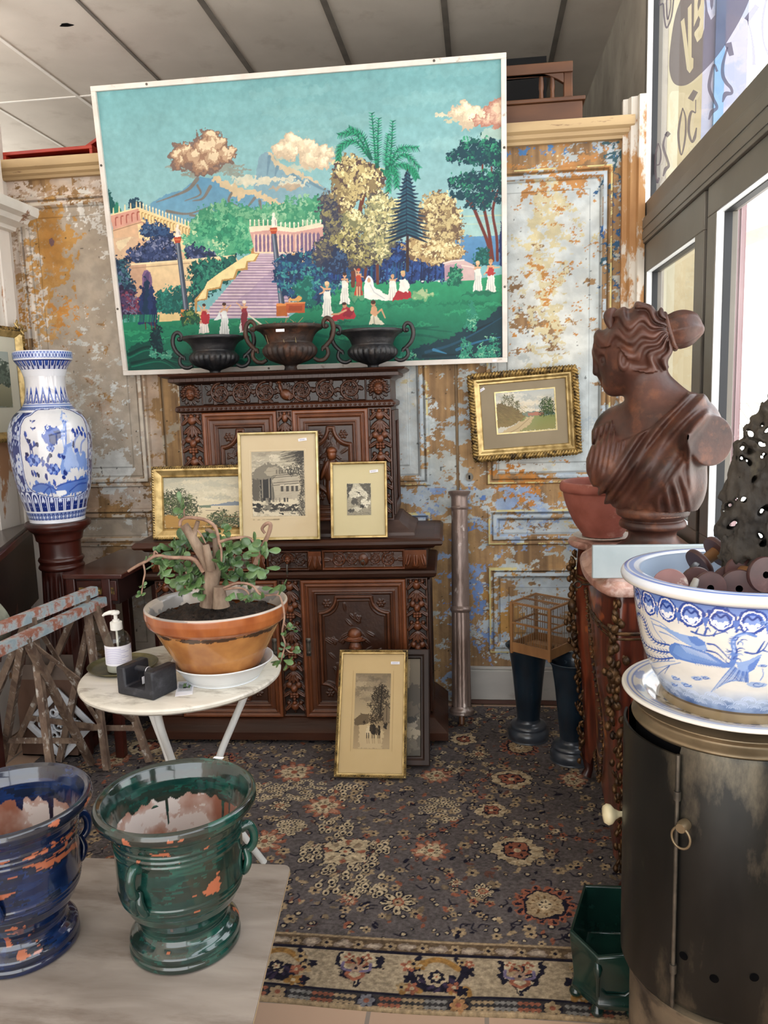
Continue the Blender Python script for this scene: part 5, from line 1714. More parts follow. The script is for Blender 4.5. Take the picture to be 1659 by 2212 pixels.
# left cypresses and shrubs
for cx, top, w in ((198, 925, 13), (215, 900, 15), (232, 930, 14), (190, 960, 10), (243, 960, 9)):
    pm.poly([(cx - w, 1080), (cx - w * 1.1, 1010), (cx - w * .3, top), (cx + w * .4, top + 10), (cx + w * 1.1, 1020), (cx + w * .8, 1085)], ['#1a2850', '#223563', '#16334f'][cx % 3], 5)
for x in (205, 228, 242):
    pm.line([(x, 1070), (x + 4, 1100)], 4, '#5a3330')
pm.blobs([(92, 830), (130, 825), (150, 900), (165, 950), (155, 1000), (110, 990)], ['#1c2f49', '#27465f', '#3a6a74', '#5a6a8f'], 240, 8)
pm.blobs([(105, 940), (160, 950), (180, 1040), (120, 1060)], ['#2c2440', '#4a3a5c', '#7b3a50', '#6d6a88'], 200, 8)
for i in range(60):
    x = 120 + 140 * rnd.random(); pm.line([(x, 1072), (x + 3, 1045)], 3, ['#1c6a57', '#2a8a6a'][i % 2])
pm.ell(1285, 965, 42, 20, '#7fae7c', 8, .9); pm.ell(1290, 960, 30, 12, '#b9c79a', 8, .8); pm.ell(1040, 972, 34, 16, '#5a9a72', 7, .9)
# people


def fig(x, y, h, robe, top=None, hair='#4a2f26', lean=0, arms=(), w=.2, skin='#d9a985'):
    """standing draped figure, feet at (x, y)"""
    W0 = h * w
    pm.poly([(x - W0 * .8, y), (x + W0 * .75, y), (x + lean + W0 * .55, y - h * .45), (x + lean + W0 * .45, y - h * .72), (x + lean - W0 * .45, y - h * .72), (x + lean - W0 * .5, y - h * .45)], robe, 2)
    for k in (-.4, 0, .4):
        pm.line([(x + W0 * k, y - 2), (x + lean + W0 * k * .6, y - h * .5)], 2.4, tuple(rgb(robe) * .78), 1.5)
    if top:
        pm.poly([(x + lean - W0 * .5, y - h * .48), (x + lean + W0 * .5, y - h * .48), (x + lean + W0 * .45, y - h * .76), (x + lean - W0 * .45, y - h * .76)], top, 2)
    pm.line([(x + lean - W0 * .4, y - h * .77), (x + lean + W0 * .4, y - h * .77)], h * .06, skin)
    pm.ell(x + lean, y - h * .9, h * .06, h * .075, skin); pm.ell(x + lean, y - h * .935, h * .065, h * .05, hair)
    pm.line([(x + lean, y - h * .83), (x + lean, y - h * .76)], h * .05, skin)
    for dx, dy in arms:
        pm.line([(x + lean + (W0 * .4 if dx > 0 else -W0 * .4), y - h * .72), (x + lean + dx * h * .6, y - h * (.72 - dy * .6)), (x + lean + dx * h, y - h * (.72 - dy))], h * .05, skin, h * .035)


fig(437, 1116, 118, '#f0e6dc', '#a82c34', arms=((.17, .02), (-.17, -.2))); pm.poly([(418, 1080), (458, 1080), (455, 1040), (425, 1040)], '#b0303a', 2)
fig(424, 1118, 55, '#e9e0d6', hair='#c9a58c'); fig(516, 1122, 128, '#e6e8e6', arms=((.2, -.18), (-.15, .02))); pm.poly([(500, 1060), (475, 1065), (502, 1030)], '#dfe4e4', 2)
fig(594, 1110, 125, '#e2d9d6', '#8f2f3d', '#efe3d6', arms=((-.24, -.18),)); pm.poly([(580, 1040), (602, 1030), (608, 1060), (585, 1110)], '#7e2a38', 2)
pm.line([(610, 1045), (660, 1082)], 6, '#e6dcc8')
fig(917, 1052, 142, '#ecebe2', hair='#e6c99a', arms=((-.2, .08), (-.17, -.12))); fig(986, 1002, 126, '#eceae0', arms=((.12, .03),)); fig(1040, 968, 108, '#b8402f', '#c04a33', '#c44a2e', arms=((.17, .05), (-.15, -.25)))
for x in (1034, 1044):
    pm.line([(x, 935), (x, 968)], 6, '#d9a985')
pm.poly([(1060, 960), (1062, 920), (1075, 900), (1088, 902), (1098, 930), (1130, 955), (1165, 978), (1150, 988), (1100, 985), (1062, 978)], '#f1efe8', 2); pm.ell(1080, 908, 7, 9, '#d9a985'); pm.curve([(1066, 915), (1078, 894), (1092, 908), (1096, 935)], 6, '#ffffff'); pm.line([(1085, 925), (1100, 955), (1140, 980)], 3, '#bfc3c6')
fig(1172, 985, 102, '#efeae0', hair='#c9a074', arms=((.17, -.1),), w=.26); pm.poly([(1170, 990), (1182, 955), (1205, 940), (1240, 950), (1245, 980), (1200, 985)], '#a92a36', 2); pm.poly([(1195, 950), (1200, 905), (1222, 900), (1238, 925), (1230, 955)], '#eee8e0', 2); pm.ell(1213, 884, 8, 10, '#d9a985'); pm.ell(1212, 877, 9, 7, '#d8b983')
pm.poly([(903, 1070), (930, 1050), (970, 1035), (985, 1010), (1015, 1020), (1030, 1045), (1020, 1060), (970, 1062), (940, 1075)], '#b02c3c', 2); pm.poly([(975, 1045), (1000, 1020), (1022, 1030), (1010, 1055)], '#8b2233', 2); pm.ell(985, 1007, 8, 10, '#c58e6e'); pm.ell(1013, 1020, 8, 9, '#d9a985'); pm.line([(990, 1025), (960, 1040), (935, 1042)], 7, '#d09a78'); pm.ell(983, 1000, 9, 6, '#3a2420'); pm.line([(910, 1072), (960, 1070)], 5, '#d8cfc0')
pm.poly([(1080, 1080), (1085, 1050), (1098, 1030), (1115, 1050), (1140, 1080)], '#dcd6bf', 2); pm.poly([(1084, 1040), (1090, 1012), (1105, 1010), (1112, 1035), (1105, 1050)], '#d3a07a', 2); pm.ell(1096, 1000, 9, 10, '#c58e6e'); pm.ell(1096, 994, 10, 8, '#4a2a20'); pm.line([(1108, 1040), (1128, 1022), (1142, 1055)], 8, '#d3a07a', 5); pm.line([(1098, 1050), (1100, 1080)], 3, '#8f8a78')
fig(1502, 952, 122, '#eee9df', hair='#e0c49a', arms=((-.12, .0),)); fig(1552, 952, 128, '#efeae0', '#b03a3a', '#c79a68', arms=((-.2, .2), (.26, -.02))); pm.line([(1535, 878), (1568, 880)], 6, '#b03a3a')
pm.ell(1510, 960, 70, 8, '#17654f', 4, .7); pm.ell(960, 1072, 60, 6, '#0e5a48', 4, .7)
pm.rect(757, 996, 830, 1036, '#b5562f'); pm.line([(757, 998), (830, 996)], 6, '#d88a52'); pm.rect(768, 1008, 820, 1028, '#9a4526'); pm.poly([(765, 992), (770, 980), (800, 976), (806, 968), (818, 974), (815, 990)], '#d3a05e', 2)
for x in (1288, 1352):
    pm.ell(x, 912, 5, 3, '#f2efe2')
pm.tone(.015, 40, 60, 3).tone(.02, 4, 6, 4)

Yt, Yb = 3.685, 3.80
q = [PY(205, 187, Yt), PY(1096, 117, Yt), PY(1098, 781, Yb), PY(268, 812, Yb)]
U = (q[1] - q[0]) + (q[2] - q[3]); Wv = (q[0] - q[3]) + (q[1] - q[2])
mw, mh = float(np.linalg.norm(U) / 2), float(np.linalg.norm(Wv) / 2)
mt_ = thing('landscape_painting', 'huge painted board of classical gardens with mountains and palm in thin white frame', 'painting')
fw = .023
WF = MAT('white_painted_lath', '#d8cfc6', '#e8e1da', 12, .6, c3='#b3a294', sc3=20, lo3=.62, hi3=.7)
cvmesh('canvas', pm, (-mw / 2 + fw - .004, -.006, mh - fw + .004), (mw - 2 * fw + .008, 0, 0), (0, 0, -(mh - 2 * fw + .008)), M_['mural'], mt_)
MB().box(-mw / 2 + .005, mw / 2 - .005, -.004, .012, .005, mh - .005).build('board', MAT('hardboard', '#5d4a35', None, rough=.9), mt_)
for nm, bx in (('rail', (-mw / 2, mw / 2, 0, fw)), ('rail', (-mw / 2, mw / 2, mh - fw, mh)), ('stile', (-mw / 2, -mw / 2 + fw, fw, mh - fw)), ('stile', (mw / 2 - fw, mw / 2, fw, mh - fw))):
    MB().box(bx[0], bx[1], -.02, .012, bx[2], bx[3]).build('frame_' + nm, WF, mt_, 35, .002)
for x, z in ((-mw / 2 + .27, mh - .011), (mw / 2 - .31, mh - .011), (-mw / 2 + .011, .32), (-mw / 2 + .011, .97), (mw / 2 - .011, .34), (mw / 2 - .011, .93), (-.2, .011)):
    sc_ = MB().lathe([(.0, 0), (.0055, .0), (.0055, .002), (0, .003)], 10)
    sc_.V = [(x + v[0], -.02 - v[2], z + v[1]) for v in sc_.V]
    sc_.build('screw', M_['steel'], mt_)
MB().box(mw / 2 - .07, mw / 2 - .05, -.0206, -.0201, .004, .016).build('price_tag', M_['paper'], mt_)
mid = (q[3] + q[2]) / 2
place(mt_, mid, U, Wv)
# ================================================================== vessels: map a pixel of the photograph on to the turned surface
def vessel_map(ax, ay, z0, prof, nx):
    """prof: (r, z) top to bottom, outside only. returns f(P) -> (column, row), and the start angle of column 0"""
    P = A(prof, float)
    D = math.hypot(ax, ay)
    tc = math.atan2(-ay, -ax)
    th0 = tc + PI
    zz, rr = P[::-1, 1] + z0, P[::-1, 0]
    rows = np.arange(len(P))[::-1]
    c, s = ax / D, ay / D

    def f(Q):
        out = []
        for px, py in Q:
            d = ray(px, py)
            h = math.hypot(d[0], d[1])
            sn = (d[0] * s - d[1] * c) / h * D      # signed distance of the ray from the axis, to the right
            z = EYE + d[2] / h * D
            for _ in range(3):
                r = np.interp(z, zz, rr)
                q = max(-.98, min(.98, sn / r))
                z = EYE + d[2] / h * (D - r * math.sqrt(1 - q * q))
            th = tc + math.asin(q)
            out.append((((th - th0) % (2 * PI)) / (2 * PI) * nx, np.interp(z, zz, rows)))
        return A(out)
    return f, th0


def turned(name, prof, cv, th0, mat, parent):
    P = A(prof, float)
    n = cv.nx
    th = th0 + np.arange(n) / n * 2 * PI
    V = np.stack([np.outer(np.maximum(P[:, 0], .0004), np.cos(th)), np.outer(np.maximum(P[:, 0], .0004), np.sin(th)), np.repeat(P[:, 1:], n, 1)], -1)
    return mk(name, V.reshape(-1, 3), gridF(n, len(P), True)[:, ::-1], mat, parent, 180, cv.a)


def resample(prof, n):
    P = A(prof, float)
    d = np.r_[0, np.cumsum(np.hypot(*np.diff(P, axis=0).T))]
    t = np.linspace(0, d[-1], n)
    return np.c_[np.interp(t, d, P[:, 0]), np.interp(t, d, P[:, 1])]


PORC = MAT('glazed_porcelain', '#ffffff', None, rough=.12, attr=True, coat=.6, spec=.6)

# ------------------------------------------------------------------ fluted pedestal
PED = (-1.915, 3.35)
REDW = MAT('red_mahogany', '#2b110d', '#4b1f16', 7, .33, stretch=(1, 1, .15), spec=.5, bump=.06, bsc=60)
pd = thing('fluted_pedestal', 'dark red fluted column pedestal carrying the tall blue and white vase', 'pedestal', (PED[0], PED[1], 0))
MB().box(-.15, .15, -.15, .15, 0, .05).box(-.135, .135, -.135, .135, .05, .07).build('base', REDW, pd, 35, .006)
MB().lathe(profile([(.132, .07), (.138, .085), (.13, .1), (.115, .112), (.112, .125), (.12, .135), (.115, .15)], 4), 48, cap=True).build('base_moulding', REDW, pd, 40)
n, V = 160, []
zs = np.linspace(.15, .815, 40)
th = np.arange(n) / n * 2 * PI
for z in zs:
    r = .112 - .024 * (z - .15) / .665
    dep = .008 * sst(.17, .185, z) * (1 - sst(.775, .795, z))
    fl = np.clip(np.cos(th * 20) * 1.5 + .1, 0, 1) ** .5
    V.append(np.c_[(r - dep * fl) * np.cos(th), (r - dep * fl) * np.sin(th), np.full(n, z)])
mk('fluted_shaft', np.vstack(V), gridF(n, len(zs), True), REDW, pd, 50)
MB().lathe(profile([(.088, .812), (.098, .82), (.1, .828), (.096, .836), (.092, .842), (.096, .852), (.1, .86), (.096, .87), (.09, .878), (.09, .93), (.092, .945), (.1, .952), (.102, .965), (.108, .985), (.125, 1.0), (.128, 1.012)], 4), 56, cap=True).build('capital', REDW, pd, 40)
MB().lathe([(.10, 1.012), (.139, 1.013), (.142, 1.02), (.142, 1.03), (.136, 1.038), (.0, 1.039)], 56).build('top', REDW, pd, 40)

# ------------------------------------------------------------------ tall blue and white vase
op = profile([(.118, .755), (.124, .75), (.1245, .732), (.121, .715), (.104, .69), (.091, .665), (.086, .64), (.085, .6), (.089, .56), (.099, .525), (.118, .5), (.142, .478), (.162, .445), (.174, .405), (.177, .36), (.174, .3), (.166, .22), (.155, .15), (.143, .1), (.13, .05), (.121, .015), (.119, 0)], 6)
op = resample(op, 230)
NX = 560
fm, th0 = vessel_map(PED[0], PED[1], 1.04, op, NX)
cv = Cv(NX, 230, '#d9d9de', fm, .72)
row = lambda z: float(np.interp(-z, -op[:, 1], np.arange(230)))
DB, MBl, LB, WHT = '#1c2f74', '#3f5cae', '#8ca4d8', '#e9ebf2'


def band(z1, z0, c):
    cv.a[int(row(z1)):int(row(z0)) + 1] = rgb(c)


def idm(k):
    cv.f, cv.k = (lambda P: P), k


idm(1.)
band(.755, .716, MBl)
for i in range(56):
    x = i * 10
    y0, y1 = row(.748), row(.718)
    cv.line([(x, y0), (x + 5, (y0 + y1) / 2), (x, y1)], 1.4, '#d5def2'); cv.line([(x + 10, y0), (x + 5, (y0 + y1) / 2), (x + 10, y1)], 1.4, '#d5def2'); cv.ell(x, (y0 + y1) / 2, 2, 2, DB)
band(.753, .749, WHT); band(.718, .713, WHT)
band(.713, .655, DB)
for i in range(28):
    x = i * 20
    y0, y1 = row(.71), row(.655)
    cv.poly([(x + 2, y0), (x + 18, y0), (x + 16, y1 - 5), (x + 10, y1 + 2), (x + 4, y1 - 5)], WHT); cv.poly([(x + 4, y0), (x + 16, y0), (x + 14, y1 - 6), (x + 10, y1 - 1), (x + 6, y1 - 6)], MBl)
    cv.line([(x + 7, y0 + 3), (x + 10, y1 - 7), (x + 13, y0 + 3)], 2, DB); cv.ell(x + 10, y1 - 8, 2.4, 3, WHT)
y0, y1 = row(.592), row(.522)
for i in range(20):
    x = i * 28 + 4
    cv.poly([(x, y1), (x - 1, y0 + 16), (x + 6, y0 + 3), (x + 11, y0 - 3), (x + 16, y0 + 3), (x + 23, y0 + 16), (x + 22, y1)], MBl); cv.poly([(x + 3, y1), (x + 3, y0 + 16), (x + 11, y0 + 2), (x + 19, y0 + 16), (x + 19, y1)], DB)
    cv.curve([(x + 6, y1), (x + 6, y0 + 18), (x + 11, y0 + 8), (x + 16, y0 + 18), (x + 16, y1)], 1.5, WHT)
    for k in range(4):
        cv.ell(x + 11, y0 + 14 + k * 6, 1.8, 1.8, WHT)
    cv.poly([(x + 22, y1), (x + 25, y0 + 12), (x + 28, y1)], DB)
band(.522, .512, '#dfe4f0'); cv.line([(0, row(.521)), (560, row(.521))], 1.5, MBl)
band(.511, .496, LB)
for i in range(70):
    x = i * 8; a_, b_ = row(.509), row(.498)
    cv.line([(x, b_), (x, a_), (x + 6, a_), (x + 6, b_ - 1), (x + 3, b_ - 1), (x + 3, a_ + 2)], 1.2, DB)
band(.496, .490, WHT); band(.488, .145, DB)
for i in range(420):      # white blossom and tendrils on the blue ground
    x, y = 560 * rnd.random(), row(.485) + (row(.15) - row(.485)) * rnd.random()
    r = 2.5 + 4 * rnd.random()
    if i % 2:
        for k in range(5):
            cv.ell(x + r * math.cos(k * 1.256), y + r * math.sin(k * 1.256), r * .62, r * .62, '#c3cce0')
        cv.ell(x, y, r * .4, r * .4, MBl)
    else:
        cv.curve([(x, y), (x + 5, y - 4), (x + 9, y + 1), (x + 14, y - 3)], 1.6, '#aab7d6')
band(.145, .052, DB)
y0, y1 = row(.142), row(.055)
for i in range(26):
    x = i * 560 / 26
    w = 560 / 26
    cv.curve([(x + 2, y1), (x + 3, y0 + 8), (x + 6, y0 + 2), (x + w / 2, y0 + 1), (x + w - 6, y0 + 2), (x + w - 3, y0 + 8), (x + w - 2, y1)], 2.6, '#dde4f4')
    cv.poly([(x + 6, y0 + 12), (x + w / 2, y0 + 4), (x + w - 6, y0 + 12), (x + w / 2, y0 + 16)], '#cfd8ee'); cv.poly([(x + w / 2, y0 + 16), (x + w - 6, y1 - 6), (x + 6, y1 - 6)], '#a9b8de'); cv.ell(x + w / 2, y1 - 9, 2.5, 4, DB)
band(.052, .046, WHT); band(.046, .012, '#7b8cba')
for i in range(48):
    x = i * 560 / 48
    a_, b_ = row(.045), row(.014)
    cv.line([(x, a_), (x + 11.6, b_)], 1.6, DB); cv.line([(x + 11.6, a_), (x, b_)], 1.6, DB); cv.ell(x + 5.8, (a_ + b_) / 2, 2, 2, '#dbe2f2')
band(.012, 0, WHT)
# the white reserve with birds and peonies, taken from a close view of the photograph
zc = lambda P: [(x / 3.16, 600 + y / 3.16) for x, y in P]
cv.f, cv.k = fm, .72 * .75


def vp_(P, c, r=0, a=1.):
    cv.poly(zc(spline(P + [P[0]], 6)), c, r, a)


PANEL = [(150, 1010), (175, 960), (215, 940), (260, 905), (330, 900), (400, 893), (470, 905), (520, 930), (560, 960), (583, 1030), (592, 1150), (592, 1300), (585, 1420), (560, 1462), (500, 1490), (420, 1498), (330, 1490), (250, 1465), (205, 1430), (180, 1370), (160, 1250), (145, 1130)]
cx_, cy_ = 385, 1195
vp_([((x - cx_) * 1.045 + cx_, (y - cy_) * 1.03 + cy_) for x, y in PANEL], '#b9c6e6')
vp_([((x - cx_) * 1.02 + cx_, (y - cy_) * 1.015 + cy_) for x, y in PANEL], DB)
vp_(PANEL, '#dadade')
vl = lambda P, w, c, w2=None, a=1.: cv.line(zc(spline(P, 6)), w, c, w2, a)
ve = lambda x, y, rx, ry, c, r=0, a=1., rot=0.: cv.ell(*zc([(x, y)])[0], rx / 3.16 / .75, ry / 3.16 / .75, c, r / 3, a, rot)
k_ = cv.k
vp_([(405, 1250), (430, 1180), (480, 1130), (500, 1190), (560, 1200), (590, 1240), (590, 1340), (540, 1300), (470, 1330), (420, 1330)], '#7f9bd6', 6)
vp_([(440, 1210), (500, 1180), (520, 1290), (450, 1310)], '#a9bde6', 6, .8)
vp_([(205, 1420), (260, 1390), (330, 1400), (380, 1430), (430, 1390), (500, 1370), (590, 1350), (588, 1420), (560, 1460), (420, 1497), (250, 1463)], '#5b7cc6', 5)
for P in ([(230, 1425), (290, 1405), (370, 1440), (420, 1490)], [(380, 1430), (450, 1400), (580, 1370)], [(300, 1470), (340, 1430), (360, 1490)], [(470, 1460), (530, 1410), (585, 1400)]):
    vl(P, 3, '#2f4c9e')
vp_([(380, 1455), (440, 1450), (450, 1475), (400, 1490)], '#eef0f4')
for bx, by, s in ((375, 1040, 1.), (345, 1075, .9)):
    vp_([(bx - 70 * s, by - 20), (bx - 40 * s, by - 36), (bx + 5, by - 20), (bx + 40, by + 10), (bx + 45, by + 60), (bx, by + 66), (bx - 45, by + 30)], MBl, 3); vp_([(bx - 20, by), (bx + 35, by + 10), (bx + 36, by + 60), (bx, by + 50)], '#26376f', 3); ve(bx - 50 * s, by - 18, 12, 10, '#dfe5f2'); ve(bx - 50 * s, by - 18, 4, 4, '#141d45')
vl([(420, 910), (418, 960), (430, 1000), (425, 1100), (440, 1190)], 4, LB); vl([(440, 980), (445, 1100), (440, 1190)], 7, '#6f8bd0')
for i in range(26):
    ve(425 + rnd.uniform(-16, 30), 920 + 190 * rnd.random(), 8, 7, ['#8ea6dc', '#5d7cc8', '#b7c6ea'][i % 3])
for P in ([(500, 1130), (510, 1100), (540, 1060)], [(545, 1190), (550, 1130), (575, 1100)], [(505, 1180), (500, 1140), (480, 1110)]):
    vl(P, 8, '#8f9fd4', 4)
for x, y in ((490, 1045), (520, 1050), (550, 1060), (535, 1030), (575, 1075), (505, 1070), (560, 1035), (495, 1140), (515, 1180)):
    ve(x, y, 18, 13, ['#151f52', '#2b4396', '#4562b8'][int(x) % 3], 4, 1, x)
for cx, cy, R_ in ((235, 1245, 48), (365, 1310, 46), (345, 1165, 26)):
    for i in range(18):
        t = i / 18 * 6.28
        q = R_ * (1 - .5 * (i % 3) / 3)
        ve(cx + q * .7 * math.cos(t), cy + q * .6 * math.sin(t), R_ * .36, R_ * .3, ['#2f4da6', '#5c7cca', '#8ea6de'][i % 3], 3)
    ve(cx, cy, R_ * .35, R_ * .3, '#2a448f', 3)
for x, y in ((190, 1200), (185, 1225), (290, 1240), (300, 1265), (245, 1340), (265, 1350), (225, 1330), (330, 1240), (345, 1215), (400, 1220), (430, 1225), (320, 1360), (370, 1400), (440, 1330), (430, 1360), (325, 1280), (215, 1150), (235, 1130), (200, 1110), (180, 1070), (255, 1140)):
    ve(x, y, 19, 12, ['#16204f', '#22347c', '#3550a4'][int(y) % 3], 5, 1, x * .3)
vl([(215, 1200), (205, 1140), (180, 1090), (172, 1050)], 3, '#22347c'); vl([(230, 1200), (225, 1160), (255, 1140)], 3, '#22347c')
for x, y in ((225, 975), (228, 1025)):
    ve(x - 12, y, 13, 5, DB, 2, 1, .4); ve(x + 10, y + 2, 13, 6, DB, 2, 1, -.3); ve(x, y + 8, 4, 10, '#3f5cae')
cv.tone(.03, 8, 12, 6)
vs = thing('tall_vase', 'tall blue and white porcelain vase painted with birds and peonies on dark red pedestal', 'vase', (PED[0], PED[1], 1.04))
turned('body', op, cv, th0, PORC, vs)
MB().lathe([(.1, .0), (.08, .6), (.085, .64), (.1, .69), (.117, .73), (.117, .754), (.118, .755)][::1], 48).build('inner_wall', MAT('white_glaze', '#dfe0e6', None, rough=.2), vs, 60)

# ------------------------------------------------------------------ gilt picture on the left wall, dark desk, little table
cv = Cv(90, 110, '#8f958c', [(0, 0), (90, 0), (90, 110), (0, 110)])
cv.poly([(0, 0), (90, 0), (90, 50), (0, 50)], ('#a6b0ae', '#c9cbbd')); cv.blobs([(0, 10), (60, 0), (90, 30), (90, 70), (40, 60), (0, 70)], ['#4c5850', '#66736a', '#8a948a', '#a9b1a5'], 160, 5); cv.poly([(0, 70), (90, 66), (90, 110), (0, 110)], ('#a9a58c', '#7f7d68'), 3)
pl_ = picture('framed_engraving', 'gilt framed grey landscape on the side wall above the dark desk', .62, .535, [(0, 0), (0, .02), (.008, .03), (.02, .03), (.03, .02), (.04, .012), (.045, .006)], M_['gold'], cv, (-.2, .16, .2, .42), MAT('ivory_mount', '#d3cebd', '#dcd7c7', 4, .85), edge=(.008, .026, .013, .012, .8, M_['goldd']))
for x, z in ((.29, .525), (.25, .55), (-.29, .525), (.3, .27)):
    e = MB()
    for i in range(6):
        e.tube([(x + .014 * math.cos(i) * 1.6, -.03, z + .014 * math.sin(i * 1.7)), (x + .02 * math.cos(i * 2.1), -.042, z + .02 * math.sin(i)), (x, -.034, z)], [.003, .006, .004], 6)
    e.build('corner_leaf', M_['gold'], pl_, 60)
qa, qb = PX(51, 714, -2.19), PX(53, 951, -2.19)
place(pl_, (-2.2195, qa[1] - .31, qb[2]), (0, 1, 0), (0, 0, 1))

DARKW = MAT('black_brown_wood', '#150c0d', '#2c1815', 6, .35, stretch=(1, .2, 1))
ds = thing('writing_desk', 'dark old desk at the left edge beside the pedestal', 'desk', (-2.0, 2.9, 0))
E0, E1 = A([.085, 0.]), A([-.207, .736])
Ed = (E1 - E0) / np.linalg.norm(E1 - E0)
En = A([Ed[1], -Ed[0]])


def dpoly(off):
    a_, b_ = E0 - Ed * .06 + En * off, E1 + En * off
    return [(-.2075 + off * .0, a_[1]), tuple(a_), (max(b_[0], -.2073), b_[1]), (-.2075, b_[1])]


MB().prism(dpoly(-.008), lambda u, v, k: (u, v, (.975, .992)[k])).build('top', MAT('grey_worn_top', '#3d3431', '#5a4f4a', 5, .3, stretch=(1, .3, 1), coat=.3), ds, 35, .003)
MB().prism(dpoly(.006), lambda u, v, k: (u, v, (.948, .976)[k])).build('top_edge', REDW, ds, 35, .008)
MB().prism(dpoly(-.05), lambda u, v, k: (u, v, (.60, .95)[k])).build('cabinet_box', DARKW, ds)
L_ = float(np.linalg.norm(E1 - E0)) - .07
ap = [(0, .66)] + [(L_ * t, .62 + .05 * math.sin(t * 11) + .1 * t) for t in np.linspace(0, 1, 24)] + [(L_ * t, .54 + .05 * math.sin(t * 11) + .08 * t) for t in np.linspace(1, 0, 24)]
S0 = E0 - Ed * .05
MB().prism(ap, lambda u, v, k: (S0[0] + Ed[0] * u + En[0] * (-.05, -.028)[k], S0[1] + Ed[1] * u + En[1] * (-.05, -.028)[k], v)).build('shaped_apron', REDW, ds)
for q in (E0 - Ed * .0 - En * .09, E1 - Ed * .27 - En * .045):
    MB().box(q[0] - .02, q[0] + .02, q[1] - .02, q[1] + .02, 0, .6).build('leg', REDW, ds, 35, .004)
q = E1 - Ed * .12 - En * .05
o = MB().lathe([(0, 0), (.006, .002), (.01, .012), (.006, .02), (0, .022)], 12).build('knob', M_['gold'], ds, loc=(q[0], q[1], .83)); o.rotation_euler = (0, PI / 2, -.4)
q = E1 - Ed * .12 - En * .027
MB().box(q[0] - .003, q[0] + .006, q[1] - .01, q[1] + .004, .68, .715).build('price_tag', M_['paper'], ds)
tag(MB().box(-2.19, -2.09, 2.95, 3.12, .9925, 1.012).box(-2.18, -2.10, 2.96, 3.11, 1.012, 1.018).build('small_case', MAT('grey_case', '#6a6260', '#837a76', 8, .5), None, 35, .003), 'small flat grey case lying on the dark desk', 'box')

st_ = thing('side_table', 'small dark red side table with brass drawer mount behind the trestles', 'side table', (-1.60, 3.42, 0))
MB().box(-.19, .08, -.30, .27, .815, .836).build('table_top', MAT('polished_red_top', '#2f1613', '#4a241c', 5, .22, stretch=(.3, 1, 1), coat=.3), st_, 35, .004)
for x in (-.16, .0):
    for y in (-.27, .23):
        MB().box(x - .02, x + .02, y - .02, y + .02, 0, .816).build('leg', REDW, st_, 35, .004)
MB().box(-.14, .05, -.275, .25, .70, .815).build('frieze_rail', DARKW, st_)
dr = MB().box(-.135, .045, -.284, -.275, .715, .805).build('drawer', REDW, st_, 35, .003)
hm = Hm(.16, .03, .002)
hm.scroll(.04, .015, .012, 1, 0, .005); hm.scroll(.12, .015, .012, -1, 0, .005); hm.rosette(.08, .015, .012, .006)
for i in range(12):
    hm.leaf(.01 + .012 * i, .015, rnd.random() * 6, .016, .004, .004)
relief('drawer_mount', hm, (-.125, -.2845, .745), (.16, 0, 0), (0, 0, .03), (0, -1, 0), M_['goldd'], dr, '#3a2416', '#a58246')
MB().box(-.15, .05, -.2, .2, .18, .2).build('low_shelf', DARKW, st_)
MB().box(-.15, -.12, -.2795, -.279, .825, .832).build('price_tag', M_['paper'], st_)

bx = thing('cardboard_box', 'open brown cardboard box on the floor behind the rusty trestles', 'box', (-1.925, 3.163, 0), 0)
bx.scale = (.78, 1, 1)
CB = MAT('brown_card', '#5a4236', '#6e5344', 6, .85)
MB().box(-.17, .17, -.036, -.03, 0.004, .36).box(-.17, .17, .03, .036, 0.004, .36).box(-.17, -.164, -.03, .03, 0.004, .36).box(.164, .17, -.03, .03, 0.004, .36).box(-.17, .17, -.036, .036, 0.004, .01).build('box_body', CB, bx)
for P in ([(-.17, -.036, .36), (.17, -.036, .36), (.15, -.07, .44), (-.15, -.07, .44)], [(-.17, .036, .36), (.17, .036, .36), (.15, .04, .45), (-.15, .04, .45)]):
    mk('flap', P, [(0, 1, 2, 3)], MAT('card_flap', '#7a6a60', '#8d7d72', 6, .85), bx, 0)
SC_ = MAT('mossy_stone', '#6a6c60', '#8b8c7c', 14, .85, c3='#a29a52', sc3=10, lo3=.62, hi3=.68, bump=.5, bsc=40)
so = thing('stone_scroll', 'grey weathered stone scroll standing at the left edge before the desk', 'ornament', (PY(30, 1290, 2.72)[0] - .115, 2.66, .006), .0)
SO = [(-.06, 0), (-.02, 0), (-.025, .3), (-.02, .55), (.02, .64), (.085, .68), (.095, .75), (.06, .81), (.03, .83), (.02, .86), (.03, .9), (.0, .93), (-.06, .93)]
MB().prism([tuple(p) for p in spline(SO, 5)], lambda u, v, k: (u, -.06 + .12 * k, v)).build('scroll_block', SC_, so, 40, .006)
MB().tube([(.02 + .055 * (1 - t * .75) * math.cos(t * 11), -.062, .745 + .06 * (1 - t * .75) * math.sin(t * 11)) for t in np.linspace(0, 1, 40)], [.014, .006], 8).build('volute', SC_, so, 60)

# ------------------------------------------------------------------ rusty folding trestles
RUST = MAT('rusted_steel', '#5b473b', '#85705f', 26, .75, c3='#bfb9b0', sc3=30, lo3=.57, hi3=.66, bump=.35, bsc=90, stretch=(1, 1, .6))
RUSTP = MAT('flaked_blue_white_paint', '#8fa0a8', '#c6cbc9', 18, .65, c3='#9a6452', sc3=18, lo3=.46, hi3=.56, bump=.3, bsc=80)


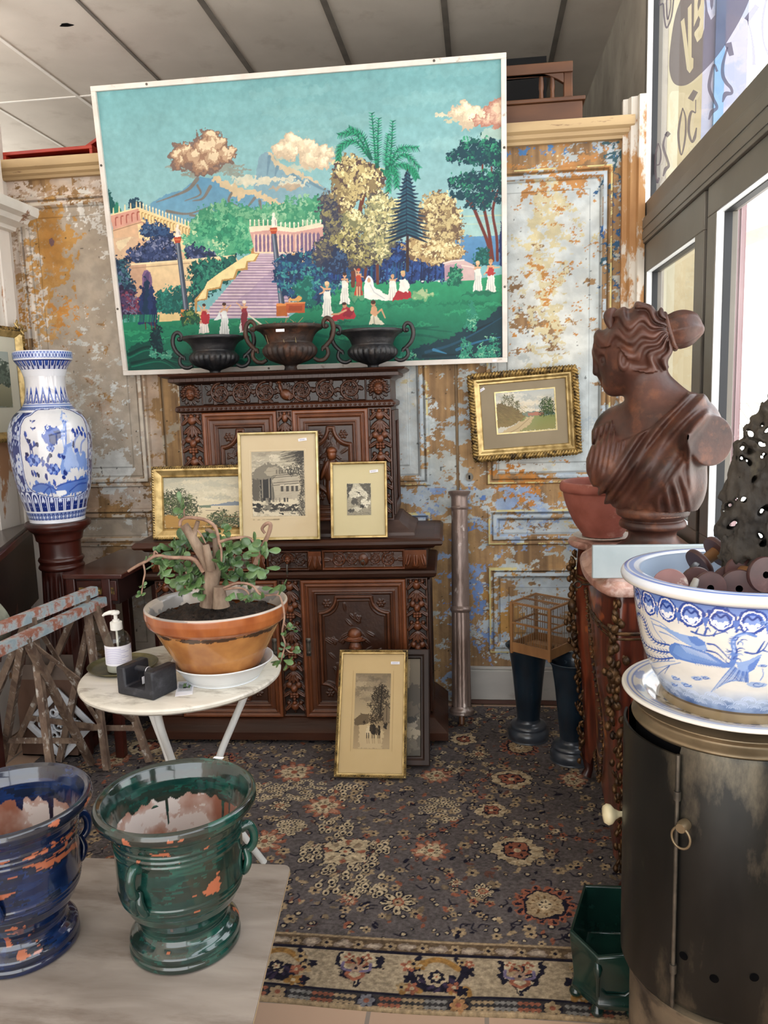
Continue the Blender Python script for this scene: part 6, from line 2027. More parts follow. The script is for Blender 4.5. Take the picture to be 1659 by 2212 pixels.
def trestle(label, R1, R2, legs, braces, stretch):
    t = thing('trestle', label, 'trestle', (R1[0], R1[1], 0), group='rusty steel trestles')
    o = A([R1[0], R1[1], 0])
    mb = MB().bar(R1 - o, R2 - o, .035, .006).bar(R1 - o + A([.017, 0, -.018]), R2 - o + A([.017, 0, -.018]), .005, .036)
    mb.build('rail', RUSTP, t, 35)
    for a, b in legs:
        d = A(b) - A(a)
        MB().bar(A(a) - o, A(b) - o, .027, .006, (0, 1, 0)).bar(A(a) - o + A([.01, .012, 0]), A(b) - o + A([.01, .012, 0]), .005, .022, (0, 1, 0)).build('leg', RUST, t, 35)
    for a, b in braces:
        MB().bar(A(a) - o, A(b) - o, .018, .006, (0, 1, 0)).build('brace', RUST, t, 35)
    for a, b in stretch:
        MB().bar(A(a) - o, A(b) - o, .006, .024).build('stretcher', RUST, t, 35)
    return t


def tz(px, py, z):
    return PZ(px, py, z)


ZR = .735
# nearer trestle
e1, e2 = tz(221, 1290, ZR), tz(0, 1392, ZR)
e2 = e1 + (e2 - e1) * 1.25
l1, l2 = tz(127, 1645, .012), tz(321, 1646, .012)
ap_ = e1 + (e2 - e1) * .1 + A([0, 0, -.02])
m_ = e1 + (e2 - e1) * .66 + A([0, 0, -.02])
l3 = tz(2, 1652, .012); l4 = l3 + (l2 - l1)
on = lambda a, b, z: a + (b - a) * ((z - a[2]) / (b[2] - a[2]))
trestle('rusty steel trestle with flaked pale rail, the one beside the marble table', e1, e2, [(ap_, l1), (ap_ + A([.01, 0, 0]), l2), (m_, l3), (m_ + A([.01, 0, 0]), l4)],
        [(m_ + A([0, .02, 0]), on(ap_, l2, .2))], [(on(ap_, l1, .17), on(ap_, l2, .17)), (on(m_, l3, .17), on(m_, l4, .17))])
# farther trestle
f1, f2 = tz(202, 1268, ZR + .05), tz(0, 1347, ZR + .05)
f2 = f1 + (f2 - f1) * 1.2
g1, g2 = tz(24, 1632, .012), tz(229, 1664, .012)
ap2 = f1 + (f2 - f1) * .12 + A([0, 0, -.02]); m2 = f1 + (f2 - f1) * .62 + A([0, 0, -.02])
h1 = g1 + (m2 - ap2) * A([1, 1, 0]); h2 = g2 + (m2 - ap2) * A([1, 1, 0])
trestle('rusty steel trestle with red flecked rail, the one nearer the fluted pedestal', f1, f2, [(ap2, g1), (ap2 + A([.01, 0, 0]), g2), (m2, h1), (m2 + A([.01, 0, 0]), h2)],
        [(m2 + A([0, .02, 0]), on(ap2, g2, .22))], [(on(ap2, g1, .2), on(ap2, g2, .2))])

# ------------------------------------------------------------------ pierced white tile
hm = Hm(.235, .235, .0022)
hm.frame(0, 0, .235, .235, [(0, .012), (.02, .014), (.03, .008), (.034, -.001)])
for sx in (0, 1):
    for sy in (0, 1):
        for (x, y, r, tn, a0) in ((.062, .062, .024, 1, .3), (.097, .062, .02, -1, 2.), (.062, .1, .02, -1, 4.)):
            X_, Y_ = (x if not sx else .235 - x), (y if not sy else .235 - y)
            tt = tn * (1 if sx == sy else -1)
            hm.tube([(X_ + r * (1 - .6 * t) * math.cos(a0 + sx * PI + tt * t * 7), Y_ + r * (1 - .6 * t) * math.sin(a0 + sy * PI + tt * t * 7)) for t in np.linspace(0, 1, 18)], .0075, .014, .005)
hm.tube([(.1175 + .03 * math.cos(t), .1175 + .03 * math.sin(t)) for t in np.linspace(0, 6.3, 20)], .007, .013); hm.rosette(.1175, .1175, .02, .014)
for t in range(8):
    a = t * PI / 4
    hm.tube([(.1175 + .03 * math.cos(a), .1175 + .03 * math.sin(a)), (.1175 + .088 * math.cos(a + .15), .1175 + .088 * math.sin(a + .15))], .005, .01)
ti = thing('pierced_tile', 'white pierced scrollwork tile standing on its corner behind the trestles', 'tile')
V = np.stack([hm.X - .1175, -hm.z, hm.Y - .1175], -1).reshape(-1, 3)
F = gridF(hm.nx, hm.ny)
zf = hm.z.reshape(-1)
F = F[(zf[F] > .001).all(1)]
o = mk('lattice', V, F, MAT('chalky_white', '#bcc0c8', '#d8dade', 12, .7, c3='#8d8a88', sc3=18, lo3=.6, hi3=.7), ti, 60)
md = o.modifiers.new('thick', 'SOLIDIFY'); md.thickness = .012; md.offset = -1
a_ = PZ(142, 1643, 0)
s45 = math.sqrt(.5)
place(ti, (a_[0] - .012, a_[1] + .008, .168), (s45, .03, s45), (-s45, .03, s45))

# ------------------------------------------------------------------ things up on the panelling
RED = MAT('red_lacquer', '#8e2416', '#b0341e', 8, .5)


def crate(lab, loc, rot, s):
    t = thing('red_crate', lab, 'crate', loc, 0, 'red crates on the cornice')
    w, d, h = s
    b = .016
    MB().box(-w / 2, w / 2, 0, d, 0, b).box(-w / 2, w / 2, 0, d, h - b, h).box(-w / 2, -w / 2 + b, 0, d, b, h - b).box(w / 2 - b, w / 2, 0, d, b, h - b).box(-w / 2, w / 2, d - b, d, 0, h).build('crate_box', RED, t, 35, .002)
    MB().box(-w / 2 + b, w / 2 - b, .03, .04, h * .45, h * .55).build('slat', RED, t)
    t.rotation_euler = rot
    return t


q0, q1 = PY(14, 342, 3.9), PY(188, 325, 3.9)
crate('low red crate lying on the panelling cornice at the left', ((q0[0] + q1[0]) / 2 + .02, 3.87, 2.7445), (0, 0, -.03), (q1[0] - q0[0] + .05, .3, .064))
crate('tilted red crate half hidden behind the painted board', tuple(PY(165, 327, 4.2) + A([.245, 0, -.136])), (0, -.5, 0), (.3, .28, .236))
PINE = MAT('varnished_pine', '#513220', '#6c452b', 8, .45, stretch=(.3, 1, 1))
ch = thing('wooden_chair', 'brown wooden chair lying on top of the panelling under the ceiling', 'chair')
q0, q1 = PY(1085, 262, 3.87), PY(1258, 258, 3.87)
zb = 2.7445
xa, xb = q0[0] - .15, q1[0]
MB().box(xa, xb, 3.86, 4.2, zb, zb + .1).box(xa, xb + .012, 3.85, 4.2, zb + .1, zb + .118).build('seat_frame', PINE, ch, 35, .004)
q2 = PY(1237, 133, 3.9)
zt = q2[2]
for x in (xa + .03, q2[0] - .02):
    MB().bar((x, 3.9, zb + .118), (x, 3.92, zt), .04, .035, (0, 1, 0)).build('back_post', PINE, ch, 35, .004)
MB().box(xa, q2[0], 3.885, 3.925, zt - .045, zt).prism([(xa + .05, zt - .045)] + [(xa + .05 + (q2[0] - xa - .09) * t, zt - .045 - .045 * (1 - math.sin(PI * t)) ** 2) for t in np.linspace(0, 1, 14)] + [(q2[0] - .04, zt - .045)], lambda u, v, k: (u, 3.892 + .026 * k, v)).build('top_rail', PINE, ch, 35, .003)
for x in (q2[0] - .09, q2[0] - .14):
    MB().lathe(profile([(.012, zb + .118), (.009, zb + .16), (.012, zt - .1), (.009, zt - .05)], 4), 12, (x, 3.905, 0)).build('spindle', PINE, ch)
q = PY(1180, 124, 4.55)  # black board added in place of the shaded recess under the ceiling
tag(MB().box(-.25, q[0], 4.54, 4.56, 2.682, q[2]).box(-.25, q[0], 4.53, 4.54, q[2] - .06, q[2]).build('shade_panel', MAT('shade_black', '#040508', '#090b10', 5, .8)), 'black board standing in for the deep shade behind the wooden chair', 'board')
# ================================================================== marble table and what stands on it
TC = (-.93, 2.265)
MARB = MAT('white_marble', '#cfc8ba', '#e2dccf', 5, .25, coat=.2, c3='#958a7c', sc3=6, lo3=.5, hi3=.66, dist=1.5, lo=.3, hi=.7, stretch=(1, 2.2, 1))
WIRON = MAT('white_painted_iron', '#d9dad6', '#e6e6e2', 12, .45, c3='#a89d8c', sc3=30, lo3=.66, hi3=.7)
tb = thing('bistro_table', 'round white marble topped bistro table on bent white iron legs', 'table', (TC[0], TC[1], 0))
mprof = [(0, .699), (.29, .699), (.3, .702), (.306, .708), (.307, .715), (.304, .72), (.298, .7225), (0, .7225)]
MB().lathe(mprof, 72).build('marble_top', MARB, tb, 30)
for i, a in enumerate((math.radians(32), math.radians(152), math.radians(-88))):
    pts = spline([(.225, .698), (.2, .62), (.155, .53), (.105, .43), (.085, .36), (.095, .28), (.13, .19), (.175, .1), (.226, .009)], 6)
    MB().tube([(r * math.cos(a), r * math.sin(a), z) for r, z in pts], .0115, 10).build('leg', WIRON, tb, 60)
MB().tube([(.088 * math.cos(t), .088 * math.sin(t), .36) for t in np.linspace(0, 2 * PI, 32)], .007, 8).build('ring', WIRON, tb, 60)
MB().lathe([(.2, .686), (.24, .686), (.24, .699), (.2, .699), (.2, .686)], 48).build('top_ring', WIRON, tb)
ZTB = .7225

# ------------------------------------------------------------------ glazed bowl pot, saucer, plant
PC = (-.79, 2.225)
sa = thing('saucer', 'white round saucer under the terracotta plant pot', 'saucer', (PC[0] + .008, PC[1], ZTB))
MB().lathe(profile([(0, 0), (.1, 0), (.108, .004), (.12, .018), (.138, .042), (.15, .054), (.153, .058), (.149, .059), (.132, .045), (.117, .022), (.108, .012), (.0, .011)], 4), 64).build('dish', MAT('white_enamel', '#d5d9dc', '#e1e4e6', 6, .25, coat=.3), sa, 60)
pot = thing('terracotta_pot', 'wide terracotta bowl pot with glazed orange rim on the marble table', 'pot', (PC[0], PC[1], ZTB + .018))
pp = [(.19, .172), (.196, .205), (.203, .214), (.209, .217), (.2125, .212), (.212, .19), (.206, .168), (.196, .158), (.19, .156), (.17, .118), (.145, .07), (.125, .03), (.110, .004), (.106, 0), (.0, 0)]
op = resample(pp, 130)
cv = Cv(420, 130, '#b5733f')
zrow = op[:, 1]
out = op[:, 0] > 0
N1, N2 = fbm(130, 420, 4, 10, 5, 71), fbm(130, 420, 3, 26, 5, 72)
body, rimm = (zrow < .156)[:, None], (zrow >= .156)[:, None]
a_ = cv.a
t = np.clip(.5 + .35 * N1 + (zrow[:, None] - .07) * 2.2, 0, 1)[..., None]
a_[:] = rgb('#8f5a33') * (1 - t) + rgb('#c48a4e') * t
t2 = np.clip(.45 + .3 * N2, 0, 1)[..., None]
a_[:] = np.where(rimm[..., None], rgb('#8f4d2a') * (1 - t2) + rgb('#b56d3c') * t2, a_)
k = (np.abs(zrow - .150)[:, None] < .006 + .004 * N2) & (np.arange(130)[:, None] > 30)
a_[k] = rgb('#4a3527')
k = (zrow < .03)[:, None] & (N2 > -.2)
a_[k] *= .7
k = (np.arange(130) < 19)[:, None] & np.ones((1, 420), bool)
a_[k] = rgb('#b9aca0'); a_[:19][N1[:19] > .1] = rgb('#8d8884')
GLZ = MAT('glazed_terracotta', '#ffffff', None, rough=.22, attr=True, coat=.5, spec=.5)
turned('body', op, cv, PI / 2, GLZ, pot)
SOIL = MAT('potting_soil', '#17110d', '#3a2b20', 60, .95, bump=1., bsc=80, c3='#6d6256', sc3=90, lo3=.66, hi3=.7)
g = Hm(.4, .4, .004)
rr = np.hypot(g.X - .2, g.Y - .2)
g.z = .172 + .008 * fbm(g.ny, g.nx, 14, 14, 4, 5) + .01 * np.exp(-(rr / .08) ** 2)
V = np.stack([g.X - .2, g.Y - .2, g.z], -1).reshape(-1, 3)
F = gridF(g.nx, g.ny); F = F[(rr.reshape(-1)[F] < .192).all(1)]
mk('soil', V, F, SOIL, pot, 180)

PB = A([PC[0], PC[1], 0])


def pl(x, y, dy=0.):
    return PY(260 + x / 4.1475, 1080 + y / 4.1475, PC[1] + dy)


BARK = MAT('grey_bark', '#6d5747', '#96826f', 30, .8, stretch=(1, 1, .5), bump=.6, bsc=60)
TWIG = MAT('pinkish_twig', '#7d5f50', '#a3836e', 40, .7, bump=.3, bsc=90)
LEAF = MAT('succulent_leaf', '#33502f', '#5c7a48', 24, .35, coat=.15, c3='#839a64', sc3=16, lo3=.62, hi3=.8)
jp = thing('jade_plant', 'old jade plant with cut grey trunk and drooping stems in the terracotta bowl', 'plant', (PC[0], PC[1], ZTB + .17))
jo = A(jp.location)
tk = MB()
tk.tube([pl(*p) - jo for p in spline([(800, 950), (805, 850), (815, 740), (835, 620), (840, 540)], 5)], [.03, .026, .024, .023, .021], 14)
tk.tube([pl(x, y, d) - jo for x, y, d in spline([(825, 650, 0), (770, 540, -.01), (700, 430, -.015), (640, 330, -.02), (570, 225, -.02)], 5)], [.02, .018, .016, .014, .013], 12)
tk.tube([pl(x, y, d) - jo for x, y, d in spline([(660, 330, -.02), (675, 260, -.02), (695, 190, -.02)], 4)], [.008, .0065], 8)
tk.tube([pl(x, y, d) - jo for x, y, d in spline([(815, 620, -.02), (785, 500, -.03), (765, 400, -.03)], 4)], [.015, .01], 10)
tk.tube([pl(x, y, d) - jo for x, y, d in spline([(860, 580, .01), (855, 460, .02), (845, 330, .02), (800, 275, .02), (762, 268, .02)], 5)], [.013, .009, .007, .004], 10)
tk.tube([pl(x, y, -.03) - jo for x, y in ((905, 960), (893, 870), (885, 775))], [.026, .02, .017], 12)
tk.build('trunk', BARK, jp, 60)
BR_ = [([(535, 235, -.02), (540, 190, -.02), (575, 160, -.02), (660, 160, -.02), (760, 178, -.02), (840, 230, -.02), (872, 310, -.02), (885, 380, -.02), (905, 450, -.02), (905, 560, -.03)], [.005, .0055, .005, .003]),
       ([(745, 640, -.01), (690, 560, -.02), (640, 525, -.03), (560, 518, -.04), (440, 515, -.05), (320, 500, -.06), (230, 550, -.07), (150, 590, -.07), (70, 640, -.07)], [.008, .006, .005, .004]),
       ([(300, 500, -.06), (310, 460, -.06), (335, 480, -.06)], [.004, .002]),
       ([(205, 565, -.07), (220, 650, -.07), (205, 730, -.07), (190, 840, -.07)], [.003, .002]),
       ([(890, 375, -.02), (1000, 345, -.02), (1140, 338, -.02), (1200, 390, -.02), (1218, 470, -.02), (1238, 580, -.02)], [.005, .004, .003]),
       ([(1130, 740, .05), (1180, 630, .05), (1255, 450, .05), (1320, 320, .05), (1345, 225, .05), (1310, 212, .05), (1270, 255, .05), (1295, 300, .05)], [.007, .007, .006, .004]),
       ([(680, 260, -.02), (730, 320, -.02), (765, 390, -.02)], [.003, .002]),
       ([(925, 790, -.08), (1050, 745, -.09), (1180, 765, -.09), (1260, 850, -.1), (1400, 850, -.1), (1440, 890, -.1), (1470, 1040, -.1), (1450, 1190, -.1), (1475, 1290, -.1), (1450, 1400, -.1), (1430, 1470, -.1)], [.004, .003, .003, .002]),
       ([(930, 800, -.07), (1080, 790, -.07), (1150, 840, -.08), (1110, 900, -.08)], [.004, .002]), ([(960, 780, -.04), (1100, 740, -.05), (1220, 800, -.05), (1300, 870, -.06)], [.003, .002]),
       ([(1400, 850, -.1), (1440, 800, -.1), (1430, 760, -.1)], [.002, .002]), ([(570, 160, -.02), (570, 100, -.02), (580, 60, -.02)], [.003, .002]),
       ([(1465, 1110, -.1), (1510, 1150, -.1), (1550, 1140, -.1)], [.0018, .0015]), ([(1470, 1320, -.1), (1520, 1365, -.1), (1580, 1360, -.1)], [.002, .0015]),
       ([(1020, 500, .03), (1020, 600, .03), (1000, 690, .03)], [.003, .002]), ([(590, 640, .0), (620, 740, .0), (680, 800, .0)], [.004, .003]), ([(350, 520, -.05), (350, 600, -.05), (380, 680, -.05)], [.003, .002])]
for P, r in BR_:
    MB().tube([pl(x, y, d) - jo for x, y, d in spline(P, 5)], r, 7).build('branch', TWIG, jp, 60)


def leaf_mesh(mb, p, ax, nrm, L, w):
    ax = ax / np.linalg.norm(ax); s = np.cross(ax, nrm); s /= max(1e-6, np.linalg.norm(s)); n_ = np.cross(s, ax)
    V, K = [], 8
    for i, t in enumerate((0, .12, .35, .6, .82, .95, 1.)):
        ww = (.12, .34, .72, 1., .82, .45, .05)[i] * w; th = (.1, .16, .2, .2, .16, .1, .02)[i] * w
        for k in range(K):
            a = 2 * PI * k / K
            V.append(p + ax * L * t + s * ww * math.cos(a) + n_ * (th * math.sin(a) + .12 * L * t * t))
    F = [(i * K + k, i * K + (k + 1) % K, (i + 1) * K + (k + 1) % K, (i + 1) * K + k) for i in range(6) for k in range(K)]
    mb.raw(V, F)


lv = MB()
LP = [(570, 75, -.02, 5, .9), (545, 130, -.02, 2, .6), (520, 460, .0, 6, 1.), (580, 400, .03, 6, 1.1), (610, 440, .02, 5, 1.1), (470, 430, .03, 4, 1.1), (540, 700, .0, 5, 1.2), (600, 640, .0, 4, .9), (610, 740, -.01, 6, 1.2), (660, 790, -.01, 6, 1.2), (700, 700, .02, 5, 1.1), (730, 780, .0, 4, 1.), (560, 790, .02, 3, 1.), (310, 560, -.05, 4, 1.), (360, 600, -.05, 5, .9), (430, 600, -.05, 4, .9), (385, 690, -.05, 2, .8), (360, 480, -.05, 4, .7), (560, 550, -.03, 3, .8),
      (190, 840, -.07, 3, .6), (200, 770, -.07, 4, .4), (215, 530, -.07, 3, .35), (940, 430, -.01, 6, 1.1), (990, 420, .0, 5, 1.), (1040, 430, .02, 4, 1.), (960, 500, .0, 5, 1.), (935, 600, -.02, 5, 1.1), (990, 600, .02, 5, .9), (1030, 570, .03, 4, .8), (1000, 690, .03, 5, .8), (960, 680, .02, 5, .9), (1080, 700, .04, 6, .9), (1150, 720, .04, 6, .9), (1210, 690, .04, 5, .8), (1250, 680, .05, 4, .8), (1180, 420, -.02, 5, 1.), (1230, 470, -.02, 4, 1.), (1300, 480, -.02, 4, 1.), (1255, 590, -.02, 4, 1.1), (1290, 640, -.02, 2, 1.1), (1150, 530, .05, 3, .7),
      (890, 300, .02, 6, .7), (930, 300, .02, 4, .7), (820, 330, .03, 6, .8), (780, 340, .04, 5, .8), (920, 250, .02, 3, .6), (1020, 830, -.09, 3, .9), (1150, 850, -.08, 4, .7), (1260, 880, -.09, 3, .8), (1390, 780, -.1, 4, .9), (1450, 750, -.1, 2, .8), (1120, 900, -.08, 4, .6), (1550, 1140, -.1, 4, .55), (1500, 1120, -.1, 3, .5), (1460, 1200, -.1, 4, .4), (1560, 1360, -.1, 3, .6), (1470, 1320, -.1, 3, .5), (1445, 1450, -.1, 3, .85), (1480, 1470, -.1, 2, .8), (1420, 1450, -.1, 2, .7), (680, 560, .0, 3, .7), (740, 860, -.02, 3, .8), (850, 520, .03, 4, .6), (480, 560, -.03, 3, .7), (650, 640, .03, 5, 1.), (880, 640, .04, 5, .9), (1100, 640, .06, 4, .8)]
for x, y, d, n, s in LP:
    for i in range(n):
        p = pl(x + rnd.gauss(0, 22) * s, y + rnd.gauss(0, 22) * s, d + rnd.uniform(-.015, .015)) - jo
        ax = A([rnd.gauss(0, 1), rnd.gauss(-.2, .7), rnd.gauss(.15, .7)])
        leaf_mesh(lv, p, ax, A([rnd.gauss(0, .6), -1 + rnd.gauss(0, .3), .9]), (.034 * s) * rnd.uniform(.8, 1.2), .0125 * s * rnd.uniform(.85, 1.15))
o = lv.build('foliage', LEAF, jp, 60)

# ------------------------------------------------------------------ tray, soap dispenser, weight, card
q = PZ(266, 1441, ZTB)
ty = thing('brass_tray', 'tarnished round brass tray under the soap dispenser', 'tray', (q[0], q[1], ZTB))
MB().lathe(profile([(0, .0), (.085, .0), (.1, .003), (.108, .010), (.1085, .012), (.105, .0115), (.098, .006), (.083, .003), (0, .003)], 4), 56).build('tray_body', MAT('tarnished_brass', '#4d4a35', '#77704f', 14, .38, metal=.7, c3='#2d2c22', sc3=12, lo3=.58, hi3=.75), ty, 60)
q = PZ(259, 1447, ZTB + .004)
sd = thing('soap_dispenser', 'clear pump soap dispenser half full with white printed label', 'bottle', (q[0], q[1], ZTB + .0035), -.1)
m = GLASS('clear_plastic', (.9, .91, .88, 1), .09)
WPL = MAT('white_plastic', '#d8d6cf', '#e3e1da', 8, .35)
MB().lathe(profile([(0, 0), (.034, 0), (.0385, .004), (.0395, .012), (.0395, .09), (.038, .105), (.03, .12), (.018, .128), (.0155, .131), (.0155, .14)], 4), 40).build('bottle', m, sd, 60)
MB().lathe([(0, .003), (.036, .003), (.0375, .012), (.0375, .03), (0, .03)], 40).build('soap', MAT('milky_soap', '#b9b8ae', None, rough=.2), sd, 60)
n = 30
la = MB()
th = np.linspace(-2.5, .3, n)
V = [(.0401 * math.cos(t_), .0401 * math.sin(t_), z) for z in (.026, .088) for t_ in th]
lb = mk('label', V, gridF(n, 2), MAT('label_white', '#dcdbe6', '#e9e8f0', 20, .6), sd, 60)
ln = MB()
for i in range(9):
    z = .078 - i * .0055
    th2 = np.linspace(-2.2, -.5 + .3 * ((i * 7) % 3 - 1), 16)
    ln.raw([(.0404 * math.cos(t_), .0404 * math.sin(t_), z + e) for e in (0, .0016) for t_ in th2], gridF(16, 2).tolist())
ln.raw([(.0404 * math.cos(t_), .0404 * math.sin(t_), .072 + e) for e in (0, .01) for t_ in np.linspace(.05, .2, 5)], gridF(5, 2).tolist())
ln.build('label_print', MAT('lilac_print', '#a9a8cc', None, rough=.7), lb, 0)
MB().lathe([(.0165, .132), (.0185, .133), (.0185, .156), (.016, .158), (.0105, .159), (.0105, .164), (.006, .165), (.0055, .182), (0, .182)], 28).build('collar', WPL, sd, 30)
pm_ = MB().lathe([(0, .18), (.012, .181), (.014, .186), (.011, .191), (0, .192)], 24)
pm_.tube([(0, 0, .186), (-.016, -.006, .187), (-.03, -.011, .183), (-.036, -.013, .178)], [.0085, .007, .005, .0035], 10)
pm_.build('pump_head', WPL, sd, 60)
MB().tube([(0, 0, .01), (0, 0, .14)], .0035, 8).build('dip_tube', WPL, sd, 60)

a_, b_, c_ = PZ(254, 1499, ZTB), PZ(332, 1515, ZTB), PZ(378, 1488, ZTB)
lx, ly = float(np.linalg.norm(b_ - a_)), float(np.linalg.norm(c_ - b_))
wt = thing('iron_weight', 'black cast iron scale weight with bar handle on the marble table', 'weight', (a_[0], a_[1], ZTB), math.atan2(b_[1] - a_[1], b_[0] - a_[0]))
WI = MAT('black_painted_iron', '#191a20', '#2a2b32', 20, .5, c3='#3f4046', sc3=24, lo3=.58, hi3=.72, bump=.2, bsc=60)
hz = .083
UO = [(0, 0), (lx, 0), (lx, hz), (lx * .77, hz), (lx * .76, .026), (lx * .24, .026), (lx * .23, hz), (0, hz)]
MB().prism(UO, lambda u, v, k: (u, ly * k, v)).build('block', WI, wt, 35, .006, 3)
MB().tube([(lx * .22, ly / 2, .066), (lx * .78, ly / 2, .066)], .0095, 14).build('bar_handle', WI, wt)
MB().tube([(lx * .55, ly / 2 + .0115 * math.cos(t), .064 + .0115 * math.sin(t)) for t in np.linspace(0, 6.28, 16)] + [(lx * .55, ly / 2 - .012, .05), (lx * .54, ly / 2 - .014, .036)], .0012, 5).build('string', M_['paper'], wt, 60)
MB().box(lx * .52, lx * .53, ly / 2 - .022, ly / 2 - .01, .031, .052).build('paper_tag', M_['paper'], wt)
MB().box(lx * .05, lx * .18, ly * .2, ly * .62, hz - .001, hz + .0004).build('lead_plug', M_['rustiron'], wt)
cq = [PZ(*p, ZTB) for p in ((378, 1505), (416, 1500), (420, 1471), (384, 1473))]
ca = thing('photo_card', 'small white card printed with a picture lying by the iron weight', 'card', cq[0] * A([1, 1, 0]) + A([0, 0, ZTB]))
o0 = A(ca.location)
MB().raw([tuple(p - o0 + A([0, 0, z])) for z in (.0003, .0012) for p in cq], [(3, 2, 1, 0), (4, 5, 6, 7), (0, 1, 5, 4), (1, 2, 6, 5), (2, 3, 7, 6), (3, 0, 4, 7)]).build('card', M_['paper'], ca, 0)
cv = Cv(50, 40, '#c9ccd2'); cv.rect(0, 0, 50, 16, '#cfd6e2')
for x, y, w, h, c in ((2, 8, 14, 18, '#8a8f98'), (16, 4, 12, 20, '#6f8a5e'), (30, 8, 18, 16, '#a3a6ae'), (18, 20, 16, 12, '#1c1e22'), (4, 26, 40, 10, '#b8b5b8'), (34, 14, 8, 12, '#4f6b42')):
    cv.rect(x, y, x + w, y + h, c, 1)
L_ = lambda u, v: cq[3] * (1 - u) * (1 - v) + cq[2] * u * (1 - v) + cq[0] * (1 - u) * v + cq[1] * u * v
p0 = L_(.1, .08) - o0 + A([0, 0, .0015])
cvmesh('picture', cv, p0, (L_(.92, .08) - L_(.1, .08)), (L_(.1, .72) - L_(.1, .08)), M_['picm'], ca)
for px, py, a, lab in ((585, 1432, .3, 'single green leaf fallen on the marble near the table rim'),):
    q = PZ(px, py, ZTB)
    lf = MB(); leaf_mesh(lf, A([0, 0, .002]), A([math.cos(a), math.sin(a), 0]), A([0, 0, 1.]), .026, .008)
    tag(lf.build('fallen_leaf', LEAF, None, 60, loc=(q[0], q[1], ZTB)), lab, 'leaf')

# ================================================================== plywood table with two glazed garden pots
ZS = .35
PLY = MAT('worn_plywood', '#80746a', '#ada196', 9, .6, stretch=(.4, 1.6, 1), c3='#66564a', sc3=7, lo3=.52, hi3=.76, dist=.5, lo=.25, hi=.75)
lt_ = thing('plywood_table', 'low table with worn grey plywood top carrying the two glazed pots', 'table', (-1.15, 1.3, 0))
e0, e1 = PZ(628, 1868, ZS) - A([-1.15, 1.3, 0]), PZ(545, 2212, ZS) - A([-1.15, 1.3, 0])
dv = (e1 - e0) / (e0[1] - e1[1])
xr = lambda y: e0[0] + dv[0] * (e0[1] - y)
r_ = .022
P = [(-1.0, -.6), (xr(-.6), -.6)] + [(xr(e0[1] - r_) - r_ + r_ * math.cos(t), e0[1] - r_ + r_ * math.sin(t)) for t in np.linspace(0, PI / 2, 7)] + [(-1.0, e0[1] - .02)]
MB().prism(P, lambda u, v, k: (u, v, (ZS - .014, ZS)[k])).build('plywood_top', PLY, lt_, 35, .0015)
MB().prism([(u * 1. , v) for u, v in P[1:-1]], lambda u, v, k: (u + (0, .0009)[k], v, ZS - .011 + .006 * k)).build('edge_ply', MAT('raw_ply_edge', '#b59a72', '#c9ae84', 20, .8), lt_)
for x in (-.9, xr(.3) - .34):
    for y in (-.5, e0[1] - .12):
        MB().box(x - .025, x + .025, y - .025, y + .025, 0, ZS - .014).build('leg', DARKW, lt_)


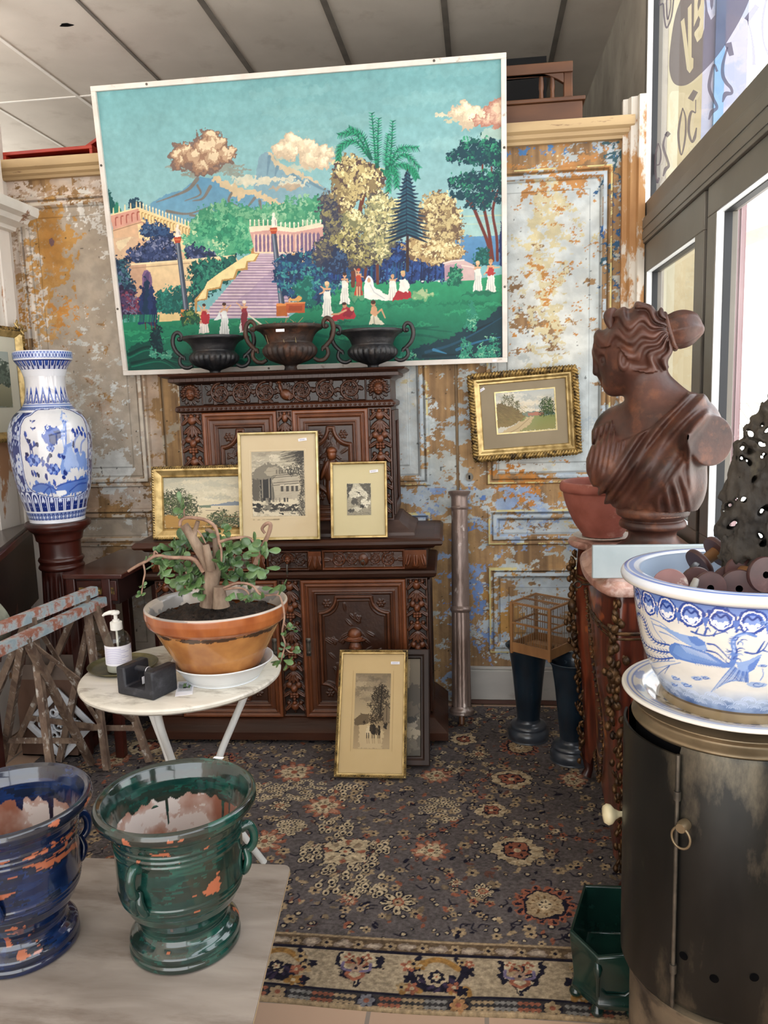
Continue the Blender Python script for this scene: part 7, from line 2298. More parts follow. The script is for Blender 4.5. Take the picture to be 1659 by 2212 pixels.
def anduze(name, label, loc, glaze, streak, dark, rot, seed, group):
    pr = [(0, .075), (.07, .075), (.1, .085), (.118, .115), (.128, .16), (.134, .21), (.14, .262), (.149, .295), (.156, .312), (.163, .325), (.172, .331), (.179, .327), (.182, .317), (.179, .307), (.17, .3), (.158, .293), (.151, .285), (.147, .272), (.1445, .268), (.147, .262), (.143, .257), (.146, .251), (.142, .246), (.1445, .240), (.142, .234), (.142, .2), (.1405, .165), (.14, .152), (.1425, .147), (.1385, .142), (.1405, .137), (.136, .132), (.1375, .127), (.132, .121), (.125, .105), (.112, .085), (.101, .07), (.099, .058), (.104, .048), (.117, .04), (.124, .033), (.1255, .024), (.122, .018), (.126, .012), (.126, .004), (.12, 0), (0, 0)]
    op = resample(pr, 330)
    ny, nx = 330, 640
    cv = Cv(nx, ny, glaze)
    idx = np.arange(ny)[:, None]
    rim = int(np.argmax(op[:, 1])) + 0
    S1, S2, S3 = fbm(ny, nx, 60, 7, 5, seed, .65), fbm(ny, nx, 10, 10, 5, seed + 1), fbm(ny, nx, 60, 40, 4, seed + 2)
    a = cv.a
    t = np.clip(.5 + .5 * S1, 0, 1)[..., None]
    a[:] = rgb(glaze) * (1 - t) + rgb(streak) * t
    k = S1 * .8 + S2 * .4 + .25 * S3 > .22
    a[k] = a[k] * .35 + rgb(dark) * .65
    k = (np.abs(op[:, 1] - .317) < .016)[:, None] & (S2 > -.5) & (idx > rim - 40)
    a[k] = a[k] * .5 + rgb(dark) * .5
    chip = rgb('#a85f42')
    zc = op[:, 1][:, None]
    body = (idx > rim)
    a[body & (zc > .25) & (zc < .305) & (.6 * S1 + .8 * S3 > 1.1)] = chip
    a[body & (zc > .02) & (S2 + .35 * S1 > 1.75)] = chip
    if seed == 60:
        a[body & (zc > .14) & (zc < .24) & (S1 * .8 + S2 * .7 > 1.2)] = chip
    # inside: glaze above, bare whitish clay with drips below
    ins = idx < rim
    col_n = fbm(2, nx, 2, 60, 3, seed + 5)[0][None]
    edge = .258 + .004 * col_n - .16 * np.clip(fbm(2, nx, 2, 70, 2, seed + 6)[0][None] - 1.25, 0, .35)
    low = ins & (zc < edge)
    t = np.clip(.5 + .5 * S2, 0, 1)[..., None]
    clay = rgb('#8e5a47') * (1 - t) + rgb('#c2ada3') * t
    a[:] = np.where(low[..., None], clay, a)
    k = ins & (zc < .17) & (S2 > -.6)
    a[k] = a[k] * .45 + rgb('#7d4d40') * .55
    k = low & (S2 + .4 * S3 > .75); a[k] = rgb('#d0c4bd')
    rr_ = op[:, 0][:, None]
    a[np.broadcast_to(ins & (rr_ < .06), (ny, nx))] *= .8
    t_ = thing(name, label, 'garden pot', loc, 0, group)
    t_.scale = (.97, .97, 1.064)
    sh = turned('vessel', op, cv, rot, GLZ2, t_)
    for h in range(7):     # drain holes in the floor of the pot
        x, y = (.0, 0) if h == 0 else (.022 * math.cos(h * PI / 3), .022 * math.sin(h * PI / 3))
        o = MB().lathe([(0, .0765), (.006, .0766), (.006, .0755)], 14, (x, y, 0)).build('drain_hole', M_['black'], t_)
    hm_ = MAT('glaze_' + name + str(seed), glaze, streak, 14, .14, coat=.6, c3=dark, sc3=12, lo3=.55, hi3=.7)
    for i in range(3):
        an = rot + i * 2 * PI / 3
        u = A([math.cos(an), math.sin(an), 0]); w_ = A([-math.sin(an), math.cos(an), 0])
        hb = MB()
        hb.tube([u * r + A([0, 0, z]) for r, z in spline([(.14, .238), (.157, .243), (.168, .228), (.168, .205), (.158, .19), (.146, .186)], 5)], [.012, .0105, .010, .009], 10)
        for s in (-1, 1):
            hb.tube([u * r + w_ * s * x + A([0, 0, z]) for r, x, z in spline([(.147, .002, .192), (.153, .008, .17), (.147, .012, .15), (.14, .01, .14)], 5)], [.008, .01, .006], 8)
        hb.build('handle', hm_, t_, 60)
    return t_


GLZ2 = MAT('streaked_glaze', '#ffffff', None, rough=.1, attr=True, coat=.7, spec=.6, bump=.06, bsc=25)
gp = anduze('glazed_pot', 'dark green glazed footed garden pot on the plywood table', (-.674, 1.558, ZS), '#0d2f2a', '#235347', '#1d1a16', math.radians(-105), 40, 'glazed garden pots')
bp = anduze('glazed_pot', 'deep blue glazed footed garden pot at the left edge on the plywood table', (-1.043, 1.515, ZS), '#0a1839', '#1b3360', '#101119', math.radians(-75), 60, 'glazed garden pots')
q = PZ(458, 1634, ZS + .331)
tg = MB().raw([(.004 + .006 * math.cos(1.2), .172, .3335), (.03, .176, .3335), (.028, .166, .335), (.004, .163, .335)], [(0, 1, 2, 3)])
mk('price_tag', [(.03, .168, .3325), (.056, .166, .3325), (.056, .177, .3318), (.03, .181, .3315)], [(0, 1, 2, 3)], M_['paper'], gp, 0)
# ================================================================== rug
RX0, RX1, RY0, RY1 = -1.98, .70, 1.792, 3.80
nx, ny = 900, 674
rf = lambda P: A([(((q := PZ(px, py, 0))[0] - RX0) / (RX1 - RX0) * (nx - 1), (RY1 - q[1]) / (RY1 - RY0) * (ny - 1)) for px, py in P])
rg = Cv(nx, ny, '#5f5857')
ry = lambda y: float(rf([(910, 1580 + y / 1.952)])[0][1])
NV, TN, CRM, RS, GY = '#211f2b', '#a08a6d', '#bba88a', '#935b47', '#6d6561'
R3 = random.Random(9)


def flower(x, y, r, c1, c2, n=6):
    for i in range(n):
        t = i * 2 * PI / n + x
        rg.ell(x + r * .6 * math.cos(t), y + r * .6 * math.sin(t), r * .42, r * .32, c1, .5, 1, t)
    rg.ell(x, y, r * .3, r * .3, c2)


yb0 = ry(880)
for i in range(4200):
    x, y = nx * R3.random(), yb0 * R3.random()
    r = 2.2 + 3.6 * R3.random()
    k = i % 6
    if k == 0:
        flower(x, y, r * 1.35, [TN, CRM, '#7d6a58'][i % 3], [NV, RS][i % 2])
    elif k in (1, 2):
        rg.ell(x, y, r, r * .5, [TN, RS, '#7a6955', NV, '#6b4a40'][i % 5], .8, 1, R3.random() * 3)
    elif k == 3:
        a = R3.random() * 6.3
        rg.curve([(x, y), (x + 6 * math.cos(a), y + 6 * math.sin(a)), (x + 12 * math.cos(a + .7), y + 12 * math.sin(a + .7))], 1.3, NV)
    else:
        rg.ell(x, y, r * .7, r * .7, NV, .5); rg.ell(x, y, r * .4, r * .4, [CRM, TN][i % 2])
for i in range(46):     # long vines
    x, y, a = nx * R3.random(), yb0 * R3.random(), R3.random() * 6.3
    P = [(x, y)]
    for j in range(5):
        a += R3.uniform(-.9, .9); x += 17 * math.cos(a); y += 17 * math.sin(a); P.append((x, y))
    if max(p_[1] for p_ in P) < yb0 - 4:
        rg.curve(P, 1.6, NV)
        for p_ in P[1:]:
            flower(p_[0], p_[1], 5, [TN, CRM, RS][i % 3], NV, 5)


def med(x, y, rx, kind):
    px, py = 500 + x / 1.952, 1580 + y / 1.952
    c, e = rf([(px, py), (px + rx / 1.952, py)])
    r = float(np.hypot(*(e - c)))
    cx, cy = c
    star = lambda R_, n, c_, w=.5, rough=1.5: [rg.ell(cx + R_ * math.cos(t), cy + R_ * math.sin(t), R_ * w, R_ * w * .6, c_, rough, 1, t) for t in np.arange(n) * 2 * PI / n]
    if kind == 0:      # sunburst
        star(r * .72, 14, RS, .36); star(r * .8, 14, NV, .12); rg.ell(cx, cy, r * .68, r * .68, NV, 2); rg.ell(cx, cy, r * .58, r * .58, TN, 2); star(r * .4, 12, '#6d5338', .14); rg.ell(cx, cy, r * .22, r * .26, CRM, 1); star(r * .14, 6, NV, .4)
    elif kind == 1:    # rosette of petals
        star(r * .66, 10, RS, .42); star(r * .62, 10, '#a97a64', .28); rg.ell(cx, cy, r * .55, r * .55, CRM, 3); star(r * .34, 8, NV, .3); star(r * .34, 8, TN, .18); rg.ell(cx, cy, r * .16, r * .16, RS)
    elif kind == 2:    # octagon cartouche
        o = lambda s, c_: rg.poly([(cx + s * r * (1.05 if abs(i - 3.5) in (0,) else 1) * math.cos(t), cy + s * r * .95 * math.sin(t)) for i, t in enumerate(np.arange(8) * PI / 4 + PI / 8)], c_, 2.5)
        o(1.02, NV); o(.97, CRM); star(r * .78, 12, TN, .16); o(.62, NV); o(.52, RS); star(r * .3, 5, NV, .36); rg.ell(cx, cy, r * .14, r * .14, CRM)
    elif kind == 3:    # cream square
        rg.poly([(cx - r, cy - r * .8), (cx + r * .8, cy - r), (cx + r, cy + r * .8), (cx - r * .8, cy + r)], NV, 5); rg.poly([(cx - r * .93, cy - r * .74), (cx + r * .74, cy - r * .93), (cx + r * .93, cy + r * .74), (cx - r * .74, cy + r * .93)], CRM, 4)
        star(r * .66, 8, '#8f7c66', .3); star(r * .68, 4, RS, .22); rg.poly([(cx - r * .5, cy), (cx, cy - r * .42), (cx + r * .5, cy), (cx, cy + r * .42)], NV, 2); flower(cx, cy, r * .28, CRM, RS)
    elif kind == 4:    # eight cream petals
        for i in range(8):
            t = i * PI / 4
            rg.ell(cx + r * .62 * math.cos(t), cy + r * .62 * math.sin(t), r * .38, r * .24, NV, 1, 1, t); rg.ell(cx + r * .62 * math.cos(t), cy + r * .62 * math.sin(t), r * .31, r * .17, CRM, 1, 1, t); rg.ell(cx + r * .66 * math.cos(t), cy + r * .66 * math.sin(t), r * .12, r * .07, NV, 0, 1, t)
        rg.ell(cx, cy, r * .34, r * .34, RS, 1); flower(cx, cy, r * .24, TN, NV)
    elif kind == 5:    # scatter of ringlets
        for i in range(60):
            t, q = R3.random() * 6.3, r * math.sqrt(R3.random())
            rg.ell(cx + q * math.cos(t), cy + q * math.sin(t), 3.2, 3.2, CRM); rg.ell(cx + q * math.cos(t), cy + q * math.sin(t), 1.5, 1.5, NV)
    elif kind == 6:    # little pears with an eye
        for i in range(16):
            x_, y_ = cx + R3.uniform(-r, r), cy + R3.uniform(-r, r)
            rg.ell(x_, y_, 5, 6, NV); rg.ell(x_, y_, 4, 5, CRM); rg.ell(x_, y_ + 1, 1.8, 2.3, NV); rg.line([(x_, y_ - 5), (x_ + 2, y_ - 10)], 2, CRM)


for a_ in ((480, 260, 70, 6), (430, 390, 80, 6), (330, 520, 50, 6), (560, 560, 60, 6), (620, 490, 40, 6), (470, 620, 100, 6), (580, 650, 80, 6), (300, 240, 100, 5), (130, 250, 80, 5), (880, 330, 100, 5), (250, 400, 60, 5),
           (265, 170, 92, 1), (390, 315, 95, 1), (480, 505, 105, 3), (840, 500, 88, 1), (1205, 500, 112, 2), (1180, 200, 92, 2), (1215, 65, 85, 0), (865, 185, 74, 1), (1320, 730, 140, 0), (700, 720, 84, 4), (140, 460, 95, 1), (495, 710, 42, 1), (1060, 670, 52, 4), (945, 635, 30, 4), (1095, 330, 66, 2), (205, 310, 48, 4), (1440, 200, 70, 1), (1045, 95, 46, 4), (620, 60, 80, 0), (-100, 330, 90, 2), (-60, 120, 80, 0), (-350, 60, 90, 2), (-500, 120, 80, 1), (-300, 250, 80, 4), (980, 30, 60, 2)):
    med(*a_)
# borders at the near edge
x_of = lambda x, y: rf([(500 + x / 1.952, 1580 + y / 1.952)])[0]
Y = [ry(v) for v in (878, 888, 932, 945, 1105, 1118, 1165, 1176, 1200, 1240)]
T_ = lambda i, j, c: rg.a.__setitem__(slice(int(Y[i]), int(Y[j]) + 1), rgb(c))
T_(0, 1, TN); T_(1, 2, '#62513f'); T_(2, 3, NV); T_(3, 4, '#a3927a'); T_(4, 5, NV); T_(5, 6, '#3b3838'); T_(6, 7, TN); T_(7, 8, '#8a765a'); T_(8, 9, '#5c5b5e')
ym = (Y[1] + Y[2]) / 2
for i in range(30):
    x = i * 31
    rg.ell(x, ym, 9, 4.5, '#8f7f72', 1.5); rg.ell(x, ym, 6, 2.4, '#b09f8c', 1); flower(x + 15.5, ym, 6, TN, NV)
x1, x2 = x_of(520, 1020)[0], x_of(1215, 1020)[0]
per = x2 - x1
y0, y1 = Y[3], Y[4]; h = y1 - y0
for j in range(-3, 4):
    for kk, xc in ((0, x1 + j * per), (1, x1 + (j + .5) * per)):
        if kk == 0:
            S = [(-.36, .02), (-.37, .3), (-.24, .55), (-.1, .7), (0, .92), (.1, .7), (.24, .55), (.37, .3), (.36, .02)]
            rg.poly([(xc + u * h * 1.2, y0 + v * h * 1.04) for u, v in S], NV, 2.5); rg.poly([(xc + u * h * .93, y0 + v * h * .93) for u, v in S], '#b5a58a', 2)
            for q in range(9):
                t = -PI * q / 8
                rg.ell(xc + h * .12 * math.cos(t), y0 + h * (.36 + .13 * math.sin(t)), 6, 3, [NV, RS, TN][q % 3], .5, 1, t)
            for s in (-1, 1):
                rg.curve([(xc, y0 + h * .72), (xc + s * h * .16, y0 + h * .6), (xc + s * h * .1, y0 + h * .48)], 3.2, RS); rg.curve([(xc + s * h * .05, y0 + h * .5), (xc + s * h * .26, y0 + h * .45), (xc + s * h * .27, y0 + h * .28)], 2.6, '#6f6480'); flower(xc + s * h * .17, y0 + h * .12, 5, RS, CRM, 4)
            flower(xc, y0 + h * .42, h * .13, '#9c8270', NV, 7)
        else:
            for q in range(11):
                t = PI * q / 10
                rg.ell(xc + h * .2 * math.cos(t), y0 + h * (.52 + .22 * math.sin(t)), 9, 4, [NV, '#3a3144'][q % 2], 1, 1, t)
            rg.ell(xc, y0 + h * .5, h * .22, h * .2, '#b09d82', 2); flower(xc, y0 + h * .52, h * .17, NV, RS, 7); flower(xc, y0 + h * .52, h * .09, CRM, RS, 5)
            rg.curve([(xc - h * .42, y0 + h * .3), (xc - h * .2, y0 + h * .12), (xc, y0 + h * .06), (xc + h * .2, y0 + h * .12), (xc + h * .42, y0 + h * .3)], 6, '#96703f')
            for s in (-1, 1):
                rg.curve([(xc + s * h * .36, y0 + h * .02), (xc + s * h * .52, y0 + h * .3), (xc + s * h * .4, y0 + h * .66), (xc + s * h * .2, y0 + h * .86)], 5, NV); rg.curve([(xc + s * h * .3, y0 + h * .9), (xc + s * h * .55, y0 + h * .8), (xc + s * h * .62, y0 + h * .95)], 6, '#96703f')
                for q in range(7):
                    flower(xc + s * h * R3.uniform(.3, .7), y0 + h * R3.uniform(.1, .95), 5 + 3 * R3.random(), ['#a98f6a', RS, NV, '#96703f'][q % 4], [NV, CRM][q % 2], 5)
ym = (Y[5] + Y[6]) / 2
for i in range(46):
    x = i * 20
    if i % 4 == 0:
        rg.ell(x, ym, 9, 6.5, NV); flower(x, ym, 8, [TN, '#77757a', '#a97f58'][i % 3], RS, 6)
    else:
        for q in range(4):
            for w in range(2):
                rg.ell(x - 7 + q * 5, ym - 3.5 + w * 7, 2.1, 2.4, [TN, '#807c78', RS][i % 3])
ym = (Y[7] + Y[8]) / 2
for i in range(110):
    rg.ell(i * 8.2, ym, 2.6, 1.8, [NV, '#52331f'][i % 2], .8)
rg.a *= (1 + .10 * fbm(ny, nx, 300, 300, 2, 21) + .05 * fbm(ny, nx, 8, 8, 4, 22))[..., None]
uu, vv = np.meshgrid(np.linspace(RX0, RX1, nx), np.linspace(RY1, RY0, ny))
z = -.0015 + .0004 * fbm(ny, nx, 6, 6, 3, 23) + .004 * np.clip(np.sin(uu * 9 + 1.), 0, 1) * np.exp(-((vv - RY0 - .03) / .05) ** 2)
z[-2:] = -.0068; z[:2] = -.0068; z[:, :2] = -.0068; z[:, -2:] = -.0068
wv = .006 * np.sin(uu * 7) * np.clip((2.2 - vv) / .4, 0, 1)
V = np.stack([uu, vv + wv, z], -1).reshape(-1, 3)
rug = mk('rug', V, gridF(nx, ny)[:, ::-1], MAT('wool_pile', '#e4e4e4', '#ffffff', 220, .95, attr=True, spec=.1, bump=.5, bsc=500, bdist=.002), None, 180, rg.a)
tag(rug, 'large worn grey oriental rug with flowered border covering the tiled floor', 'rug')

# ================================================================== flower buckets, cage, column
ZINC = MAT('blue_black_enamel', '#0f1a24', '#1b2a36', 8, .28, coat=.3, c3='#4a5660', sc3=30, lo3=.68, hi3=.72)


def bucket(label, x, y):
    t = thing('flower_bucket', label, 'bucket', (x, y, .0), 0, 'tall dark flower buckets')
    MB().lathe(profile([(0, .02), (.05, .1), (.052, .085), (.058, .078), (.075, .07), (.082, .06), (.08, .05), (.09, .036), (.092, .02), (.088, .006), (.092, 0)][::-1][:-1] + [(.051, .1)], 4), 40).build('foot', MAT('worn_foot_enamel', '#262b33', '#3b4048', 12, .3, coat=.3), t, 50)
    MB().lathe([(.05, .09), (.056, .16), (.064, .25), (.074, .34), (.084, .41), (.095, .428), (.1, .432), (.101, .436), (.098, .438), (.092, .433), (.08, .405), (.055, .15), (0, .12)], 48).build('body', ZINC, t, 50)
    return t


bucket('tall dark blue flower bucket nearer the panelling, under the birdcage', .205, 3.44)
bucket('tall dark blue flower bucket beside the inlaid commode, under the birdcage', .375, 3.235)
CW = MAT('cane_wood', '#75502f', '#8f663e', 14, .5, stretch=(1, 1, .3))
CWR = MAT('thin_wire', '#5d4a38', '#77614b', 10, .5)
ang = math.atan2(3.316 - 3.2, .129 - .279)
cg = thing('birdcage', 'small square wooden birdcage with thin bars balanced on the two flower buckets', 'birdcage', (.279, 3.2, .4385), ang - PI)
# local: corner at the origin, -x towards the left corner, +y to the back
cg.rotation_euler = (0, 0, ang - PI)
w, d, h_ = .19, .185, .228
for x in (-w, 0):
    for y in (0, d):
        MB().box(x - .006, x + .006, y - .006, y + .006, -.0 if (x, y) != (0, 0) else -.0, h_).build('post', CW, cg, 35, .001)
for z0, z1, nm in ((.008, .05, 'base_board'), (.132, .14, 'mid_rail'), (h_ - .009, h_, 'top_rail')):
    MB().box(-w, 0, -.004, .003, z0, z1).box(-w, 0, d - .003, d + .004, z0, z1).box(-w - .004, -w + .003, 0, d, z0, z1).box(-.003, .004, 0, d, z0, z1).build(nm, CW, cg)
MB().box(-w, 0, 0, d, .012, .018).build('floor_board', CW, cg)
MB().box(-w, 0, d * .5 - .004, d * .5 + .004, h_ - .008, h_).build('roof_bar', CW, cg)
wb = MB()
for i in range(1, 17):
    x = -w * i / 17
    for y in (0, d):
        wb.tube([(x, y, .05), (x, y, h_ - .006)], .0011, 4)
    wb.tube([(x, 0, h_ - .003), (x, d, h_ - .003)], .001, 4)
    y = d * i / 17
    for x_ in (-w, 0):
        wb.tube([(x_, y, .05), (x_, y, h_ - .006)], .0011, 4)
wb.build('bars', CWR, cg, 0)
for z in (.1, .135):
    MB().tube([(-w, d * .5, z), (0, d * .5, z)], .003, 6).build('perch', CW, cg)
MB().box(-.11, -.02, .03, .07, .05, .054).box(-.11, -.02, .03, .033, .03, .052).box(-.11, -.02, .067, .07, .03, .052).build('feed_tray', CW, cg)
MB().tube([(-w * .5 + .02 * math.cos(t), d * .5, h_ + .006 + .014 * math.sin(t)) for t in np.linspace(0, PI, 10)], .0012, 5).build('hook', CWR, cg)

SIL = MAT('tarnished_silver_leaf', '#6d5a50', '#94827a', 9, .38, metal=.5, c3='#c9beb6', sc3=8, lo3=.6, hi3=.64, bump=.4, bsc=40, stretch=(1, 1, .5))
cl = thing('half_column', 'slim peeling silvered wooden half column leaning on the panelling', 'column')
cp = lambda *P: profile(P, 4)
MB().lathe([(.012, -.045), (.014, -.02), (.012, .0)], 10, cap=True).build('peg', PINE, cl)
MB().lathe(cp((.0, 0), (.05, .0), (.056, .012), (.058, .022), (.05, .032), (.048, .04)), 36).build('foot_ring', SIL, cl)
n = 80; th = np.arange(n) / n * 2 * PI; zs = np.linspace(.04, .48, 12)
mk('fluted_shaft', np.vstack([np.c_[(.046 - .003 * i / 11 - .003 * np.clip(np.cos(th * 9), 0, 1)) * np.cos(th), (.046 - .003 * i / 11 - .003 * np.clip(np.cos(th * 9), 0, 1)) * np.sin(th), np.full(n, z)] for i, z in enumerate(zs)]), gridF(n, 12, True), SIL, cl, 50)
MB().lathe(cp((.043, .48), (.049, .488), (.051, .496), (.046, .505), (.042, .51)), 36).build('ring', SIL, cl)
MB().lathe([(.042, .508), (.041, .7), (.0385, .97)], 36).build('shaft', SIL, cl)
MB().lathe(cp((.0385, .968), (.043, .98), (.04, .99), (.04, 1.03), (.048, 1.045), (.052, 1.052), (.05, 1.06), (.0, 1.062)), 36).build('capital', SIL, cl)
b0 = A([-.098, 3.56, .052]); b1 = A([-.158, 3.775, 1.05])
place(cl, b0, (1, 0, 0), b1 - b0)

# ================================================================== inlaid commode with marble top
cm = thing('inlaid_commode', 'curved red marquetry commode with bronze mounts below the terracotta bust', 'commode')
OUT = [(.735, 3.13), (.50, 3.13), (.37, 3.125), (.338, 3.08), (.345, 3.02), (.385, 2.95), (.378, 2.86), (.345, 2.76), (.328, 2.6), (.326, 2.46), (.338, 2.34), (.358, 2.275), (.40, 2.265), (.45, 2.268), (.50, 2.242), (.60, 2.232), (.735, 2.232)]
O2 = [tuple(p) for p in spline(OUT, 5)]
PINKM = MAT('pink_marble', '#8f6253', '#c0988a', 14, .3, coat=.2, c3='#d8bdb2', sc3=12, lo3=.56, hi3=.66, dist=1.2)


def inset(P, k):
    return [((x - .735) * (1 - k * 2.6) + .735, (y - 2.68) * (1 - k * 1.15) + 2.68) for x, y in P]


mb = MB()
lv_ = [(.03, .955), (.012, .957), (.002, .965), (0., .975), (.004, .984), (.018, .988), (.022, .994), (.03, 1.0)]
m = len(O2)
for k, z in lv_:
    mb.V += [(x, y, z) for x, y in inset(O2, k)]
mb.F = [(i * m + j, i * m + (j + 1) % m, (i + 1) * m + (j + 1) % m, (i + 1) * m + j) for i in range(len(lv_) - 1) for j in range(m)] + [tuple(range(m))[::-1], tuple((len(lv_) - 1) * m + j for j in range(m))]
mb.F = [f[::-1] for f in mb.F]
mb.build('marble_top', PINKM, cm, 40)
B_ = spline(OUT, 14)
zl = np.linspace(.955, .10, 110)
kk = np.interp(zl, [.1, .25, .45, .62, .8, .92, .955], [.062, .058, .05, .030, .026, .034, .036])
nxb = len(B_)
V = np.stack([np.array(inset([tuple(p) for p in B_], k)) for k in kk])
V = np.concatenate([V, np.repeat(zl[:, None, None], nxb, 1)], -1)
hem = np.array([.10 + .16 * (np.clip(math.sin(PI * np.clip((p[1] - 2.34) / .66, 0, 1)), 0, 1)) ** .5 for p in B_])
V[..., 2] = .955 + (V[..., 2] - .955) * (.955 - hem[None]) / .855
cb = Cv(nxb, 110, '#5a2719')
g1 = fbm(110, nxb, 5, 60, 4, 31); t = np.clip(.5 + .4 * g1, 0, 1)[..., None]
cb.a[:] = rgb('#3c1810') * (1 - t) + rgb('#70331f') * t
fx = lambda y: float(np.interp(-y, -B_[:, 1][28:], np.arange(nxb)[28:]))
sidei = int(fx(2.262))
st_a, st_b = int(np.argmin(np.hypot(B_[:, 0] - .48, B_[:, 1] - 2.25))), nxb
ii, jj = np.mgrid[0:110, 0:nxb]
k = (jj > st_a)
cb.a[k] = np.where((((ii * 1.1 + jj) // 3) % 2 == 0)[k][:, None], rgb('#5c2a1c'), rgb('#451b12'))
cA, cB = int(fx(2.95)), int(fx(2.36))
for y0_, y1_ in ((18, 104),):
    cx_, cy_ = (cA + cB) / 2, 62
    cb.ell(cx_, cy_, (cB - cA) * .40, 41, '#c08a4a'); cb.ell(cx_, cy_, (cB - cA) * .385, 39.5, '#351612', 1)
    for i in range(70):
        x_, y_ = cx_ + R3.gauss(0, 13), cy_ + R3.gauss(2, 15)
        cb.ell(x_, y_, 3.5, 2.2, ['#6d2d1c', '#8f4a24', '#a9682f', '#54301f'][i % 4], 1, .9, R3.random() * 3)
    cb.poly([(cx_ - 9, cy_ + 18), (cx_ + 9, cy_ + 18), (cx_ + 6, cy_ + 30), (cx_ - 6, cy_ + 30)], '#a4622c', 1)
cb.a[13:15] = rgb('#3a1710'); cb.a[0:3] = rgb('#40190f')
for i in range(40):
    cb.ell(R3.uniform(cA, cB), R3.uniform(3, 12), 5, 2, ['#3f1812', '#a0522b'][i % 2], 1, .8)
MARQ = MAT('polished_marquetry', '#ffffff', None, rough=.28, attr=True, coat=.35)
mk('carcass', V.reshape(-1, 3), gridF(nxb, 110), MARQ, cm, 180, cb.a)
BRZ = MAT('dark_gilt_bronze', '#2e2016', '#6a4b2b', 30, .42, metal=.6, bump=.3, bsc=80)


def on_body(i, z):
    j = int(np.argmin(np.abs(V[:, i, 2] - z)))
    return V[j, i]


i0, i1 = int(fx(3.1)), st_a
for z, r in ((.845, .006), (.83, .004)):
    MB().tube([on_body(i, z) for i in range(i0, nxb - 1, 2)], r, 6).build('bronze_band', BRZ, cm, 60)
ICN = int(np.argmin(np.hypot(B_[:, 0] - .36, B_[:, 1] - 2.273)))
for n_, ic in enumerate((ICN, int(fx(3.06)))):
    mo = MB()
    R4 = random.Random(3 + n_)
    c0 = on_body(ic, .6)
    for i in range(34):
        z = .93 - .83 * i / 33
        p = on_body(ic, max(z, .12)).copy(); p[2] = z
        wd = .012 + .010 * math.sin(i * .9) ** 2 + (.01 if z > .55 else 0) * (1 if z < .88 else .3)
        o_ = A([-.5, -.8, 0]) if n_ == 0 else A([-1., 0, 0])
        for q in range(3):
            e = p + o_ * .006 + A([R4.gauss(0, wd * .5), R4.gauss(0, wd * .5), R4.gauss(0, .008)])
            mo.tube(spline([e + A([0, 0, -.014]), e + o_ * .006, e + A([R4.gauss(0, .006), R4.gauss(0, .006), .014])], 3), [.001, wd * .3, wd * .38, wd * .4, wd * .32, .001], 8)
    f = on_body(ic, .72) + (A([-.5, -.8, 0]) if n_ == 0 else A([-1., 0, 0])) * .012
    mo.lathe([(0, -.03), (.014, -.022), (.019, 0), (.017, .014), (.008, .026), (0, .028)], 12, tuple(f))
    mo.build('corner_mount', BRZ, cm, 60)
bd = MB()
for t in np.linspace(0, 2 * PI, 90)[:-1]:
    i = (cA + cB) / 2 + (cB - cA) * .41 * math.cos(t); z = .53 + .335 * math.sin(t)
    p = on_body(int(i), z)
    bd.tube([p + A([-.004, 0, -.006]), p + A([-.009, 0, 0]), p + A([-.004, 0, .006])], [.002, .0065, .002], 6)
bd.build('bead_oval', BRZ, cm, 60)
for ic in (ICN, int(fx(3.06))):
    p = on_body(ic, .12)
    MB().tube([(p[0] + .01, p[1] + .01, .2), (p[0] + .015, p[1] + .012, .1), (p[0] + .02, p[1] + .012, .05), (p[0] + .008, p[1] + .004, .022)], [.03, .024, .017, .022], 10).build('leg', MARQ if False else REDW, cm, 50)
for y in (2.30, 3.06):
    MB().box(.68, .715, y - .018, y + .018, .006, .3).build('leg', REDW, cm, 35, .004)
p = on_body(int(fx(2.66)), .90); q = PY(1212, 1238, p[1])
ky = MB().tube([p + A([.01, 0, 0]), A([p[0] - .028, p[1], p[2]])], .003, 6)
ky.tube([(p[0] - .04 + .012 * math.cos(t), p[1], p[2] + .011 * math.sin(t)) for t in np.linspace(0, 6.28, 12)], .0028, 6)
ky.build('key', M_['steel'], cm, 60)

sl = thing('marble_slab', 'pale blue grey marble slab standing on edge in front of the bust', 'slab', (.49, 2.325, 1.0))
q0, q1, q2 = PY(1281, 1180, 2.32), PY(1551, 1172, 2.32), PY(1285, 1246, 2.32)
MB().box(q0[0] - .49, .235, 0, .02, 0, q0[2] - 1.0).build('slab', MAT('blue_grey_marble', '#a3b0b4', '#bac5c8', 5, .35, c3='#8a999f', sc3=6, lo3=.56, hi3=.7), sl, 35, .0025)

bo = thing('terracotta_bowl', 'shallow terracotta planting bowl behind the bust on the commode', 'bowl', (.455, 2.985, 1.0115))
TER = MAT('red_terracotta', '#7d4234', '#97574a', 12, .75, c3='#b98a7d', sc3=9, lo3=.58, hi3=.72)
MB().lathe(profile([(0, .0), (.07, 0), (.075, .006), (.105, .05), (.132, .11), (.143, .15), (.146, .165), (.155, .172), (.158, .185), (.154, .2), (.148, .204), (.141, .2), (.132, .15), (.1, .06), (.0, .02)], 4), 56).build('bowl', TER, bo, 60)
sp = thing('white_saucer', 'white plate under the terracotta bowl beside the bust', 'saucer', (.455, 2.985, 1.0005))
MB().lathe(profile([(0, 0), (.07, 0), (.1, .008), (.108, .013), (.1, .0125), (.07, .008), (0, .007)], 4), 48).build('plate', MAT('cream_plate', '#cfc9bd', '#dad5ca', 8, .3), sp, 60)

# ================================================================== terracotta bust, sculpted as a distance field
BX, BY, BZ = .548, 2.60, 1.0
vd = A([BX, BY]) / math.hypot(BX, BY); rd = A([vd[1], -vd[0]]); BD = math.hypot(BX, BY)


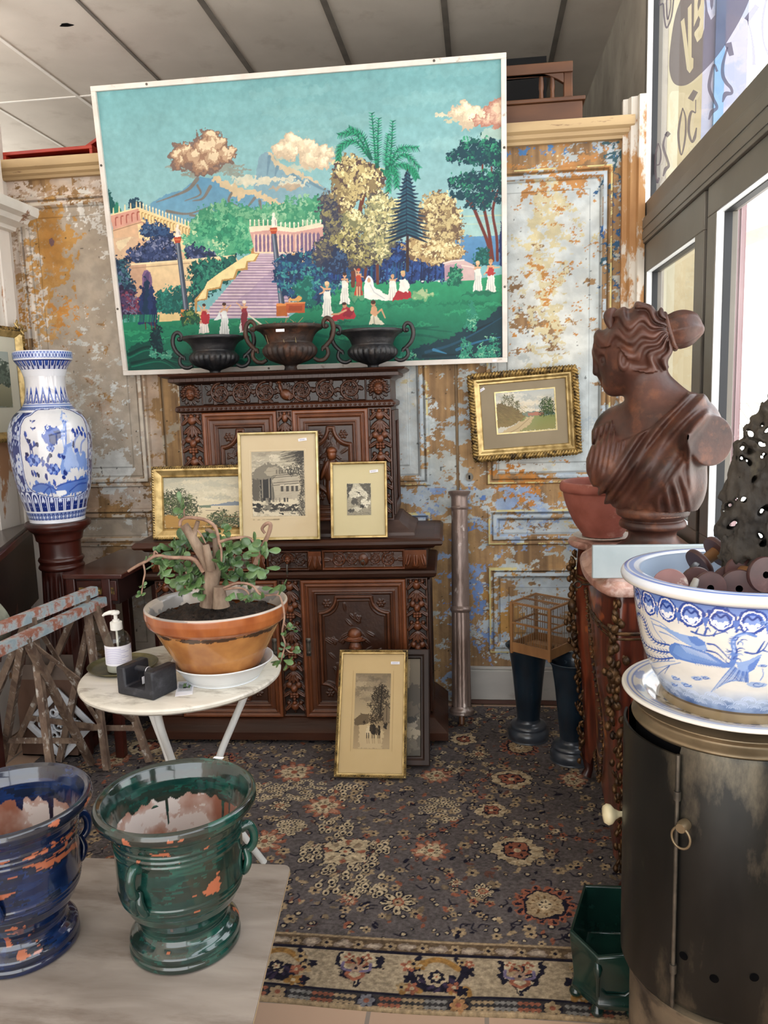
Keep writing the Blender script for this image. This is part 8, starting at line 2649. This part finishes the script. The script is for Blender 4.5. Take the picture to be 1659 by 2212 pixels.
def Bp(px, py, v):
    d = ray(px, py)
    P = EYEP + d * ((BD + v) / (d[:2] @ vd))
    return A([(P[:2] - A([BX, BY])) @ rd, v, P[2] - BZ])


hh = .0037
lo = A([-.24, -.25, .17]); N_ = [int(s / hh) for s in (.50, .47, .69)]
U_, V_, Z_ = np.meshgrid(*[lo[i] + hh * np.arange(N_[i], dtype=np.float32) for i in range(3)], indexing='ij')
U_, V_, Z_ = [x.astype(np.float32) for x in (U_, V_, Z_)]
Lt, Ft, Fh, Lh = A([.81, -.585]), A([-.585, -.81]), A([-.93, .37]), A([-.37, -.93])


def ell3(c, r, f=Fh, l=Lh):
    a = ((U_ - c[0]) * f[0] + (V_ - c[1]) * f[1]) / r[0]; b = ((U_ - c[0]) * l[0] + (V_ - c[1]) * l[1]) / r[1]
    return ((np.sqrt(a * a + b * b + ((Z_ - c[2]) / r[2]) ** 2) - 1) * min(r)).astype(np.float32)


def caps(a, b, ra, rb):
    d = b - a
    t = np.clip(((U_ - a[0]) * d[0] + (V_ - a[1]) * d[1] + (Z_ - a[2]) * d[2]) / (d @ d), 0, 1)
    return (np.sqrt((U_ - a[0] - d[0] * t) ** 2 + (V_ - a[1] - d[1] * t) ** 2 + (Z_ - a[2] - d[2] * t) ** 2) - (ra + (rb - ra) * t)).astype(np.float32)


sph = lambda c, r: (np.sqrt((U_ - c[0]) ** 2 + (V_ - c[1]) ** 2 + (Z_ - c[2]) ** 2) - r).astype(np.float32)
D = ell3(Bp(1418, 1000, .02), (.105, .165, .185), Ft, Lt)
D = smin(D, ell3(Bp(1408, 1050, .0), (.1, .14, .12), Ft, Lt), .05)
D = smin(D, caps(Bp(1330, 935, .1), Bp(1500, 930, -.07), .075, .07), .06)
D = smin(D, caps(Bp(1445, 862, .03), Bp(1505, 905, -.05), .05, .055), .05)
D = smin(D, caps(Bp(1400, 880, .05), Bp(1345, 915, .1), .045, .05), .05)
D = smin(D, sph(Bp(1326, 1002, -.01), .084), .045)
D = smin(D, sph(Bp(1436, 1022, -.115), .07), .05)
st = caps(Bp(1490, 945, -.05), Bp(1556, 955, -.21), .075, .074)
dc = Bp(1546, 950, -.165)
st = smax(st, ((U_ - dc[0]) * .6 + (V_ - dc[1]) * -.8).astype(np.float32), .006)
D = smin(D, st, .03)
D = smin(D, caps(Bp(1390, 800, .04), Bp(1425, 900, .01), .064, .085), .035)
H = ell3(Bp(1378, 740, .025), (.106, .094, .112))
H = smin(H, ell3(Bp(1349, 780, .045), (.084, .068, .095)), .03)
H = smin(H, sph(Bp(1313, 748, .06), .047), .03)
H = smin(H, sph(Bp(1326, 833, .065), .026), .022)
H = smin(H, caps(Bp(1356, 795, -.02), Bp(1325, 835, .05), .03, .026), .03)
H = smin(H, caps(Bp(1289, 758, .085), Bp(1288, 804, .085), .011, .012), .022)
H = smin(H, caps(Bp(1306, 758, .02), Bp(1292, 760, .08), .014, .013), .016)
for y, r in ((821, .012), (830, .0115)):
    H = smin(H, sph(Bp(1305, y, .075), r), .007)
H = smax(H, -sph(Bp(1300, 777, .012), .012), .014)
H = smin(H, sph(Bp(1306, 778, .022), .010), .005)
H = smin(H, sph(Bp(1301, 812, .072), .014), .014)
D = smin(D, H, .03)
E1_ = Bp(1347, 778, -.055)
ear = smax(ell3(E1_, (.019, .016, .034)), -ell3(E1_ + A([0, -.014, 0]), (.009, .01, .02)), .006)
D = smin(D, ear, .008)
bun = ell3(Bp(1473, 711, .03), (.056, .056, .057), A([1., 0]), A([0, 1.]))
bun = smin(bun, caps(Bp(1420, 725, .03), Bp(1455, 715, .03), .06, .046), .02)
c = Bp(1476, 712, .03)
an = np.arctan2(Z_ - c[2], V_ - c[1])
bun += (.005 * np.abs(np.sin(an * 4 + 14 * (U_ - c[0])))).astype(np.float32) - .003
bun = smin(bun, caps(Bp(1490, 700, .03), Bp(1507, 712, .03), .034, .02), .015)
D = smin(D, bun, .008)
M3 = np.abs(D) < .03
u, v, z = U_[M3], V_[M3], Z_[M3]
P = np.stack([BX + u * rd[0] + v * vd[0], BY + u * rd[1] + v * vd[1], BZ + z - EYE], -1)
zz = P @ FW
px = IW / 2 + FPX * (P @ RI) / zz; py = IH / 2 - FPX * (P @ UP) / zz
disp = np.zeros(len(px))
# hair
HP = A([(1270, 690), (1276, 732), (1296, 752), (1318, 748), (1338, 752), (1352, 770), (1366, 800), (1400, 806), (1440, 800), (1462, 770), (1446, 735), (1440, 690), (1430, 655), (1300, 640)], float)
ins = np.zeros(len(px), bool)
for i in range(len(HP)):
    (xa, ya), (xb, yb) = HP[i], HP[(i + 1) % len(HP)]
    ins ^= ((ya > py) != (yb > py)) & (px < (xb - xa) * (py - ya) / (yb - ya + 1e-9) + xa)
ag, ds_ = np.arctan2(py - 715, 1452 - px), np.hypot(px - 1452, py - 715)
wv = np.sin(ag * 15 + 1.5 * np.sin(ds_ / 8.5) + .8 * np.sin(ds_ / 19 + ag * 5) + 9 * v)
disp -= ins * (.006 + .0075 * (np.abs(wv) ** .7 * np.sign(wv)) * np.clip(ds_ / 30, 0, 1))
# drapery
front = v < .09
nl = np.interp(px, [1265, 1322, 1334, 1352, 1400, 1450, 1486, 1520, 1545], [930, 905, 952, 946, 925, 885, 846, 846, 870])
w = (px - 1500) * .778 + (py - 868) * .627
s_ = -(px - 1500) * .627 + (py - 868) * .778
cloth = front * sst(0, 5, py - nl) * (1 - sst(36, 58, w) * sst(1470, 1496, px) * (1 - sst(1010, 1060, py))) * (1 - sst(1518, 1542, px))
strap = cloth * sst(-62, -48, w) * (1 - sst(56, 84, w))
disp -= .006 * cloth
disp -= strap * (.007 + (.0065 + .002 * np.sin(s_ / 31 + w / 20)) * np.sin(2 * PI * (w + 7 * np.sin(s_ / 60)) / (29 + 5 * np.sin(w / 30))))
low = cloth * (1 - strap) * sst(990, 1060, py) * (1 - .6 * sst(1085, 1112, py)) * (1 - sst(1470, 1500, px))
disp -= low * (.001 + .0055 * np.sin(2 * PI * (px + 9 * np.sin(py / 37) + (1420 - px) * (py - 1000) * .0012) / 21))
fb = cloth * (1 - strap) * (px < 1350) * (1 - sst(985, 1060, py))
disp -= fb * .003 * np.sin(2 * PI * (px + .18 * (py - 900)) / 11)
sf = np.abs(px - (1484 + (py - 930) * .06)) < 9
disp -= (front & (py > 935)) * (1 - sst(1040, 1080, py)) * np.exp(-((px - 1484 - (py - 930) * .06) / 7) ** 2) * .009
D[M3] += disp.astype(np.float32)
D = smax(D, (Bp(1410, 1113, 0)[2] - Z_).astype(np.float32), .012)
Vb, Fb = snets(D, lo, hh)
rr_ = A([[rd[0], rd[1]], [vd[0], vd[1]]])
BUSTM = MAT('patinated_terracotta', '#33211d', '#5a382d', 9, .42, c3='#764a35', sc3=12, lo3=.52, hi3=.72, bump=.12, bsc=60, spec=.4)
bu = thing('bust', 'large brown terracotta bust of a woman with tied hair by the window', 'bust', (BX, BY, BZ), math.atan2(rd[1], rd[0]))
mk('figure', Vb, Fb, BUSTM, bu, 180)
del U_, V_, Z_, D, H, M3
c = Bp(1447, 716, .03)
MB().tube([c + .056 * (math.cos(t) * A([-.3, 0, .97]) + math.sin(t) * A([.05, 1, 0])) for t in np.linspace(0, 2 * PI, 36)], .0085, 10).build('hair_tie', BUSTM, bu, 60)
MB().tube([c + A([.012, -.03, -.045]), c + A([.022, -.035, -.056])], [.009, .005], 8).build('tie_end', BUSTM, bu, 60)
c = Bp(1322, 716, .04)
F3_, L3_ = A([Fh[0], Fh[1], 0]), A([Lh[0], Lh[1], 0])
cr = MB()
cr.tube([c + F3_ * .0 + .052 * (math.sin(t) * L3_ * .85 + math.cos(t) * A([0, 0, 1.])) - F3_ * .02 * (1 - math.cos(t)) for t in np.linspace(-1.5, 1.5, 26)], [.006, .016, .022, .024, .022, .016, .006], 12)
cr.build('crescent_diadem', BUSTM, bu, 60)
c = Bp(1409, 1140, 0)
MB().lathe(profile([(.14, 0), (.14, .012), (.132, .03), (.1, .05), (.078, .07), (.075, .09), (.086, .102), (.1, .108), (.104, .118), (.1, .128), (.094, .134), (.102, .142), (.112, .15), (.112, .17), (.09, .185), (.07, .2)], 4), 56, (c[0], 0, 0), cap=True).build('socle', BUSTM, bu, 50)
la_ = Bp(1440, 1112, -.11)
th = np.linspace(-1.35, -.75, 8)
mk('blank_label', [(c[0] + .1128 * math.cos(t), .1128 * math.sin(t), z_) for z_ in (.152, .168) for t in th], gridF(8, 2), MAT('buff_label', '#a98672', '#b99583', 12, .8), bu, 0)

# ================================================================== stove drum, porcelain cachepot, bobbins, driftwood
SX, SY = .507, 1.60
STV = MAT('blackened_sheet_iron', '#1b1b1a', '#32312e', 5, .36, metal=.7, c3='#7d7360', sc3=6, lo3=.54, hi3=.78, stretch=(1, 1, .35), rvar=.1)
BRS = MAT('dull_brass_ring', '#5d503c', '#84735a', 10, .38, metal=.6)
so = thing('iron_stove', 'black sheet iron cylinder stove with curved door, ivory knob and ring pull', 'stove', (SX, SY, 0))
MB().lathe([(.18, .004), (.192, .006), (.194, .3), (.2, .318), (.207, .33), (.207, .336), (.19, .34)], 64).build('base', MAT('rusty_drum', '#4d4338', '#7c6f5c', 6, .5, metal=.4, c3='#2b2722', sc3=8, lo3=.5, hi3=.62), so, 40)
tc = math.atan2(-SY, -SX)
a0, a1 = tc + math.asin(-.28) - 1.05, tc - .16 + 0.0
hx = PY(1431, 1800, SY - .19)
ah = math.atan2(hx[1] - SY, hx[0] - SX)
MB().lathe([(.186, .335), (.2, .345), (.205, .36), (.205, .872), (.2, .882), (.19, .882)], 72, ang=(ah, ah + 2 * PI - 1.15)).build('drum', STV, so, 40)
MB().lathe([(.188, .34), (.188, .88)], 64).build('inner_drum', M_['black'], so, 60)
MB().lathe(profile([(.15, .872), (.186, .874), (.196, .88), (.198, .886), (.19, .893), (.184, .9), (.187, .908), (.18, .915), (.0, .915)], 4), 64).build('brass_top', BRS, so, 50)
do = MB()
for r_a, r_b in ((.2135, .2085),):
    do.lathe([(r_a, .345), (r_a, .868)], 26, ang=(ah - 1.2, ah)); do.lathe([(r_b, .868), (r_b, .345)], 26, ang=(ah - 1.2, ah))
    do.lathe([(r_b, .868), (r_a, .868)], 26, ang=(ah - 1.2, ah)); do.lathe([(r_a, .345), (r_b, .345)], 26, ang=(ah - 1.2, ah))
d_ = do.build('door', STV, so, 50)
P_ = lambda r, a, z: A([r * math.cos(a), r * math.sin(a), z])
IV = MAT('ivory_knob', '#c9bd98', '#d8cdaa', 10, .35)
ka = ah - 1.19
kz = PY(1315, 1787, SY + .02)[2]
kd = A([-.97, -.1, 0]); kp = P_(.212, ka, kz)
K = MB()
pr = [(.006, 0), (.0065, .012), (.012, .022), (.021, .03), (.023, .038), (.018, .046), (0, .049)]
K.lathe(pr, 24)
ko = K.build('knob', IV, d_, 50, loc=tuple(kp)); ko.rotation_euler = (0, -PI / 2, .1)
MB().tube([P_(.2125, ah + .004, .345), P_(.2125, ah + .004, .87)], .0042, 8).build('hinge_rod', M_['steel'], so, 60)
for z in (.42, .78):
    MB().tube([P_(.2125, ah + .004, z), P_(.2125, ah + .004, z + .018)], .007, 10).build('hinge_knuckle', M_['steel'], so, 60)
rz = PY(1455, 1803, SY - .2)
ra = math.atan2(rz[1] - SY, rz[0] - SX); rp = P_(.206, ra, rz[2]); ro = A([math.cos(ra), math.sin(ra), 0]); rs = A([-math.sin(ra), math.cos(ra), 0])
rgp = MB().tube([rp, rp + ro * .014, rp + ro * .024], [.011, .012, .009], 14)
rgp.build('ring_stud', BRS, so, 60)
MB().tube([rp + ro * .02 + rs * .018 * math.sin(t) + A([0, 0, -.02 + .021 * math.cos(t)]) for t in np.linspace(0, 2 * PI, 28)], .0024, 8).build('ring_pull', BRS, so, 60)
for px_, py_ in ((1455, 2090), (1542, 2118), (1626, 2103)):
    q = PY(px_, py_, SY - .195); a = math.atan2(q[1] - SY, q[0] - SX)
    e = A([-math.sin(a), math.cos(a), 0])
    mk('vent_hole', [P_(.2057, a, q[2]) + e * .0085 * math.cos(t) + A([0, 0, .0085 * math.sin(t)]) for t in np.linspace(0, 2 * PI, 20)[:-1]], [tuple(range(19))], M_['black'], so, 0)

sq = thing('porcelain_plate', 'wide blue and white porcelain saucer on top of the iron stove', 'saucer', (SX, SY, .9155))
dp = resample(profile([(0, .010), (.12, .010), (.15, .012), (.175, .024), (.2, .030), (.215, .031), (.2185, .028), (.216, .024), (.19, .018), (.15, .004), (.13, 0), (0, 0)], 5), 140)
cv = Cv(360, 140, '#dcd8cf')
lim = lambda r: int(np.argmin(np.abs(dp[:70, 0] - r)))
for r in (.208, .196, .172):
    cv.a[lim(r)] = rgb('#6f83b8')
for i in range(70):
    cv.ell(360 * R3.random(), R3.uniform(lim(.13), lim(.17)), 4, 2, ['#4b5a7e', '#7d8db8', '#55503f'][i % 3], 1.5, .7)
for i in range(14):
    cv.ell(i * 26, lim(.185), 7, 3, '#8b9bc6', 1, .8)
k = fbm(140, 360, 3, 12, 4, 77)
cv.a[lim(.09):lim(.165)] = cv.a[lim(.09):lim(.165)] * (1 - .35 * np.clip(k[lim(.09):lim(.165)], 0, 1)[..., None]) + rgb('#6b5c44') * .35 * np.clip(k[lim(.09):lim(.165)], 0, 1)[..., None]
turned('plate', dp, cv, 0, PORC, sq)

JZ = .9260
jp_ = thing('cachepot', 'blue and white porcelain cachepot painted with a phoenix, full of wooden bobbins', 'cachepot', (SX, SY, JZ))
jo_ = resample(profile([(.186, .262), (.2, .2655), (.216, .264), (.2225, .258), (.223, .25), (.219, .244), (.206, .24), (.2, .232), (.196, .2), (.189, .15), (.178, .1), (.162, .058), (.148, .03), (.142, .018), (.14, .0)], 6), 230)
NXJ = 720
fj, thj = vessel_map(SX, SY, JZ, [tuple(p) for p in jo_[int(np.argmax(jo_[:, 0])) + 1:]], NXJ)
off = int(np.argmax(jo_[:, 0])) + 1
fj2 = lambda Pq: fj(Pq) + A([0, off])
cv = Cv(NXJ, 230, '#dedbd4', fj2, NXJ / (2 * PI * .2) / 1040)
rowj = lambda z: float(np.interp(-z, -jo_[off:, 1], np.arange(off, 230)))
cv.f, cv.k = (lambda P: P), 1.
cv.a[:off] = rgb('#d9dde6'); cv.a[off - 14:off - 10] = rgb('#6f86c4'); cv.a[off - 24:off - 17] = rgb('#9fb2dc'); cv.a[off - 40:off - 38] = rgb('#7f95cf')
cv.a[:max(2, off - 46)] = rgb('#b9c3d2')
y0, y1 = rowj(.236), rowj(.188)
hb = y1 - y0
cv.a[int(y0):int(y0 + hb * .35)] = rgb('#6f8bca'); cv.a[int(y0) - 1:int(y0) + 1] = rgb('#27407f')
for i in range(24):
    x = i * 30
    for r, c in ((1., '#2d4a9c'), (.82, '#e6e8ef'), (.7, '#3658ae'), (.5, '#7b95d2')):
        cv.ell(x + 15, y0 + hb * .48, 14.5 * r, hb * .5 * r, c, 1)
    cv.ell(x + 15, y0 + hb * .72, 4.2, 4, '#eef0f5'); cv.ell(x + 9.5, y0 + hb * .62, 2.6, 2.8, '#eef0f5'); cv.ell(x + 20.5, y0 + hb * .62, 2.6, 2.8, '#eef0f5'); cv.curve([(x + 6, y0 + hb * .5), (x + 10, y0 + hb * .3), (x + 15, y0 + hb * .42), (x + 20, y0 + hb * .3), (x + 24, y0 + hb * .5)], 1.8, '#203a86'); cv.poly([(x - 4, y0 + hb * .5), (x + 4, y0 + hb * .5), (x, y0 + hb * .95)], '#5675bf')
sc_a = rowj(.062)
t = np.clip((np.arange(230) - rowj(.075)) / (rowj(.03) - rowj(.075)), 0, 1)[:, None, None]
wn = np.clip(.55 + .3 * fbm(230, NXJ, 14, 40, 4, 55), 0, 1)[..., None]
cv.a[:] = np.where((np.arange(230) > off)[:, None, None], cv.a * (1 - t * .9) + (rgb('#3f5f9a') * (1 - wn) + rgb('#8fa6cc') * wn) * t * .9, cv.a)
for i in range(80):
    x = i * 9; y = rowj(.03 + .022 * ((i * 7) % 5) / 4)
    for r in (9, 6, 3.5):
        cv.curve([(x + r * math.cos(a), y - r * .8 * math.sin(a)) for a in np.linspace(0, PI, 6)], 1, '#c3d0e6', a=.7)
cv.a[int(rowj(.02)):] = rgb('#a08a68'); cv.a[int(rowj(.021)):int(rowj(.016))] = rgb('#6d5a40')
# phoenix, taken from a close view of the photograph (scale 3.463)
cv.f, cv.k = fj2, NXJ / (2 * PI * .2) / 1080
jz = lambda P: [(1180 + x / 3.463, 1120 + y / 3.463) for x, y in P]
jl = lambda P, w, c, w2=None, n=6, a=1.: cv.line(jz(spline(P, n)), w / 3.463, c, None if w2 is None else w2 / 3.463, a)
jpoly = lambda P, c, r=0: cv.poly(jz(P), c, r)
D1, D2, D3 = '#274a9c', '#5b7fc4', '#8aa6d6'
tails = [[(960, 955), (860, 930), (800, 860), (765, 770), (720, 720), (695, 740), (690, 830)], [(970, 1010), (880, 1000), (780, 960), (720, 880), (690, 780)], [(985, 1050), (880, 1060), (780, 1030), (710, 970)]]
for Tt in tails:
    jl(Tt, 15, D1, 10)
    Q = spline(Tt, 8)
    for i in range(2, len(Q) - 1, 2):
        d_v = Q[i] - Q[i - 1]; d_v /= np.hypot(*d_v)
        for s in (-1, 1):
            nn_ = A([-d_v[1], d_v[0]]) * s
            jl([Q[i], Q[i] + nn_ * 14 + d_v * 6, Q[i] + nn_ * 20 + d_v * 18], 7, D1, 2, 3)
for P in ([(820, 755), (900, 790), (980, 850), (1060, 920)], [(845, 800), (920, 830), (1010, 890)], [(890, 855), (960, 880), (1030, 920)], [(830, 780), (860, 850), (920, 930)]):
    jl(P, 8, D2, 4)
jpoly([(960, 960), (1000, 935), (1060, 950), (1140, 970), (1240, 1010), (1320, 1060), (1380, 1110), (1330, 1110), (1220, 1100), (1100, 1080), (1000, 1055), (960, 1010)], D2)
jpoly([(1010, 950), (1130, 985), (1260, 1040), (1330, 1090), (1200, 1085), (1050, 1050), (985, 1010)], '#6f92cd')
jpoly([(880, 800), (960, 835), (1050, 870), (1130, 890), (1200, 920), (1220, 950), (1230, 1000), (1150, 980), (1060, 930), (960, 860)], D3); jpoly([(1095, 890), (1150, 885), (1210, 925), (1215, 950), (1160, 960), (1115, 930)], D2)
for i in range(12):
    jl([(1040 + 16 * i, 950 + 6 * i), (1090 + 18 * i, 1010 + 6 * i)], 4, '#e3e7f0', 2, 2); jl([(1120 + 18 * i, 1055 + 4 * i), (1150 + 18 * i, 1100 + 2 * i)], 9, D2, 3, 2)
jl([(1330, 1100), (1390, 1090), (1410, 1000), (1400, 930), (1430, 880), (1490, 860), (1550, 880)], 44, D2, 20); jl([(1410, 1000), (1400, 930), (1430, 885), (1490, 865)], 16, '#a9bee4', 8)
for i in range(30):
    a = R3.random() * 6.28; b = R3.random()
    x, y = 1385 + 60 * b + 20 * math.cos(a), 1090 - 230 * b
    jl([(x, y), (x + 26 * math.cos(a), y + 18 * math.sin(a)), (x + 44 * math.cos(a + .4), y + 34 * math.sin(a + .4))], 8, [D1, D2][i % 2], 2, 3)
for P in ([(1225, 990), (1290, 1010), (1340, 1060)], [(1230, 940), (1280, 950), (1330, 1000), (1370, 1050)], [(1120, 850), (1170, 870), (1240, 880), (1340, 850), (1365, 860)], [(1150, 860), (1170, 820)], [(1210, 870), (1230, 820), (1250, 850)], [(1270, 880), (1290, 840)], [(1480, 1000), (1540, 1010), (1600, 980), (1635, 920)], [(1560, 1005), (1590, 950), (1610, 915)], [(1600, 985), (1640, 1000)], [(1420, 850), (1440, 830), (1480, 850)], [(1470, 850), (1500, 830)]):
    jl(P, 15, D1, 4)
jpoly([(1420, 1080), (1500, 1060), (1570, 1020), (1592, 1015), (1570, 1070), (1530, 1130), (1480, 1170), (1440, 1150)], D3); jpoly([(1500, 1100), (1585, 1030), (1540, 1130), (1500, 1150)], D2)
for i in range(13):
    jl([(1400 + 8 * i, 1120 + 4 * i - 3 * abs(6 - i)), (1330 + 14 * i, 1190 + 3 * i), (1250 + 20 * i, 1300 - 14 * i)], 12, [D2, D3, '#4668b0'][i % 3], 4, 4)
jl([(1000, 1075), (880, 1080), (800, 1100), (850, 1130), (960, 1105), (1040, 1085)], 5, D2, 5); jl([(960, 1110), (900, 1150), (860, 1180)], 6, D1, 3); jl([(960, 1110), (920, 1170)], 6, D1, 3); jl([(800, 1110), (800, 1150), (860, 1165)], 5, D2, 4)
for cx_, cy_, r in ((1000, 1200, 50), (1080, 1250, 55), (990, 1250, 40), (1150, 1200, 50), (1560, 1240, 70), (1600, 1100, 36), (1600, 780, 44), (1210, 1195, 40)):
    cv.ell(*jz([(cx_, cy_)])[0], r / 3.463, r * .42 / 3.463, D3, 1, .8); jl([(cx_ + r * .6 * math.cos(t) * (1 - t / 8), cy_ + r * .3 * math.sin(t) * (1 - t / 8)) for t in np.linspace(0, 6, 12)], 4, D1, 3, 2)
jl([(1540, 860), (1560, 840), (1600, 810), (1620, 790)], 6, D1, 4); jl([(1580, 1210), (1600, 1170), (1595, 1120)], 6, D2, 4)
cv.tone(.02, 10, 20, 4)
turned('pot', jo_, cv, thj, PORC, jp_)
MB().lathe([(.187, .262), (.186, .255), (.178, .2), (.17, .172), (0, .17)], 48).build('inside', MAT('blue_white_glaze', '#a9b8cc', '#b6c2d2', 5, .2), jp_, 50)

BOB = MAT('red_brown_bobbin', '#3a2321', '#543431', 14, .45, c3='#6f504b', sc3=9, lo3=.58, hi3=.7)
BOBD = MAT('blackened_bobbin', '#1d1a1c', '#2e292b', 14, .4)


def bobbin(lab, p, ax, r, mat, axle=None, L=.075):
    """p = centre of the near disc face, ax = direction to the far disc"""
    t = thing('wooden_bobbin', lab, 'bobbin', group='wooden bobbins in the cachepot')
    prd = lambda z0: [(.0065, z0), (r * .96, z0), (r, z0 + .003), (r, z0 + .008), (r * .96, z0 + .011), (.0065, z0 + .011)]
    MB().lathe(prd(0), 36).build('disc', mat, t, 40)
    MB().lathe(prd(L), 36).build('disc', mat, t, 40)
    MB().lathe([(r * .38, .011), (r * .34, L / 2), (r * .38, L)], 24).build('spool', axle or CW, t, 60)
    MB().lathe([(.0066, .0), (.0066, L + .011)], 16).build('bore', M_['black'], t, 60)
    ax = A(ax, float) / np.linalg.norm(ax)
    x = np.cross([0, 0, 1.], ax); x /= np.linalg.norm(x); y = np.cross(ax, x)
    t.matrix_world = Matrix(((x[0], y[0], ax[0], p[0]), (x[1], y[1], ax[1], p[1]), (x[2], y[2], ax[2], p[2]), (0, 0, 0, 1)))
    return t


zi = JZ + .17
bobbin('red brown bobbin, the larger disc facing out beneath the driftwood', PY(1597, 1272, 1.50), (.1, 1, -.12), .036, BOB)
bobbin('red brown bobbin facing out, between the larger one and the spool lying behind', PY(1535, 1271, 1.49), (-.05, 1, -.1), .031, BOB)
bobbin('pinkish bobbin with a pale patch by the cachepot rim', PY(1447, 1265, 1.535), (.3, 1, -.45), .034, MAT('pink_bobbin', '#7d5553', '#96706c', 9, .5, c3='#c4b6ae', sc3=7, lo3=.5, hi3=.53))
bobbin('black ended bobbin with pale spool lying behind the others', PY(1484, 1244, 1.64), (.9, -.5, -.45), .034, BOBD)
bobbin('bobbin tipped so its dark disc stands edge up at the back', PY(1507, 1222, 1.70), (.85, .35, .5), .036, BOB, L=.05)
bobbin('red bobbin at the far side of the driftwood foot', PY(1655, 1242, 1.50), (-.25, 1, -.15), .034, BOB)
tag(MB().tube([PY(1490, 1278, 1.47), PY(1500, 1262, 1.475), PY(1504, 1251, 1.48)], [.005, .007, .0055], 12).build('grey_peg', MAT('grey_peg_wood', '#77726a', '#918c84', 12, .5), None, 60), 'small rounded grey peg sticking up between two bobbins', 'peg')

# driftwood openwork
hh = .0032
lo = A([.46, 1.50, JZ + .175]); N_ = [int(s / hh) for s in (.30, .2, .64)]
U_, V_, Z_ = [x.astype(np.float32) for x in np.meshgrid(*[lo[i] + hh * np.arange(N_[i]) for i in range(3)], indexing='ij')]
g = np.random.default_rng(4)


def n3(cells, amp, seed):
    q = np.random.default_rng(seed).random([c + 2 for c in cells]).astype(np.float32) * 2 - 1
    out = q
    for ax in range(3):
        x = np.linspace(0, q.shape[ax] - 1.001, N_[ax]); i = x.astype(int); f = (x - i).astype(np.float32); f = f * f * (3 - 2 * f)
        sh = [1, 1, 1]; sh[ax] = -1
        out = np.take(out, i, ax) * (1 - f.reshape(sh)) + np.take(out, i + 1, ax) * f.reshape(sh)
    return out * amp


LE = A([PY(x, y, 1.60)[[0, 2]] for x, y in ((1572, 1235), (1556, 1205), (1553, 1140), (1566, 1060), (1578, 1000), (1592, 960), (1622, 920), (1659, 850), (1690, 800))])[::-1]
zc_, lx_ = LE[:, 1][::-1], LE[:, 0][::-1]
rad = np.interp(Z_, [lo[2], lo[2] + .06, 1.35, 1.5, 1.62, 1.74], [.05, .085, .10, .09, .062, .02])
cxx = np.minimum(np.interp(Z_, zc_, lx_) + rad + .004, .735 - rad)
D = np.sqrt(((U_ - cxx) / rad) ** 2 + ((V_ - 1.60) / (rad * .62)) ** 2) - 1
D = (D * rad * .7).astype(np.float32)
D += n3((9, 6, 18), .012, 1) + n3((26, 16, 40), .007, 2) + n3((60, 40, 60), .003, 3)
NH = n3((40, 1, 60), .006, 5)
for x, y, r in ((700, 435, 34), (860, 405, 26), (800, 530, 34), (845, 540, 26), (620, 570, 22), (690, 570, 16), (690, 620, 22), (600, 690, 26), (655, 710, 28), (815, 670, 34), (545, 1120, 30), (620, 1115, 34), (475, 1180, 24), (400, 1260, 16), (810, 1250, 34), (870, 1220, 30), (520, 1380, 24), (470, 1410, 24), (805, 1515, 34), (828, 1580, 30), (740, 900, 18), (560, 860, 14), (820, 340, 12), (640, 1800, 22)):
    q = ray(1480 + x / 4.916, 850 + y / 4.916)
    u_ = EYEP[0] + q[0] / q[1] * V_; z_ = EYEP[2] + q[2] / q[1] * V_
    D = smax(D, (r / 4.916 / 1050 * 1.05 - np.hypot(U_ - u_ + .5 * (Z_ - z_) * math.sin(x), (Z_ - z_) * .75) + NH).astype(np.float32), .003)
D = smax(D, (U_ - .742).astype(np.float32), .004)
D[0] = D[-1] = .1; D[:, 0] = D[:, -1] = .1; D[:, :, 0] = D[:, :, -1] = .1
Vb, Fb = snets(D, lo, hh)
tag(mk('driftwood_carving', Vb, Fb, MAT('dark_driftwood', '#211d19', '#3f382f', 14, .85, bump=.7, bsc=60, stretch=(1, 1, .6), c3='#57503f', sc3=9, lo3=.56, hi3=.7), None, 180), 'dark openwork piece of root wood standing upright among the bobbins', 'driftwood')

# ------------------------------------------------------------------ green trough on the floor
tg_ = thing('green_planter', 'small dark green six sided glazed planter on the rug behind the stove', 'planter', (.315, 1.955, .002))
GG = MAT('green_glaze', '#0a1e1b', '#123029', 10, .22, coat=.4, c3='#1d3d36', sc3=12, lo3=.6, hi3=.72)
HX = [(-.095, -.08), (-.04, -.15), (.045, -.15), (.09, -.08), (.09, .13), (-.035, .13)]
mb = MB()
ring = [(1.0, 0.02), (1.02, .035), (.98, .045), (.97, .06), (1.0, .1), (1.06, .15), (1.08, .165), (1.08, .18), (.98, .18), (.96, .16), (.88, .04), (.0, .036)]
for k, z in ring:
    mb.V += [(x * k, y * k, z + (.012 * math.sin(x * 60) if z > .15 and k > .9 else 0)) for x, y in HX]
mb.F = [(i * 6 + j, i * 6 + (j + 1) % 6, (i + 1) * 6 + (j + 1) % 6, (i + 1) * 6 + j) for i in range(len(ring) - 1) for j in range(6)] + [(5, 4, 3, 2, 1, 0)]
mb.build('trough', GG, tg_, 30, .004)
for x, y in ((-.04, -.14), (.045, -.14), (-.085, -.075), (-.03, .12), (.08, .12)):
    MB().lathe(profile([(0, -.0), (.012, .0), (.017, .01), (.012, .022), (.009, .03)], 4), 12, (x, y, 0)).build('foot', GG, tg_, 50)
for x, y in ((-.042, -.156), (.047, -.156)):
    MB().tube([(x, y + .006, .155), (x, y - .004, .14), (x, y + .002, .11), (x, y + .004, .06)], [.006, .011, .006, .005], 10).build('corner_boss', GG, tg_, 60)
for P in ([(-.03, -.153, .135), (.035, -.153, .135)], [(-.03, -.149, .075), (-.02, -.15, .065), (.025, -.15, .065), (.036, -.149, .075)]):
    MB().tube(P, .003, 6).build('panel_moulding', GG, tg_, 60)
